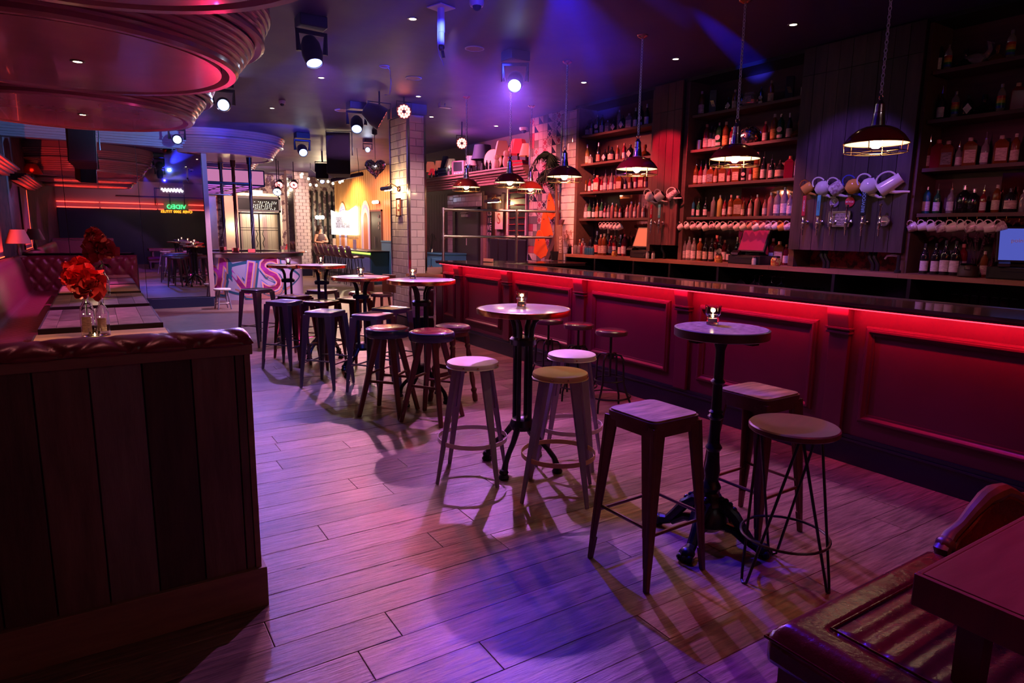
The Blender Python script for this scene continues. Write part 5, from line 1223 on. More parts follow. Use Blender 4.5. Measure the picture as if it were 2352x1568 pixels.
q.tube(pts, [.022, .03, .024, .02, .024, .03, .036, .03, .024, .02, .024, .03, .022], 10); q.sphere((-.36, 0, .46), .035, 8); q.sphere((.36, 0, .46), .035, 8)
obj('carved_rail', q, m_brwood, t); obj('back_pad', M().prism([(a[0]*.93, a[2]-.01) for a in pts], -.03, .03, Matrix(((1, 0, 0, 0), (0, 0, 1, 0), (0, 1, 0, 0), (0, 0, 0, 1)))), m_leather2, t, smooth=0, bevel=.012)
obj('seat', M().bb((-.3, -.42, .3), (.36, .02, .38)), m_leather2, t, smooth=0, bevel=.02)
for x in (-.29, .29):
    for y in (-.38, 0): obj('leg', M().limb((x, y, .4), (x, y*1.03, 0), .05, .035), m_brwood, t, smooth=0)
# ================================================================== ROUND SIDE BAR WITH PAINTED LETTERS
cx_, cyy, RR, HB = 2.72, 15.42, 1.25, 1.06
t = thing('round_bar', 'round side bar painted with big purple and gold letters NS', 'bar', (cx_, cyy, 0))
mural = mat('mural_ground', (.35, .3, .42), .45, noise=((.42, .36, .5), (3, 3, 3), .5)); m_mb = mat('mural_teal', (.02, .09, .16), .45); m_mp = mat('mural_peach', (.75, .36, .24), .45); m_ml = mat('mural_lilac', (.3, .24, .6), .45); m_mm = mat('mural_magenta', (.38, .03, .34), .45, noise=((.2, .01, .05), (1, 1, 5), .25)); m_mbr = mat('mural_brown', (.4, .17, .14), .45)
obj('front', M().lathe([(RR, 0), (RR, HB-.07)], 64), mural, t)
obj('counter_top', M().lathe([(RR-.5, HB-.03), (RR-.5, HB), (RR+.1, HB), (RR+.11, HB-.015), (RR+.1, HB-.03), (RR-.5, HB-.03)], 64), m_counter, t)
obj('steel_band', M().lathe([(RR+.03, HB-.1), (RR+.035, HB-.035)], 64), m_steel, t)
obj('base_band', M().lathe([(RR+.012, 0), (RR+.012, .09), (RR, .09)], 64), m_pinkw, t)
obj('inner_wall', M().lathe([(RR-.42, .0), (RR-.42, HB-.03)], 48), m_black, t)
def bend(off, x0, z0, sx=1, rot=0):
    def f(c):
        x, y = c.x*sx, c.y
        if rot: x, y = x*math.cos(rot)-y*math.sin(rot), x*math.sin(rot)+y*math.cos(rot)
        a = -PI/2+(x+x0)/RR; r = RR+off+c.z*.5
        return Vector((r*math.cos(a), r*math.sin(a), y+z0))
    return f
def strip(name, m, off, a0, a1, fz0, fz1, n=30):
    mb = M(); v = []
    for i in range(n+1):
        s = i/n; a = -PI/2+(a0+(a1-a0)*s)/RR
        v += [((RR+off)*math.cos(a), (RR+off)*math.sin(a), fz0(s)), ((RR+off)*math.cos(a), (RR+off)*math.sin(a), fz1(s))]
    mb.add(v, [(2*i, 2*i+2, 2*i+3, 2*i+1) for i in range(n)]); return obj(name, mb, m, t)
strip('painted_scroll', m_mb, .003, -1.1, 1.25, lambda s: .5-.36*math.sin(PI*s), lambda s: .55+.36*math.sin(PI*s))
strip('painted_scroll', mural, .006, -1.02, 1.17, lambda s: .5-.31*math.sin(PI*s), lambda s: .53+.32*math.sin(PI*s))
strip('painted_ribbon', m_mbr, .008, -.4, .8, lambda s: .3-.2*math.sin(PI*s), lambda s: .33-.12*math.sin(PI*s))
for ch, xo, ro, szz, zz in (('N', -.40, -.16, .98, .54), ('S', .32, .1, 1.0, .57), ('O', -.95, .0, .85, .5)):
    for off, m, o2, dx, dz in ((.012, m_mb, .06, .05, -.06), (.014, m_mbr, .035, .035, -.04), (.016, m_ml, .035, 0, 0), (.018, m_mp, .018, 0, 0), (.021, m_mm, -.006, 0, 0)):
        text('painted_letter', ch, szz, m, t, (0, 0, 0), offset=o2, ext=.0008, bend=bend(off, xo+dx, zz+dz, 1.05, ro))
poles = [(583, 14.3), (546, 15.1), (518, 15.9)]
for i, (px, yv) in enumerate(poles):
    p = at(px, 575, y=yv); q = thing('twisted_pole', ['candy striped pole nearest, blue lit, on the round bar', 'candy striped pole in the middle of the round bar', 'candy striped pole farthest left on the round bar'][i], 'pole', (p.x, p.y, HB), 0, 'candy striped poles')
    zt = 2.97-HB
    obj('shaft', M().tube([(0, 0, 0), (0, 0, zt)], .033, 12).lathe([(.0001, zt-.14), (.05, zt-.14), (.055, zt), (.0001, zt)], 14), m_black if i == 0 else m_brwood, q)
    mb = M(); v = []; n = 60
    for k in range(n+1):
        z = .02+(zt-.18)*k/n; a = z*7
        for w_ in (0, 2.8): v.append((.0345*math.cos(a+w_), .0345*math.sin(a+w_), z))
        v.append((.038*math.cos(a+1.4), .038*math.sin(a+1.4), z))
    mb.add(v, [(3*k, 3*k+2, 3*k+5, 3*k+3) for k in range(n)]+[(3*k+2, 3*k+1, 3*k+4, 3*k+5) for k in range(n)]); obj('spiral_stripe', mb, m_lav if i == 0 else m_cream, q)
    o = obj('menu_block', M().bb((-.07, -.012, 0), (.07, .012, .075)), mat('red_card', (.7, .1, .08), .5) if 'red_card' not in MC else MC['red_card'], None, (p.x-.06, p.y-.08, HB+.001), smooth=0, bevel=.003)
    tag(o, ['red menu block at the foot of the nearest striped pole', 'red menu block at the foot of the middle striped pole', 'red menu block at the foot of the left striped pole'][i], 'menu')
for z in (2.45, 2.25):
    a = at(475, 400, y=14.3); b = at(572, 400, y=14.3); t2 = thing('cross_rail', '%s steel crossrail joining the striped poles' % ('upper' if z > 2.3 else 'lower'), 'rail', (a.x, 14.3 if z > 2.3 else 15.1, z)); obj('bar', M().tube([(0, 0, 0), (b.x-a.x-.02 if z > 2.3 else b.x-a.x-.15, 0, 0)], .022, 8), m_black if z > 2.3 else m_brass, t2)
# purple acrylic canopy grid
a = at(607, 427, y=17.2); t = thing('light_canopy', 'suspended canopy of glowing pink purple acrylic panes in a dark grid', 'canopy', (a.x, 17.2, a.z))
e_pur = em('purple_pane', (.75, .16, .9), .9); e_pk = em('pink_pane', (.9, .3, .6), .55)
for i in range(5):
    for j in range(6): obj('pane', M().bb((-2.2+i*.44+.015, j*.8+.015, 0), (-2.2+(i+1)*.44-.015, (j+1)*.8-.015, .01)), e_pur, t, smooth=0)
for i in range(3): obj('side_pane', M().bb((-2.2+i*.733+.01, -.01, .02), (-2.2+(i+1)*.733-.01, 0, .34)), e_pk, t, smooth=0)
q = M()
for i in range(6): q.bb((-2.2+i*.44-.015, 0, -.02), (-2.2+i*.44+.015, 4.8, .02))
for j in range(7): q.bb((-2.2, j*.8-.015, -.02), (0, j*.8+.015, .02))
for x in (-2.2, -1.467, -.733, 0): q.bb((x-.015, -.02, 0), (x+.015, .01, .36))
q.bb((-2.2, -.02, .34), (0, .01, .37)); q.bb((-2.2, -.02, -.02), (0, .01, .02)); obj('grid_frame', q, m_black, t, smooth=0)
# little white stool in front of the mural
p = at(511, 701, z=0); t = thing('small_stool', 'small white wooden stool standing before the painted bar', 'stool', (1.98, 13.55, 0), .3)
obj('seat', M().lathe([(.0001, .40), (.15, .40), (.16, .39), (.155, .37), (.0001, .37)], 24), m_white, t)
for i in range(4):
    a = i*PI/2+.6; obj('leg', M().tube([(.1*math.cos(a), .1*math.sin(a), .38), (.17*math.cos(a), .17*math.sin(a), 0)], [.017, .014], 8), m_lav, t)
obj('stretcher', M().tube(ring_pts(.145, .12, 4), .01, 6, closed=True), m_white, t)
# ================================================================== FAR WALL
YW = 23.99
def fx(px, y=24): return at(px, 520, y=y).x
def fz(py, px=600, y=24): return at(px, py, y=y).z
t = thing('glass_door', 'double glazed lobby door with black frame in the far wall', 'door', ((fx(548)+fx(642))/2, 24, 0)); hw = (fx(642)-fx(548))/2; ht = fz(488)
q = M(); q.bb((-hw, -.03, 0), (-hw+.06, .03, ht)); q.bb((hw-.06, -.03, 0), (hw, .03, ht)); q.bb((-hw, -.03, ht-.06), (hw, .03, ht)); q.bb((-.02, -.02, 0), (.02, .02, ht-.06)); obj('frame', q, m_black, t, smooth=0)
m_pane = mat('tinted_pane', (.8, .85, .8), .05, trans=.9, alpha=.35)
for s in (-1, 1):
    o = obj('leaf', M().bb((min(s*.02, s*(hw-.06)), -.006, .02), (max(s*.02, s*(hw-.06)), .006, ht-.06)), m_pane, t, smooth=0)
    obj('handle', M().tube([(s*.12, -.03, .9), (s*.08, -.06, 1.05), (s*.14, -.06, 1.2), (s*.08, -.06, 1.35), (s*.12, -.03, 1.5)], .014, 6), m_black, t)
obj('push_bar', M().bb((-hw+.06, -.02, 1.56), (hw-.06, -.012, 1.58)).bb((-hw+.06, -.02, 1.48), (hw-.06, -.012, 1.5)), m_black, t, smooth=0)
t = thing('transom_window', 'transom window over the glass door filled with bulb reflections', 'window', ((fx(548)+fx(642))/2, 23.98, fz(487))); zt = fz(452)-fz(487); w2 = hw+.06
q = M(); q.bb((-w2, -.04, 0), (w2, .02, .07)); q.bb((-w2, -.04, zt-.07), (w2, .02, zt)); q.bb((-w2, -.04, 0), (-w2+.07, .02, zt)); q.bb((w2-.07, -.04, 0), (w2, .02, zt)); obj('frame', q, mat('sage_frame', (.25, .24, .25), .5), t, smooth=0)
obj('glass_pane', M().bb((-w2+.07, -.005, .07), (w2-.07, .0, zt-.07)), m_black, t, smooth=0)
q = M(); rr = random.Random(5)
for i in range(13):
    for j in range(6):
        if rr.random() < .85: q.sphere((-.25+i*.065+j*.012, -.02, .1+j*.05+rr.uniform(-.008, .008)), .009, 5)
e_fes = em('festoon_bulb', (1, .85, .6), 9)
o = obj('bulbs', q, e_fes, t); o['kind'] = 'stuff'
def exit_sign(lab, p, yo=0):
    t = thing('exit_sign', lab, 'exit sign', p); obj('box', M().bb((-.17, -.03, 0), (.17, .03, .17)), m_steel, t, smooth=0); obj('light_panel', M().bb((-.16, -.033*yo-.002, .01), (.16, -.033*yo+.002, .16)), em('exit_glow', (.75, 1, .85), 3) if 'exit_glow' not in MC else MC['exit_glow'], t, smooth=0)
exit_sign('lit pale green exit sign above the transom window', (fx(594), 23.9, fz(449)), 1)
# lobby beyond the glass
t = thing('lobby_fittings', 'pale boarded lobby interior seen through the glass door', 'interior', (4.9, 24.8, 0))
for i in range(9): obj('board', M().bb((-.62+i*.14, 0, 0), (-.62+i*.14+.13, .03, 2.6)), m_cream if i % 3 else m_pinkw, t, smooth=0)
point((4.9, 24.5, 2.3), (1, .85, .6), 110, .1)
# columns left of the door: red lit timber post, blue mirrored post
q = M().box((fx(532, 23.6), 23.6, H/2), (.42, .3, H)); tag(obj('lit_column', q, m_cream, None, smooth=0), 'broad cream column lit bright at left of the glass door', 'column')
point((fx(537, 23.2), 23.2, 1.6), (1, .7, .35), 14, .1); point((fx(527, 23.2), 23.1, 2.5), (1, .12, .08), 14, .1)  # warm and red lights without fixture, added to light the column
q = M().box((fx(490, 23), 23, H/2), (.22, .22, H)); tag(obj('mirror_column', q, m_chrome, None, smooth=0), 'blue reflecting mirrored column at left near the pale post', 'column')
o = struct('trim_7', M().bb((fx(641), 23.9, 0), (fx(664), 24, .95)), m_pinkw, smooth=0, bevel=.01)
# tiled pillar far
x0_, x1_ = fx(674, 22), fx(713, 22)
pf = struct('wall_pillar_far', M().bb((x0_, 22.0, 0), (x1_, 22.5, H)), m_grout, smooth=0); q = M(); z = .25; r_ = 0
while z < H-.1:
    u = x0_-(.11 if r_ % 2 else 0)
    while u < x1_:
        a, b = max(u, x0_), min(u+.21, x1_)
        if b-a > .03: q.bb((a+.004, 21.988, z), (b-.004, 22.0, z+.1))
        u += .22
    z += .108; r_ += 1
o = obj('tiles', q, m_tile, pf, smooth=0); o['kind'] = 'stuff'
obj('plinth', M().bb((x0_-.01, 21.98, 0), (x1_+.01, 22.4, .24)), m_skirt, pf, smooth=0)
q = M(); xx = fx(663, 21.9)
for k in range(60):
    for j in range(4): q.bb((xx+j*.047, 21.86+(k % 2)*.003, k*.055), (xx+j*.047+.043, 21.9, k*.055+.05))
o = struct('wall_chrome_column', M().bb((xx, 21.9, 0), (xx+.19, 22.2, H)), m_grout, smooth=0); o2 = obj('mosaic', q, m_chip, o, smooth=0); o2['kind'] = 'stuff'
tag(obj('fire_extinguisher', M().lathe([(.0001, 0), (.08, 0), (.085, .32), (.085, .85), (.05, .93), (.02, .95), (.02, 1.02), (.0001, 1.02)], 14), m_hr, None, (fx(657, 23.6), 23.6, 0)), 'tall red cylinder beside the far mirrored column', 'extinguisher')
# window strip between pillar and orange wall
q = M()
for i in range(5): q.bb((fx(716)+i*.18, 23.9, 0), (fx(716)+i*.18+.06, 23.97, 2.9))
struct('trim_8', q, m_black, smooth=0)
t = thing('festoon_lights', 'cluster of round bulbs hung at the ceiling before the orange boards', 'string lights', (fx(735, 20), 20, 2.95)); q = M(); rr = random.Random(8)
for i in range(16): q.sphere((rr.uniform(-.5, .55), rr.uniform(-1, 1), .3-.0*i-rr.uniform(.0, .42)), .04, 6)
obj('bulb', q, e_fes, t)['kind'] = 'stuff'; obj('cord', M().tube([(-.5, -1, .45), (-.5, -1, .3), (0, 0, .2), (.55, 1, .3), (.55, 1, .45)], .008, 4), m_black, t)
point((fx(735, 20), 19.6, 2.8), (1, .7, .4), 40, .1)
for i, px in enumerate((728, 735, 741)):
    p = at(px, 499, y=23.5); t = thing('wall_globe', ['left', 'middle', 'right'][i]+' of three small globe lights on the far window wall', 'wall lamp', p, 0, 'three small globe lights'); obj('globe', M().sphere((0, 0, 0), .07, 8), e_fes, t); obj('stem', M().tube([(0, 0, 0), (0, .45, 0)], .012, 6), m_brass, t)
# ================================================================== SIDE BAR, CHAIRS, ORANGE WALL
def ox(px, x=7.18, py=520): return at(px, py, x=x).y
ya, yb = at(850, 590, x=6.55).y, 22.3; zc = at(848, 577, x=6.5).z
t = thing('side_bar', 'long side bar with green light strip under its counter along the orange wall', 'bar', (6.85, (ya+yb)/2, 0)); yc = (ya+yb)/2
obj('counter', M().bb((-.4, ya-yc-.05, zc-.04), (.33, yb-yc, zc)), m_black, t, smooth=0, bevel=.004)
m_bluep = mat('slate_paint', (.2, .22, .3), .5); n = 6; wv = (yb-ya)/n
for i in range(n): obj('panel', M().bb((-.3, ya-yc+i*wv+.03, .05), (-.27, ya-yc+(i+1)*wv-.03, zc-.12)), m_bluep, t, smooth=0, bevel=.003)
obj('carcass', M().bb((-.27, ya-yc, 0), (.33, yb-yc, zc-.04)), m_teal, t, smooth=0)
obj('green_strip', M().bb((-.31, ya-yc, zc-.1), (-.29, yb-yc, zc-.05)), em('green_led', (.55, .95, .12), 1.6), t, smooth=0)
def scoop(label, x, y, rz):
    t = thing('scoop_chair', label, 'chair', (x, y, 0), rz, 'leather scoop chairs at the side bar'); h = .74; q = M(); v = []
    prof = [(.22, h+.0), (.16, h+.025), (0, h+.005), (-.1, h+.0), (-.17, h+.03), (-.2, h+.1), (-.225, h+.24), (-.25, h+.36)]
    for k, (px_, pz) in enumerate(prof):
        for j in range(7):
            u = (j-3)/3; wd = (.2, .22, .22, .22, .22, .22, .21, .16)[k]; cu = u*u*(.03 if k < 5 else 0); bx = u*u*.05 if k >= 4 else 0; v.append((px_+bx, u*wd, pz+cu))
    q.add(v, [(k*7+j, (k+1)*7+j, (k+1)*7+j+1, k*7+j+1) for k in range(7) for j in range(6)]); o = obj('leather_shell', q, mat('tan_leather', (.13, .05, .045), .35) if 'tan_leather' not in MC else MC['tan_leather'], t, smooth=70)
    s = o.modifiers.new('s', 'SOLIDIFY'); s.thickness = .02
    for i, (a, b) in enumerate(((.15, .15), (.15, -.15), (-.13, .15), (-.13, -.15))): obj('leg', M().tube([(a, b, h-.005), (a*1.5, b*1.35, 0)], .01, 6), m_black, t)
    obj('foot_frame', M().tube([(.2, .18, .25), (-.18, .18, .25), (-.18, -.18, .25), (.2, -.18, .25)], .008, 6, closed=True), m_black, t)
    return t
c0 = None
for i, px in enumerate((806, 791, 777, 765, 753, 742, 730)):
    y = at(px, 590, x=6.0).y; lb = 'brown leather scoop bar chair, %s of seven from the right' % ORD[i]
    if c0 is None: c0 = scoop(lb, 6.1, y, 0)
    else: dup(c0, (6.1, y, 0), 0, lb)
# lightbox menu sign
y1_, y2_ = ox(822), ox(765); zb_, zt_ = 1.38, 2.28
t = thing('lightbox_sign', 'glaring white lightbox menu sign with notched top on the orange wall', 'sign', (7.15, (y1_+y2_)/2, zb_)); hy = (y2_-y1_)/2; hz = zt_-zb_
pl = [(-hy, 0), (hy, 0), (hy, hz*.93), (hy*.45, hz*.8), (.0, hz*.9), (-hy*.4, hz*.86), (-hy, hz*1.03)]
Tm = Matrix(((0, 0, 1, 0), (1, 0, 0, 0), (0, 1, 0, 0), (0, 0, 0, 1)))
e_box = em('lightbox_face', (1, .93, .8), 7)
obj('lit_face', M().prism(pl, -.03, .0, Tm), e_box, t, smooth=0)
obj('menu_board', M().bb((-.04, -hy*.55, hz*.22), (-.032, hy*.6, hz*.68)), em('menu_face', (.9, .72, .8), 1.1), t, smooth=0)
for k, wd in enumerate(('COCKTAILS   OF THE DAY', 'HAPPY HOUR   4 TILL 7', 'TWO FOR ONE   MON TO FRI', 'BURGERS   WINGS   SHAKES')): text('lettering', wd, .12, m_ink, t, (-.042, 0, hz*(.6-.1*k)))
point((6.9, (y1_+y2_)/2, 1.9), (1, .75, .45), 60, .3)
for px, k in ((788, 'left'), (841, 'right')):
    yv = ox(px); t = thing('painted_arch', '%s painted rainbow arch on the orange boards' % k, 'wall painting', (7.165, yv, 1.5))
    for i, (m, r0) in enumerate(((em('x', (0, 0, 0), 0) and mat('arch_cream_'+k, (.7, .6, .6), .5), .44), (mat('arch_violet_'+k, (.35, .28, .7), .5), .36), (mat('arch_pale_'+k, (.6, .5, .65), .5), .28), (mat('arch_brown_'+k, (.4, .15, .08), .5), .19))):
        v = [(-.001*i, -r0, -.6), (-.001*i, r0, -.6)]+[(-.001*i, r0*math.cos(a*PI/12), r0*1.5*math.sin(a*PI/12)+.3) for a in range(13)]
        obj('band', M().add(v, [tuple(range(len(v)))][::-1]), m, t, smooth=0)
ORL = [((6.2, 20.6, 3.2), (7.2, 20.6, 1.6), (1, .5, .16), 520, 120), ((6.0, 17.8, 3.1), (7.2, 18.2, 1.8), (1, .42, .2), 240, 120)]
for a in ORL: spot(a[0], a[1], a[2], a[3], a[4], .8, .1)
p = at(862, 464, x=7.05); t = thing('red_wall_lamp', 'glowing red wall lamp on the orange boards above the dark door', 'wall lamp', p); obj('glass_tube', M().tube([(0, -.16, 0), (0, .16, 0)], .05, 10), em('rose_tube', (1, .25, .2), 12), t); obj('mount', M().bb((0, -.05, -.04), (.12, .05, .04)), m_black, t, smooth=0); point((6.85, p.y, p.z), (1, .1, .1), 12, .08)
ya_, yb_ = ox(879), ox(852); t = thing('dark_door', 'narrow dark side door with steel pull in the orange wall', 'door', (7.17, (ya_+yb_)/2, 0)); hw = (yb_-ya_)/2
obj('leaf', M().bb((-.02, -hw+.04, 0), (.02, hw-.04, 2.1)), m_black, t, smooth=0, bevel=.003); obj('frame', M().bb((-.03, -hw, 0), (.02, -hw+.04, 2.15)).bb((-.03, hw-.04, 0), (.02, hw, 2.15)).bb((-.03, -hw, 2.1), (.02, hw, 2.15)), m_brwood, t, smooth=0)
obj('pull_handle', M().tube([(-.05, .0, 1.0), (-.05, 0, 1.35)], .015, 6), m_steel, t)
for z in (1.62, 1.75, 1.95): obj('door_sign', M().lathe([(.0001, 0), (.05, 0), (.05, .005)], 14, Matrix.Translation((-.025, -hw*.5, z)) @ Matrix.Rotation(-PI/2, 4, 'Y')), m_steel, t)
q = M(); ye_ = ox(879)
q.bb((7.12, 16.3, 0), (7.2, ye_-.02, 1.2)); q.bb((7.1, 16.3, 1.2), (7.2, ye_-.02, 1.25)); struct('trim_9', q, m_teal, smooth=0, bevel=.004)
for i, (px, c) in enumerate(((768, m_white), (771+5, m_cream), (815, m_lav))):
    if i == 1: continue
    p = pxy(px, zc, x=6.75); o = obj('menu_card', M().bb((-.005, -.08, 0), (.005, .08, .3)), c, None, p, (0, 0, .3), smooth=0); tag(o, '%s menu card standing on the side bar counter' % ('left pale' if i == 0 else 'right bluish'), 'menu')
# person behind the far end of the side bar: one skinned body
def skin_body(name, joints, edges, m, parent, subs=2):
    me = bpy.data.meshes.new(name); me.from_pydata([j[0] for j in joints], edges, []); me.materials.append(m); o = bpy.data.objects.new(name, me); C.objects.link(o); o.parent = parent
    s = o.modifiers.new('skin', 'SKIN'); 
    for i, j in enumerate(joints):
        r = j[1]; me.skin_vertices[0].data[i].radius = (r, r) if not isinstance(r, tuple) else r
    me.skin_vertices[0].data[0].use_root = True; s.use_smooth_shade = True
    u = o.modifiers.new('sub', 'SUBSURF'); u.levels = subs; u.render_levels = subs
    return o
hp = at(736, 545, y=22.55); t = thing('person', 'person with long dark hair and dark top, arms folded, behind the chairs', 'person', (hp.x, 22.55, 0), .2)
m_skin = mat('skin', (.42, .2, .15), .5); m_top = mat('dark_top', (.05, .02, .03), .7); m_hair = mat('dark_hair', (.025, .01, .012), .6)
J = [((0, 0, .9), (.15, .1)), ((0, 0, 1.1), (.13, .09)), ((0, 0, 1.28), (.16, .1)), ((0, 0, 1.38), (.1, .08)), ((0, 0, 1.44), .055), ((0, -.01, 1.52), (.075, .085)), ((0, -.01, 1.6), (.075, .085)),
     ((-.17, 0, 1.34), .055), ((-.24, -.04, 1.12), .045), ((-.08, -.2, 1.1), .035), ((.06, -.2, 1.12), .028), ((.17, 0, 1.34), .055), ((.24, -.04, 1.12), .045), ((.08, -.22, 1.13), .035), ((-.06, -.2, 1.15), .028),
     ((-.09, 0, .82), .1), ((-.1, 0, .48), .07), ((-.1, .02, .08), .045), ((-.1, -.12, .04), .04), ((.09, 0, .82), .1), ((.1, 0, .48), .07), ((.1, .02, .08), .045), ((.1, -.12, .04), .04)]
E_ = [(0, 1), (1, 2), (2, 3), (3, 4), (4, 5), (5, 6), (2, 7), (7, 8), (8, 9), (9, 10), (2, 11), (11, 12), (12, 13), (13, 14), (0, 15), (15, 16), (16, 17), (17, 18), (0, 19), (19, 20), (20, 21), (21, 22)]
skin_body('body', J, E_, m_skin, t)
obj('top', M().lathe([(.165, .86), (.15, 1.0), (.15, 1.12), (.175, 1.28), (.13, 1.38), (.1, 1.4)], 18, Matrix.Diagonal((1, .72, 1, 1))), m_top, t); obj('skirt', M().lathe([(.17, .9), (.2, .6), (.2, .45)], 18, Matrix.Diagonal((1, .75, 1, 1))), m_top, t)
obj('hair', M().sphere((0, .03, 1.57), .115, 12, (1, 1, 1.1)).lathe([(.1, 1.58), (.14, 1.45), (.15, 1.3), (.12, 1.18), (.0001, 1.16)], 16, Matrix.Translation((0, .06, 0)) @ Matrix.Diagonal((1, .6, 1, 1))), m_hair, t)
# ================================================================== ALCOVE RIGHT OF THE PILLAR
t = thing('lamp_shelf', 'long moulded shelf carrying old lamps, above the alcove right of the pillar', 'shelf', (6.2, 11.4, 2.4)); q = M()
for d, z0, z1 in ((.0, 0, .05), (-.02, .05, .1), (-.045, .1, .14), (-.075, .14, .18), (-.11, .18, .23)): q.bb((d, -2.15, z0), (.1, 2.6, z1))
obj('cornice', q, m_trimw, t, smooth=0, bevel=.004); obj('shelf_top', M().bb((-.13, -2.15, .23), (.76, 2.6, .26)), m_trimw, t, smooth=0, bevel=.004)
obj('end_post', M().bb((.0, 2.45, -2.4), (.1, 2.6, 0)), m_trimw, t, smooth=0)
ZL = 2.661
m_red = mat('red_fabric', (.75, .06, .1), .7, emis=(1, .03, .06), es=.35); m_pinkf = mat('pink_fabric', (.8, .35, .3), .7, emis=(1, .2, .12), es=.3); m_bei = mat('beige_fabric', (.42, .3, .26), .8); m_drk = mat('dark_blue_fabric', (.03, .03, .08), .7)
LM = [(989, .42, .14, m_pinkf, 'pale pink pleated lamp at the left end of the lamp shelf', 12.75, 12), (996, .26, .13, m_red, 'small red pleated lamp at the left end of the lamp shelf', 12.3, 12), (1012, .4, .15, m_pinkf, 'peach glowing drum lamp, third on the lamp shelf', 12.2, 20),
      (1023, .48, .11, m_drk, 'tilted dark lamp on the left half of the lamp shelf', 11.9, 14), (1037, .4, .16, m_bei, 'beige bell shaped lamp beside the round white light', 11.6, 8), (1083, .38, .15, m_bei, 'beige shaded lamp behind the leftmost copper pendant', 10.9, 20),
      (1108, .55, .23, m_drk, 'large dark blue shaded lamp in the middle of the shelf', 10.6, 20), (1152, .55, .2, m_bei, 'tall beige square shaded lamp right of the round plaque', 9.95, 4), (1190, .52, .21, m_red, 'glowing red panelled lamp at the right end of the shelf', 9.62, 6), (1208, .42, .13, m_pinkf, 'pink lamp half hidden by the patterned tile wall', 9.42, 14)]
for px, h, r, m, lb, yy, sd in LM:
    p = at(px, 400, y=yy); x = min(max(p.x, 6.25), 6.75); p2 = pxy(px, ZL, x=6.5); o = shade_lamp(lb, Vector((6.5, p2.y, ZL)), m, h, r, None, m_blackm, 0, .55 if sd != 20 else .7, 'table lamp', 'old_table_lamp', 'old lamps on the lamp shelf', sd, .4)
def onshelf(px, x=6.4): return pxy(px, ZL, x=x)
p = onshelf(1045); t = thing('round_light', 'small round white light glowing on the lamp shelf', 'lamp', p); obj('globe', M().sphere((0, 0, .2), .07, 10), em('white_globe', (1, .8, .7), 9), t); obj('stand', M().lathe([(.0001, 0), (.06, 0), (.02, .03), (.012, .14), (.0001, .14)], 12), m_brass, t); point((p.x-.12, p.y, p.z+.2), (1, .6, .6), 4, .06)
p = onshelf(1059); t = thing('old_television', 'small vintage television standing on the lamp shelf', 'television', p, .4); obj('case', M().bb((-.12, -.16, 0), (.14, .16, .3)), m_pinkw, t, smooth=0, bevel=.02); obj('screen', M().bb((-.125, -.13, .09), (-.12, .1, .27)), m_gun, t, smooth=0, bevel=.01)
for i in range(4): obj('knob', M().sphere((-.125, -.12+i*.06, .045), .018, 6), m_white, t)
p = onshelf(1133); t = thing('round_plaque', 'round pink plaque standing mid shelf with two owl figures before it', 'plaque', p, .45); obj('face', M().lathe([(.0001, .02), (.19, .02), (.2, .01), (.2, -.01)], 32, Matrix.Translation((0, 0, .21)) @ Matrix.Rotation(-PI/2, 4, 'Y')), m_pinkf, t); obj('rim', M().tube([(0, .2*math.cos(a*PI/14), .21+.2*math.sin(a*PI/14)) for a in range(28)], .012, 6, closed=True), m_brass, t)  # plaque face has a pink glow of its own, though no lamp
for px, s, lb in ((1140, 1, 'grey owl figure in front of the round plaque'), (1163, 1.15, 'brown owl figure right of the round plaque')):
    p = onshelf(px, 6.3); t = thing('owl_figure', lb, 'figurine', p, .5); obj('body', M().sphere((0, 0, .11), .07, 10, (.8, .9, 1.5)), m_bei, t); obj('head', M().sphere((0, 0, .23), .055, 8), m_bei, t); t.scale = (s,)*3
p = onshelf(1022, 6.3); t = thing('ledger_box', 'small dark crate with slats at the left of the lamp shelf', 'box', p, .3); obj('body', M().bb((-.08, -.13, 0), (.08, .13, .2)), m_black, t, smooth=0); 
for k in range(3): obj('slat', M().bb((-.09, -.12, .02+k*.06), (-.08, .12, .06+k*.06)), m_gun, t, smooth=0)
for i, (px, c, hp_) in enumerate(((1001, 'blue', 22), (1004, 'dark', 20), (1008, 'blue', 24), (1031, 'clear', 26), (1075, 'blue', 24), (1079, 'dark', 22), (1095, 'dark', 20), (1118, 'dark', 26), (1126, 'dark', 24), (991, 'clear', 16))):
    put_bottle(('spirit', c, 'white' if c == 'clear' else None), px, hp_, ZL, 'on the lamp shelf', i, 6.27)['group'] = 'bottles on the lamp shelf'
p = onshelf(1195, 6.35); t = thing('book_stack', 'stack of red books at the right end of the lamp shelf', 'books', p, .3)
for k in range(4): obj('book', M().bb((-.1, -.15+.01*k, k*.03), (.1, .15-.01*k, k*.03+.028)), (m_trimw, m_hr)[k % 2], t, smooth=0)
twigs(1040, 'small dry plant on the lamp shelf left of the television', ZL, 6.3, .2, 10, MC['dark_twig'], .08)
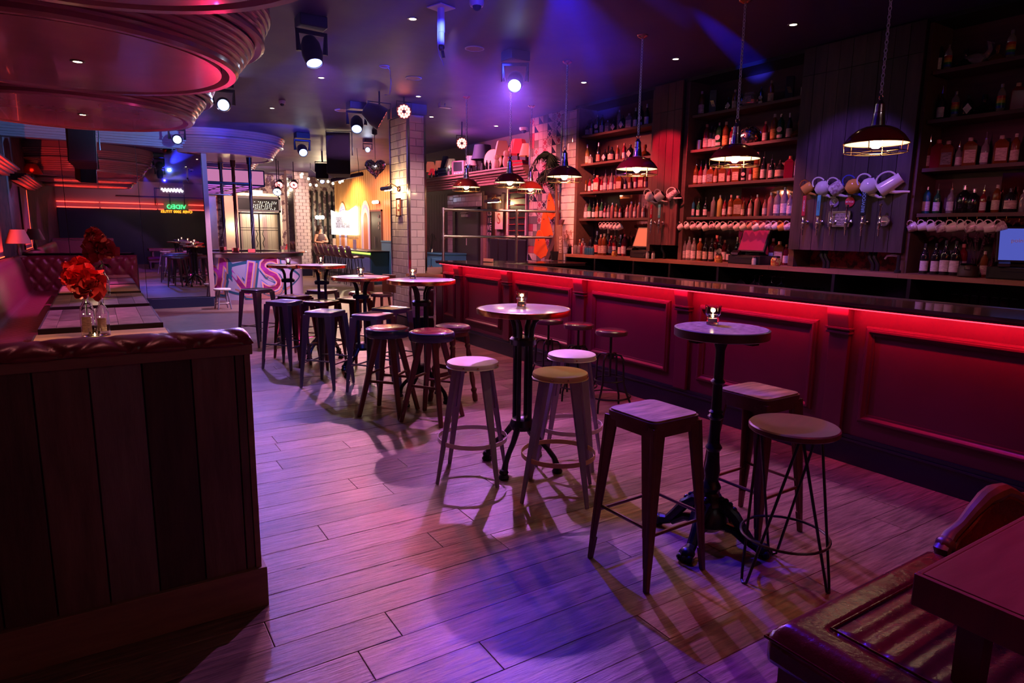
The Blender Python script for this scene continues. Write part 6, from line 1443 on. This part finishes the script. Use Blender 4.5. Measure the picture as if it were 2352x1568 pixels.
# alcove wall pieces: dark boards, tiled pier, door, timber boards with rack
def ay(px, x=6.97, py=500): return at(px, py, x=x).y
t = thing('dark_boarding', 'dark boarded wall section left in the alcove above the blue cabinet', 'panel', (6.97, (ay(1028)+ay(985))/2, 0)); y_a, y_b = ay(1030), ay(982); yc = t.location.y
n = 8
for i in range(n): obj('board', M().bb((-.02, y_a-yc+(y_b-y_a)*i/n+.003, 0), (0, y_a-yc+(y_b-y_a)*(i+1)/n-.003, 2.39)), m_wallp, t, smooth=0)
tw_ = struct('wall_tiled', M().bb((6.93, ay(1112), 0), (6.975, ay(1031), 2.39)), m_grout, smooth=0)
dz = 2.02
def tf2(y0, y1, z0, z1): tile_face(tw_, y0, y1, z0, z1, 'x', 6.93, .2, .112)
tf2(ay(1110), ay(1045)-.0, dz+.06, 2.36); tf2(ay(1045), ay(1032), .9, 2.36)
t = thing('alcove_door', 'plain dark green door with closer inside the alcove', 'door', (6.925, (ay(1108)+ay(1048))/2, 0)); hw = (ay(1048)-ay(1108))/2
obj('leaf', M().bb((-.03, -hw+.05, 0), (0, hw-.12, dz-.04)), mat('door_green', (.03, .035, .03), .4), t, smooth=0, bevel=.003); obj('frame', M().bb((-.05, hw-.12, 0), (0, hw, dz+.04)).bb((-.05, -hw, 0), (0, -hw+.05, dz+.04)).bb((-.05, -hw, dz-.04), (0, hw, dz+.04)), m_black, t, smooth=0)
obj('door_closer', M().bb((-.09, -.1, dz-.16), (-.03, .12, dz-.1)).bb((-.1, -.14, dz-.08), (-.04, .14, dz-.06)), m_steel, t, smooth=0, bevel=.004); obj('handle', M().tube([(-.07, -.1, 1.25), (-.07, -.1, 1.4)], .01, 6), m_steel, t)
t = thing('timber_boarding', 'uneven red lit timber boards at the back of the alcove', 'panel', (6.97, (ay(1214)+ay(1113))/2, 0)); y_a, y_b = ay(1214), ay(1113); yc = t.location.y; n = 14
for i in range(n): obj('board', M().bb((-.02-.02*(i % 3), y_a-yc+(y_b-y_a)*i/n+.003, 0), (0, y_a-yc+(y_b-y_a)*(i+1)/n-.003, 2.2+.1*((i*5) % 3)/2)), (m_reclaimp, m_darkplank, m_reddened, m_trimw)[(i*7) % 4], t, smooth=0)
y_a, y_b = ay(1206, 6.8), ay(1162, 6.8); t = thing('wine_rack', 'framed wall rack with rows of pegs in the alcove', 'rack', (6.85, (y_a+y_b)/2, 1.45)); hw = (y_b-y_a)/2
obj('frame', M().bb((-.03, -hw, 0), (.03, -hw+.035, .95)).bb((-.03, hw-.035, 0), (.03, hw, .95)).bb((-.03, -hw, 0), (.03, hw, .035)).bb((-.03, -hw, .92), (.03, hw, .95)), m_cream, t, smooth=0); obj('backing', M().bb((.0, -hw+.03, .03), (.02, hw-.03, .92)), m_black, t, smooth=0)
q = M()
for r_ in range(7):
    q.bb((-.02, -hw+.03, .12+r_*.12), (0, hw-.03, .13+r_*.12))
    for c in range(5): q.tube([(-.0, -hw+.08+c*.07, .13+r_*.12), (-.07, -hw+.08+c*.07, .14+r_*.12)], .006, 5)
obj('pegs', q, m_redv, t)
for px, w_, z0, z1, lb, wd in ((1125, .16, 1.35, 2.05, 'tall dark lettered banner left in the alcove', ('L\nI\nV\nE', 'B\nE\nE\nR')), (1146, .3, 1.6, 2.0, 'pale circus style poster in the alcove', ('S',))):
    y = ay(px, 6.86); t = thing('poster', lb, 'poster', (6.86, y, z0)); obj('sheet', M().bb((-.004, -w_/2, 0), (.004, w_/2, z1-z0)), m_pinkw if len(wd) == 1 else m_black, t, smooth=0)
    for k, s in enumerate(wd): text('lettering', s, .3 if len(wd) == 1 else .15, m_redv if len(wd) == 1 else m_pinkw, t, (-.006, (0 if len(wd) == 1 else .045-.09*k), (z1-z0)/2))
def picture_light(lab, p, axis, glow=60, L=.36):
    t = thing('picture_light', lab, 'wall lamp', p); d = Vector(axis)
    s = d.cross(Vector((0, 0, 1)))
    obj('arm', M().tube([Vector((0, 0, 0)), Vector((0, 0, .05))+d*.06, Vector((0, 0, .08))+d*.14, d*.2+Vector((0, 0, .04)), d*.21], .008, 6), m_brass, t)
    obj('reflector', M().tube([d*.21-s*L/2, d*.21+s*L/2], .03, 10), m_gun, t); obj('back_plate', M().lathe([(.0001, .02), (.04, .015), (.045, 0)], 14, d.to_track_quat('Z', 'Y').to_matrix().to_4x4()), m_brass, t)
    obj('bulb', M().tube([d*.17-s*L*.4+Vector((0, 0, -.02)), d*.17+s*L*.4+Vector((0, 0, -.02))], .014, 8), e_warm, t)
    q = Vector(p)+d*.14; point(tuple(q+Vector((0, 0, -.03))), (1, .62, .25), glow, .04)
    return t
p = at(1150, 462, x=6.8); picture_light('brass picture light glowing over the poster in the alcove', p, (-1, 0, 0), 9, .5)
p = at(916, 434, x=3.985); picture_light('picture light shining on the tiled pillar', p, (-1, 0, 0), 14, .34)
p = at(917, 497, x=3.98); z_ = at(917, 455, x=3.98).z
t = thing('framed_print', 'small framed portrait print hung on the tiled pillar below its lamp', 'picture', p); hz = z_-p.z; w_ = .075
obj('frame', M().bb((-.02, -w_, 0), (0, -w_+.015, hz)).bb((-.02, w_-.015, 0), (0, w_, hz)).bb((-.02, -w_, 0), (0, w_, .015)).bb((-.02, -w_, hz-.015), (0, w_, hz)), m_copper, t, smooth=0); obj('print', M().bb((-.008, -w_+.014, .014), (-.004, w_-.014, hz-.014)), m_cream, t, smooth=0); obj('motif', M().sphere((-.008, 0, hz*.6), .022, 8, (.15, 1, 1.3)).sphere((-.008, .01, hz*.35), .028, 8, (.15, 1.3, .7)), m_redv, t)
# blue cabinet and bench seats
p0_, p1_ = ay(1034, 6.5), ay(983, 6.5)
t = thing('blue_cabinet', 'teal blue panelled cabinet between the pillar and the railing', 'cabinet', (6.6, (p0_+p1_)/2, 0)); hw = (p1_-p0_)/2; m_teal2 = mat('petrol_paint', (.03, .16, .24), .4); zt = at(1010, 580, x=6.5).z
obj('body', M().bb((-.28, -hw, 0), (.3, hw, zt-.03)), m_teal2, t, smooth=0); obj('top', M().bb((-.31, -hw-.02, zt-.03), (.3, hw+.02, zt)), m_teal2, t, smooth=0, bevel=.004)
for s in (-1, 1): d = obj('door', M().bb((-.3, min(s*.02, s*(hw-.05)), .2), (-.28, max(s*.02, s*(hw-.05)), zt-.12)), m_teal2, t, smooth=0, bevel=.01); obj('knob', M().sphere((-.31, s*.06, zt-.3), .014, 6), m_brass, d)
twigs(990, 'dark leaves in clear bottles on the blue cabinet', zt, 6.45, .42, 14, m_leafd)
t = thing('banquette', 'black ribbed banquette with yellow lit band in the alcove', 'bench', (6.55, ay(1160, 6.5), 0)); L = (ay(1120, 6.5)-ay(1205, 6.5))/2
for i in range(4): obj('back_pad', M().bb((.0, -L+i*L/2+.01, .95), (.1, -L+(i+1)*L/2-.01, 1.42)), m_black, t, smooth=0, bevel=.02)
obj('base', M().bb((-.4, -L, 0), (.1, L, .94)), m_black, t, smooth=0)
# palm, surfboards and sign on the bar end
t = thing('palm_plant', 'dark palm fronds arching in front of the patterned tiles', 'plant', (6.02, 8.18, 1.126)); rr = random.Random(4)
obj('pot', M().lathe([(.0001, 0), (.07, 0), (.095, .14), (.085, .14), (.065, .02), (.0001, .02)], 16), m_blackm, t); obj('trunk', M().tube([(0, 0, .1), (.02, .02, .7), (.0, .05, 1.2)], [.035, .028, .02], 8), m_brwood, t)
for i in range(11):
    a = rr.uniform(1.2, 3.6); L = rr.uniform(.5, .8); q = M(); pts = []
    b = Vector((0, .05, 1.0+rr.uniform(0, .5))); 
    for k in range(9):
        s = k/8; pts.append(b+Vector((math.cos(a)*L*s*.5, math.sin(a)*L*s, .34*math.sin(s*2.2)-s*s*.45)))
    q.tube(pts, [.006]*8+[.002], 4)
    for k in range(1, 9):
        for u in (0, .5):
            c = pts[k-1].lerp(pts[k], u); tn = (pts[k]-pts[k-1]).normalized()
            for s in (-1, 1):
                sd = tn.cross(Vector((0, 0, 1))).normalized()*s; e = c+sd*.16*math.sin(PI*min(1, (k+u)/9+.15))+Vector((0, 0, -.1))+tn*.07
                q.add([c, c+tn*.03, e, c-tn*.012], [(0, 1, 2, 3)])
    obj('frond', q, m_leafd, t, smooth=0)
m_surf = mat('orange_fin', (.85, .13, .02), .3)
for i, (px, py, h, lb, wv, ln) in enumerate(((1243, 597, .62, 'broad orange red fin leaning lowest on the patterned wall', .42, .2), (1254, 560, .95, 'orange red fin leaning above the broad one', .34, .22), (1265, 520, 1.2, 'topmost orange red fin below the palm fronds', .26, .2))):
    p = pxy(px, 1.13, x=6.1-.03*(2-i)); t = thing('orange_fin', lb, 'sculpture', p, 0, 'orange fins leaning by the palm'); q = M(); v = []; n = 14; z0 = (.0, .33, .62)[i]
    for k in range(n+1):
        s = k/n; v.append((wv*(.5-s)*1.0+.06*math.sin(s*PI), z0+.42*math.sin(s*PI*.9+.2)**1.0*(1 if i else 1.1)))
    v += [(-wv*.3, z0+.05), (0, z0-.0)]; T = Matrix(((0, 0, 1, 0), (1, 0, 0, 0), (0, 1, 0, 0), (0, 0, 0, 1)))
    obj('blade', q.prism(v, -.012, .012, T), m_surf, t, smooth=0, bevel=.004); obj('bolt', M().sphere((-.014, .06, z0+.3), .012, 6), m_chrome, t)
p = pxy(1268, 1.13, x=6.02); t = thing('leaning_plank', 'long dark red plank leaning across the orange fins', 'plank', p); obj('board', M().limb((0, .12, 0), (.1, -.1, .62), .04, .04, 0, .1, .1), m_reddened, t, smooth=0)
p = pxy(1287, 1.13, x=6.02); t = thing('wooden_sign', 'upright wooden sign with vertical lettering leaning on the tiled pilaster', 'sign', p); T_ = Matrix.Rotation(-.1, 4, 'X')
obj('board', M().box((0, 0, .27), (.03, .13, .54), 0, T_), m_trimw, t, smooth=0, bevel=.004); o = text('lettering', 'BEERS', .1, m_cream, t, (-.018, -.02, .24), (PI/2, -PI/2, -PI/2))
p = pxy(1100, ZC, x=4.75); t = thing('menu_holder', 'small pinkish menu holder on the far end of the bar', 'menu', (4.7, 8.0, ZC+.001), .3); obj('card', M().bb((-.01, -.09, 0), (.0, .09, .05)), m_pinkf, t, smooth=0); obj('foot', M().bb((-.04, -.09, 0), (.04, .09, .008)), m_gun, t, smooth=0)  # card shares the glowing pink material, though it is no lamp
# ================================================================== CEILING EQUIPMENT
e_lens = em('mover_lens', (.72, .78, 1), 28); e_soft = em('mover_ring', (.25, .35, 1), 7)
def mover(lab, p, aim, lens=e_lens, s=1, ringm=e_soft):
    t = thing('moving_head', lab, 'stage light', (p[0], p[1], H), 0, 'moving head stage lights')
    obj('base', M().bb((-.12*s, -.1*s, -.1*s), (.12*s, .1*s, -.002)), m_black, t, smooth=0, bevel=.01)
    hd = Vector((p[0], p[1], H-.3*s)); d = (Vector(aim)-hd).normalized(); Q = Matrix.Translation((0, 0, -.3*s)) @ d.to_track_quat('Z', 'Y').to_matrix().to_4x4()
    sd = (Q.to_3x3() @ Vector((1, 0, 0))); sd.z = 0; sd = sd.normalized() if sd.length > .1 else Vector((1, 0, 0))
    obj('yoke', M().tube([sd*.12*s+Vector((0, 0, -.3*s)), sd*.13*s+Vector((0, 0, -.13*s)), -sd*.13*s+Vector((0, 0, -.13*s)), -sd*.12*s+Vector((0, 0, -.3*s))], .025*s, 6), m_black, t)
    obj('head', M().lathe([(.0001, -.15*s), (.06*s, -.14*s), (.085*s, -.08*s), (.09*s, .02*s), (.075*s, .09*s), (.075*s, .11*s), (.068*s, .11*s), (.066*s, .095*s)], 24, Q), m_black, t)
    obj('lens', M().lathe([(.0001, .1*s), (.045*s, .1*s)], 24, Q), lens, t)
    obj('lens_ring', M().lathe([(.05*s, .1*s), (.062*s, .1*s), (.066*s, .096*s)], 24, Q), ringm, t)
    return t
mover('moving head stage light at the top left of the dark ceiling', (1.75, 6.1), (1.9, 4.6, 0)); mover('moving head stage light glowing blue over the middle of the bar', (3.82, 5.98), (1.0, 2.2, 0))
p = at(513, 240, z=3.1); mover('brightest blue white stage light beside the ceiling discs', (p.x, p.y), (.2, 1.0, 1.2), em('dazzling_lens', (.75, .8, 1), 160), 1)
p = at(407, 320, z=3.1); mover('bright blue stage light below the third disc, near the mirror', (p.x, p.y), (.2, 1.0, 1.2), MC['dazzling_lens'], 1)
p = at(845, 354, z=3.1); mover('small starry blue stage light beside the mirrored heart', (p.x, p.y), (.2, 1.0, 1.4), MC['dazzling_lens'], .7)
p = at(818, 235, z=H); mover('black moving head with crescent light above centre left', (p.x, p.y), (2.4, 7.0, .5), e_lens, 1.05)
p = at(693, 305, z=H); mover('moving head with crescent light right of the blue canopy', (p.x, p.y), (3.0, 9.0, .8), e_lens, 1.1)
p = at(738, 392, z=H); mover('far moving head in front of the festoon bulbs', (p.x, p.y), (5.5, 14, 0), e_lens, 1)
def par(lab, p, aim, lens, s=1, n=12, body=m_black):
    t = thing('par_can', lab, 'stage light', p, 0, 'round multi lens stage lights'); d = (Vector(aim)-Vector(p)).normalized(); Q = d.to_track_quat('Z', 'Y').to_matrix().to_4x4()
    obj('can', M().lathe([(.0001, -.16*s), (.06*s, -.15*s), (.1*s, -.05*s), (.105*s, .03*s), (.1*s, .03*s), (.095*s, .0)], 24, Q), body, t); obj('face', M().lathe([(.0001, .0), (.095*s, .0)], 24, Q), m_black, t)
    q = M()
    for k in range(n):
        rr_, a = (.045*s, k*2*PI/4) if k < 4 and n == 16 else (.072*s, k*2*PI/n); c = Q @ Vector((rr_*math.cos(a), rr_*math.sin(a), .012*s)); q.sphere(c, .019*s, 6)
    for k in range(6): a = k*PI/3; q.sphere(Q @ Vector((.042*s*math.cos(a), .042*s*math.sin(a), .012*s)), .018*s, 6)
    o = obj('led_lens', q, lens, t); o['kind'] = 'stuff'
    hgt = H-p[2]; obj('hanger', M().tube([(0, 0, 0), (0, 0, .12*s), (0, 0, hgt)], .012, 6).tube([(-.11*s, 0, 0), (-.11*s, 0, .13*s), (.11*s, 0, .13*s), (.11*s, 0, 0)], .008, 6), m_black, t)
    return t
p = at(928, 256, y=8.85); par('round red LED stage light in front of the pillar top', tuple(p), (.5, 1.5, 1.5), e_red if 0 else em('red_hot_lens', (1, .16, .12), 9), 1.0)
p = at(1061, 329, y=10.2); par('round red LED stage light left of the first copper pendant chain', tuple(p), (.5, 1.5, 1.5), MC['red_hot_lens'], .95)
p = at(872, 270, y=8.7); par('black stage light tilted sideways with red lenses left of the pillar', tuple(p), (p.x+1, p.y-.3, p.z-.6), e_redl, 1.5)
for px, py, y, lb in ((641, 424, 19, 'red lensed spotlight left of the far tiled pillar'), (675, 424, 19, 'red lensed spotlight in front of the far tiled pillar'), (637, 440, 18.5, 'small blue tipped spotlight under the left red one')):
    p = at(px, py, y=y); par(lb, tuple(p), (p.x-1, p.y-2, p.z-1.5), e_redl if 'red' in lb[:8] else e_blue, 1.1)
for px, py, lb in ((872, 372, 'a'),):
    pass
# mirrored heart
p = at(862, 385, y=12); t = thing('mirrored_heart', 'large mirror chip heart hanging left of the pillar', 'ornament', tuple(p), -.5); q = M(); rr = random.Random(6); core = M()
def hs(u, v_):      # heart surface
    a = u*2*PI; x = 16*math.sin(a)**3/16*.2; z = (13*math.cos(a)-5*math.cos(2*a)-2*math.cos(3*a)-math.cos(4*a))/16*.2; k = math.sin(v_*PI); return Vector((x*k, -.13*math.cos(v_*PI), z*k))
for i in range(26):
    for j in range(1, 12):
        a, b, c, d = hs(i/26, j/12), hs((i+.85)/26, j/12), hs((i+.85)/26, (j+.85)/12), hs(i/26, (j+.85)/12); jit = Vector((rr.uniform(-1, 1), rr.uniform(-1, 1), rr.uniform(-1, 1)))*.006; n = len(q.v); q.add([a+jit, b-jit, c+jit, d], [(0, 1, 2, 3)])
o = obj('mirror_chips', q, m_chip, t, smooth=0); o['kind'] = 'stuff'
core.add([hs(i/26, j/12)*.96 for i in range(26) for j in range(13)], [(i*13+j, ((i+1) % 26)*13+j, ((i+1) % 26)*13+j+1, i*13+j+1) for i in range(26) for j in range(12)]); obj('core', core, m_gun, t)
obj('cable', M().tube([(0, 0, .15), (0, 0, H-p.z-.08)], .006, 5), m_black, t); obj('ceiling_mount', M().lathe([(.0001, H-p.z-.1), (.05, H-p.z-.08), (.05, H-p.z), (.0001, H-p.z)], 14), m_black, t)
a, b = at(762, 414, y=15.5), at(832, 399, y=14.6); t = thing('tube_fitting', 'long dark tube light fitting slung under the ceiling by the orange boards', 'light fitting', tuple(a)); obj('tube', M().tube([(0, 0, 0), b-a], .045, 8), m_gun, t); obj('cable', M().tube([(b-a)*.3, (b-a)*.4+Vector((0, 0, -.08)), (b-a)*.55], .006, 4).tube([(b-a)*.9, (b-a)*.85+Vector((0, 0, H-b.z))], .006, 4), m_black, t)
# small ceiling fittings
p = at(1013, 16, z=H); t = thing('projector_bracket', 'white ceiling bracket with square plate and dangling cable at the top', 'bracket', (p.x, p.y, H)); T = Matrix.Rotation(.3, 4, 'Z')
m_wpl = mat('white_metal', (.6, .55, .6), .35)
obj('plate', M().box((0, 0, -.006), (.17, .17, .01), .3), m_wpl, t, smooth=0, bevel=.002); obj('stem', M().tube([(0, 0, -.01), (0, 0, -.2)], .03, 12).tube([(0, 0, -.12), (0, 0, -.3)], .026, 12), m_wpl, t); obj('joint', M().sphere((0, 0, -.32), .03, 8).tube([(0, 0, -.3), (.02, 0, -.4)], .015, 6), m_black, t)
obj('cable', M().tube([(-.03, 0, -.01), (-.032, 0, -.3), (-.02, .0, -.38), (.01, 0, -.43), (.02, 0, -.46)], .004, 5), m_wpl, t)
def grille(px, py, r, lab, nm='ceiling_grille'):
    p = at(px, py, z=H); t = thing(nm, lab, 'ceiling fitting', (p.x, p.y, H)); q = M().lathe([(r*.86, -.004), (r*.9, -.01), (r, -.006), (r, 0)], 28); obj('rim', q, m_wpl, t); obj('mesh', M().lathe([(.0001, -.005), (r*.87, -.005)], 28), m_pinkw, t)
grille(1090, 111, .1, 'round ceiling loudspeaker grille right of the white bracket'); grille(950, 179, .1, 'round ceiling loudspeaker grille above the pillar'); grille(785, 253, .11, 'round ceiling loudspeaker grille left of the black moving head'); grille(883, 152, .06, 'small round ceiling plate with hanging hose'); grille(858, 414, .14, 'far round ceiling grille by the orange boards')
p = at(886, 153, z=H); o = obj('hanging_hose', M().tube([(.02, 0, 0), (.05, 0, -.03), (.06, 0, -.18), (.04, 0, -.3), (-.02, 0, -.31)], .005, 6), m_wpl, None, (p.x, p.y, H)); tag(o, 'thin white hose dangling from the small ceiling plate', 'hose')
def dome(px, py, lab, y=None, r=.06, z=H):
    p = at(px, py, z=z) if y is None else at(px, py, y=y); t = thing('camera_dome', lab, 'camera', (p.x, p.y, p.z), .4); obj('housing', M().lathe([(.0001, 0), (r, 0), (r, -.03), (r*.85, -.05), (.0001, -.05)], 18), m_wpl, t); obj('eye', M().sphere((-.01, -.01, -.05), r*.62, 10), m_blackm, t)
dome(1095, 0, 'white dome detector at the top edge of the photo'); dome(1203, 293, 'white camera dome left of the patterned tile wall', r=.08); dome(1152, 357, 'small white camera dome above the lamp shelf'); dome(1297, 255, 'white camera on top of the tiled pilaster', r=.07); dome(648, 231, 'small white detector right of the brightest stage light', r=.05); dome(478, 298, 'pink lit dome below the brightest stage light', r=.1)
for px, py, lb in ((1022, 238, 'small white tray bracket on the ceiling right of the pillar'), (1275, 262, 'small reddish tray bracket on the ceiling left of the pilaster')):
    p = at(px, py, z=H); o = obj('tray_bracket', M().bb((-.09, -.04, -.06), (.09, .04, -.05)).bb((-.09, -.04, -.06), (-.085, .04, 0)).tube([(0, 0, -.05), (0, 0, 0)], .01, 6), m_wpl, None, (p.x, p.y, H-.0), smooth=0); tag(o, lb, 'bracket')
# ================================================================== WALL BEHIND THE CAMERA (seen in the mirror)
YB = -2.98
struct('trim_10', M().bb((-1.2, YB, 0), (9, YB+.05, 2.3)), mat('midnight_boards', (.01, .012, .03), .3), smooth=0)
t = thing('neon_rail', 'pair of red neon lines with a green and amber video shop sign', 'neon sign', (1.5, YB+.07, 2.4)); e_neon = em('neon_red', (1, .05, .03), 9)
for a, b in ((-2.7, -1.3), (-1.25, .75), (.8, 1.0), (1.95, 3.4)):
    for z in (-.11, .1): obj('neon_tube', M().tube([(a, 0, z), (b, 0, z)], .014, 6), e_neon, t)
tx = lambda s, sz, m, x, z: text('lettering', s, sz, m, t, (x, .02, z), (PI/2, 0, PI), ext=.008)
tx('VIDEO', .25, em('neon_green', (.05, 1, .2), 5), 1.48, 0.0); tx('OVER 2000 TITLES', .15, em('neon_amber', (1, .35, .02), 6), 1.48, -.2)
exit_sign('lit exit sign on the wall behind the camera seen in the mirror', (0, YB+.06, 3.12), -1)
t = thing('hanging_neon', 'white and pink neon script box hung from chains, seen in the mirror', 'neon sign', (2.7, -1.1, 3.0)); obj('box', M().bb((-.45, -.02, -.14), (.45, .02, .14)), mat('clear_acrylic', (.9, .8, .9), .1, trans=.9, alpha=.3), t, smooth=0)
q = M(); pts = [(-.38+.76*k/40, .035, .07*math.sin(k*1.1)) for k in range(41)]; q.tube(pts, .016, 6); obj('neon_script', q, em('neon_white', (1, .85, .95), 14), t)
obj('chain', M().tube([(-.42, 0, .14), (-.42, 0, .39)], .006, 4).tube([(.42, 0, .14), (.42, 0, .39)], .006, 4), m_chrome, t)
spot((1.2, -.9, 3.2), (1.0, -3, 2.9), (1, .45, .55), 60, 130, .8, .2)  # unseen pink spot added so the back wall shows in the mirror
q = M().tube([(-.9, 0, 0), (2.2, 0, 0)], .02, 8); 
t = thing('gantry_frame', 'dark pipe frame on the wall behind the camera seen in the mirror', 'frame', (2.4, YB+.1, 2.65)); obj('pipe', M().tube([(-1.6, 0, .15), (1.8, 0, .15)], .02, 6).tube([(-.2, 0, -.2), (-.2, 0, .5), (.9, 0, .5), (.9, 0, -.2)], .025, 6).tube([(.35, 0, -.2), (.35, 0, .6)], .02, 6), m_black, t)
for k, o in USED.items():
    if not o:
        for c in list(bpy.data.objects): 
            if c.name == k: 
                for d in kids(c): bpy.data.objects.remove(d)
                bpy.data.objects.remove(c); break
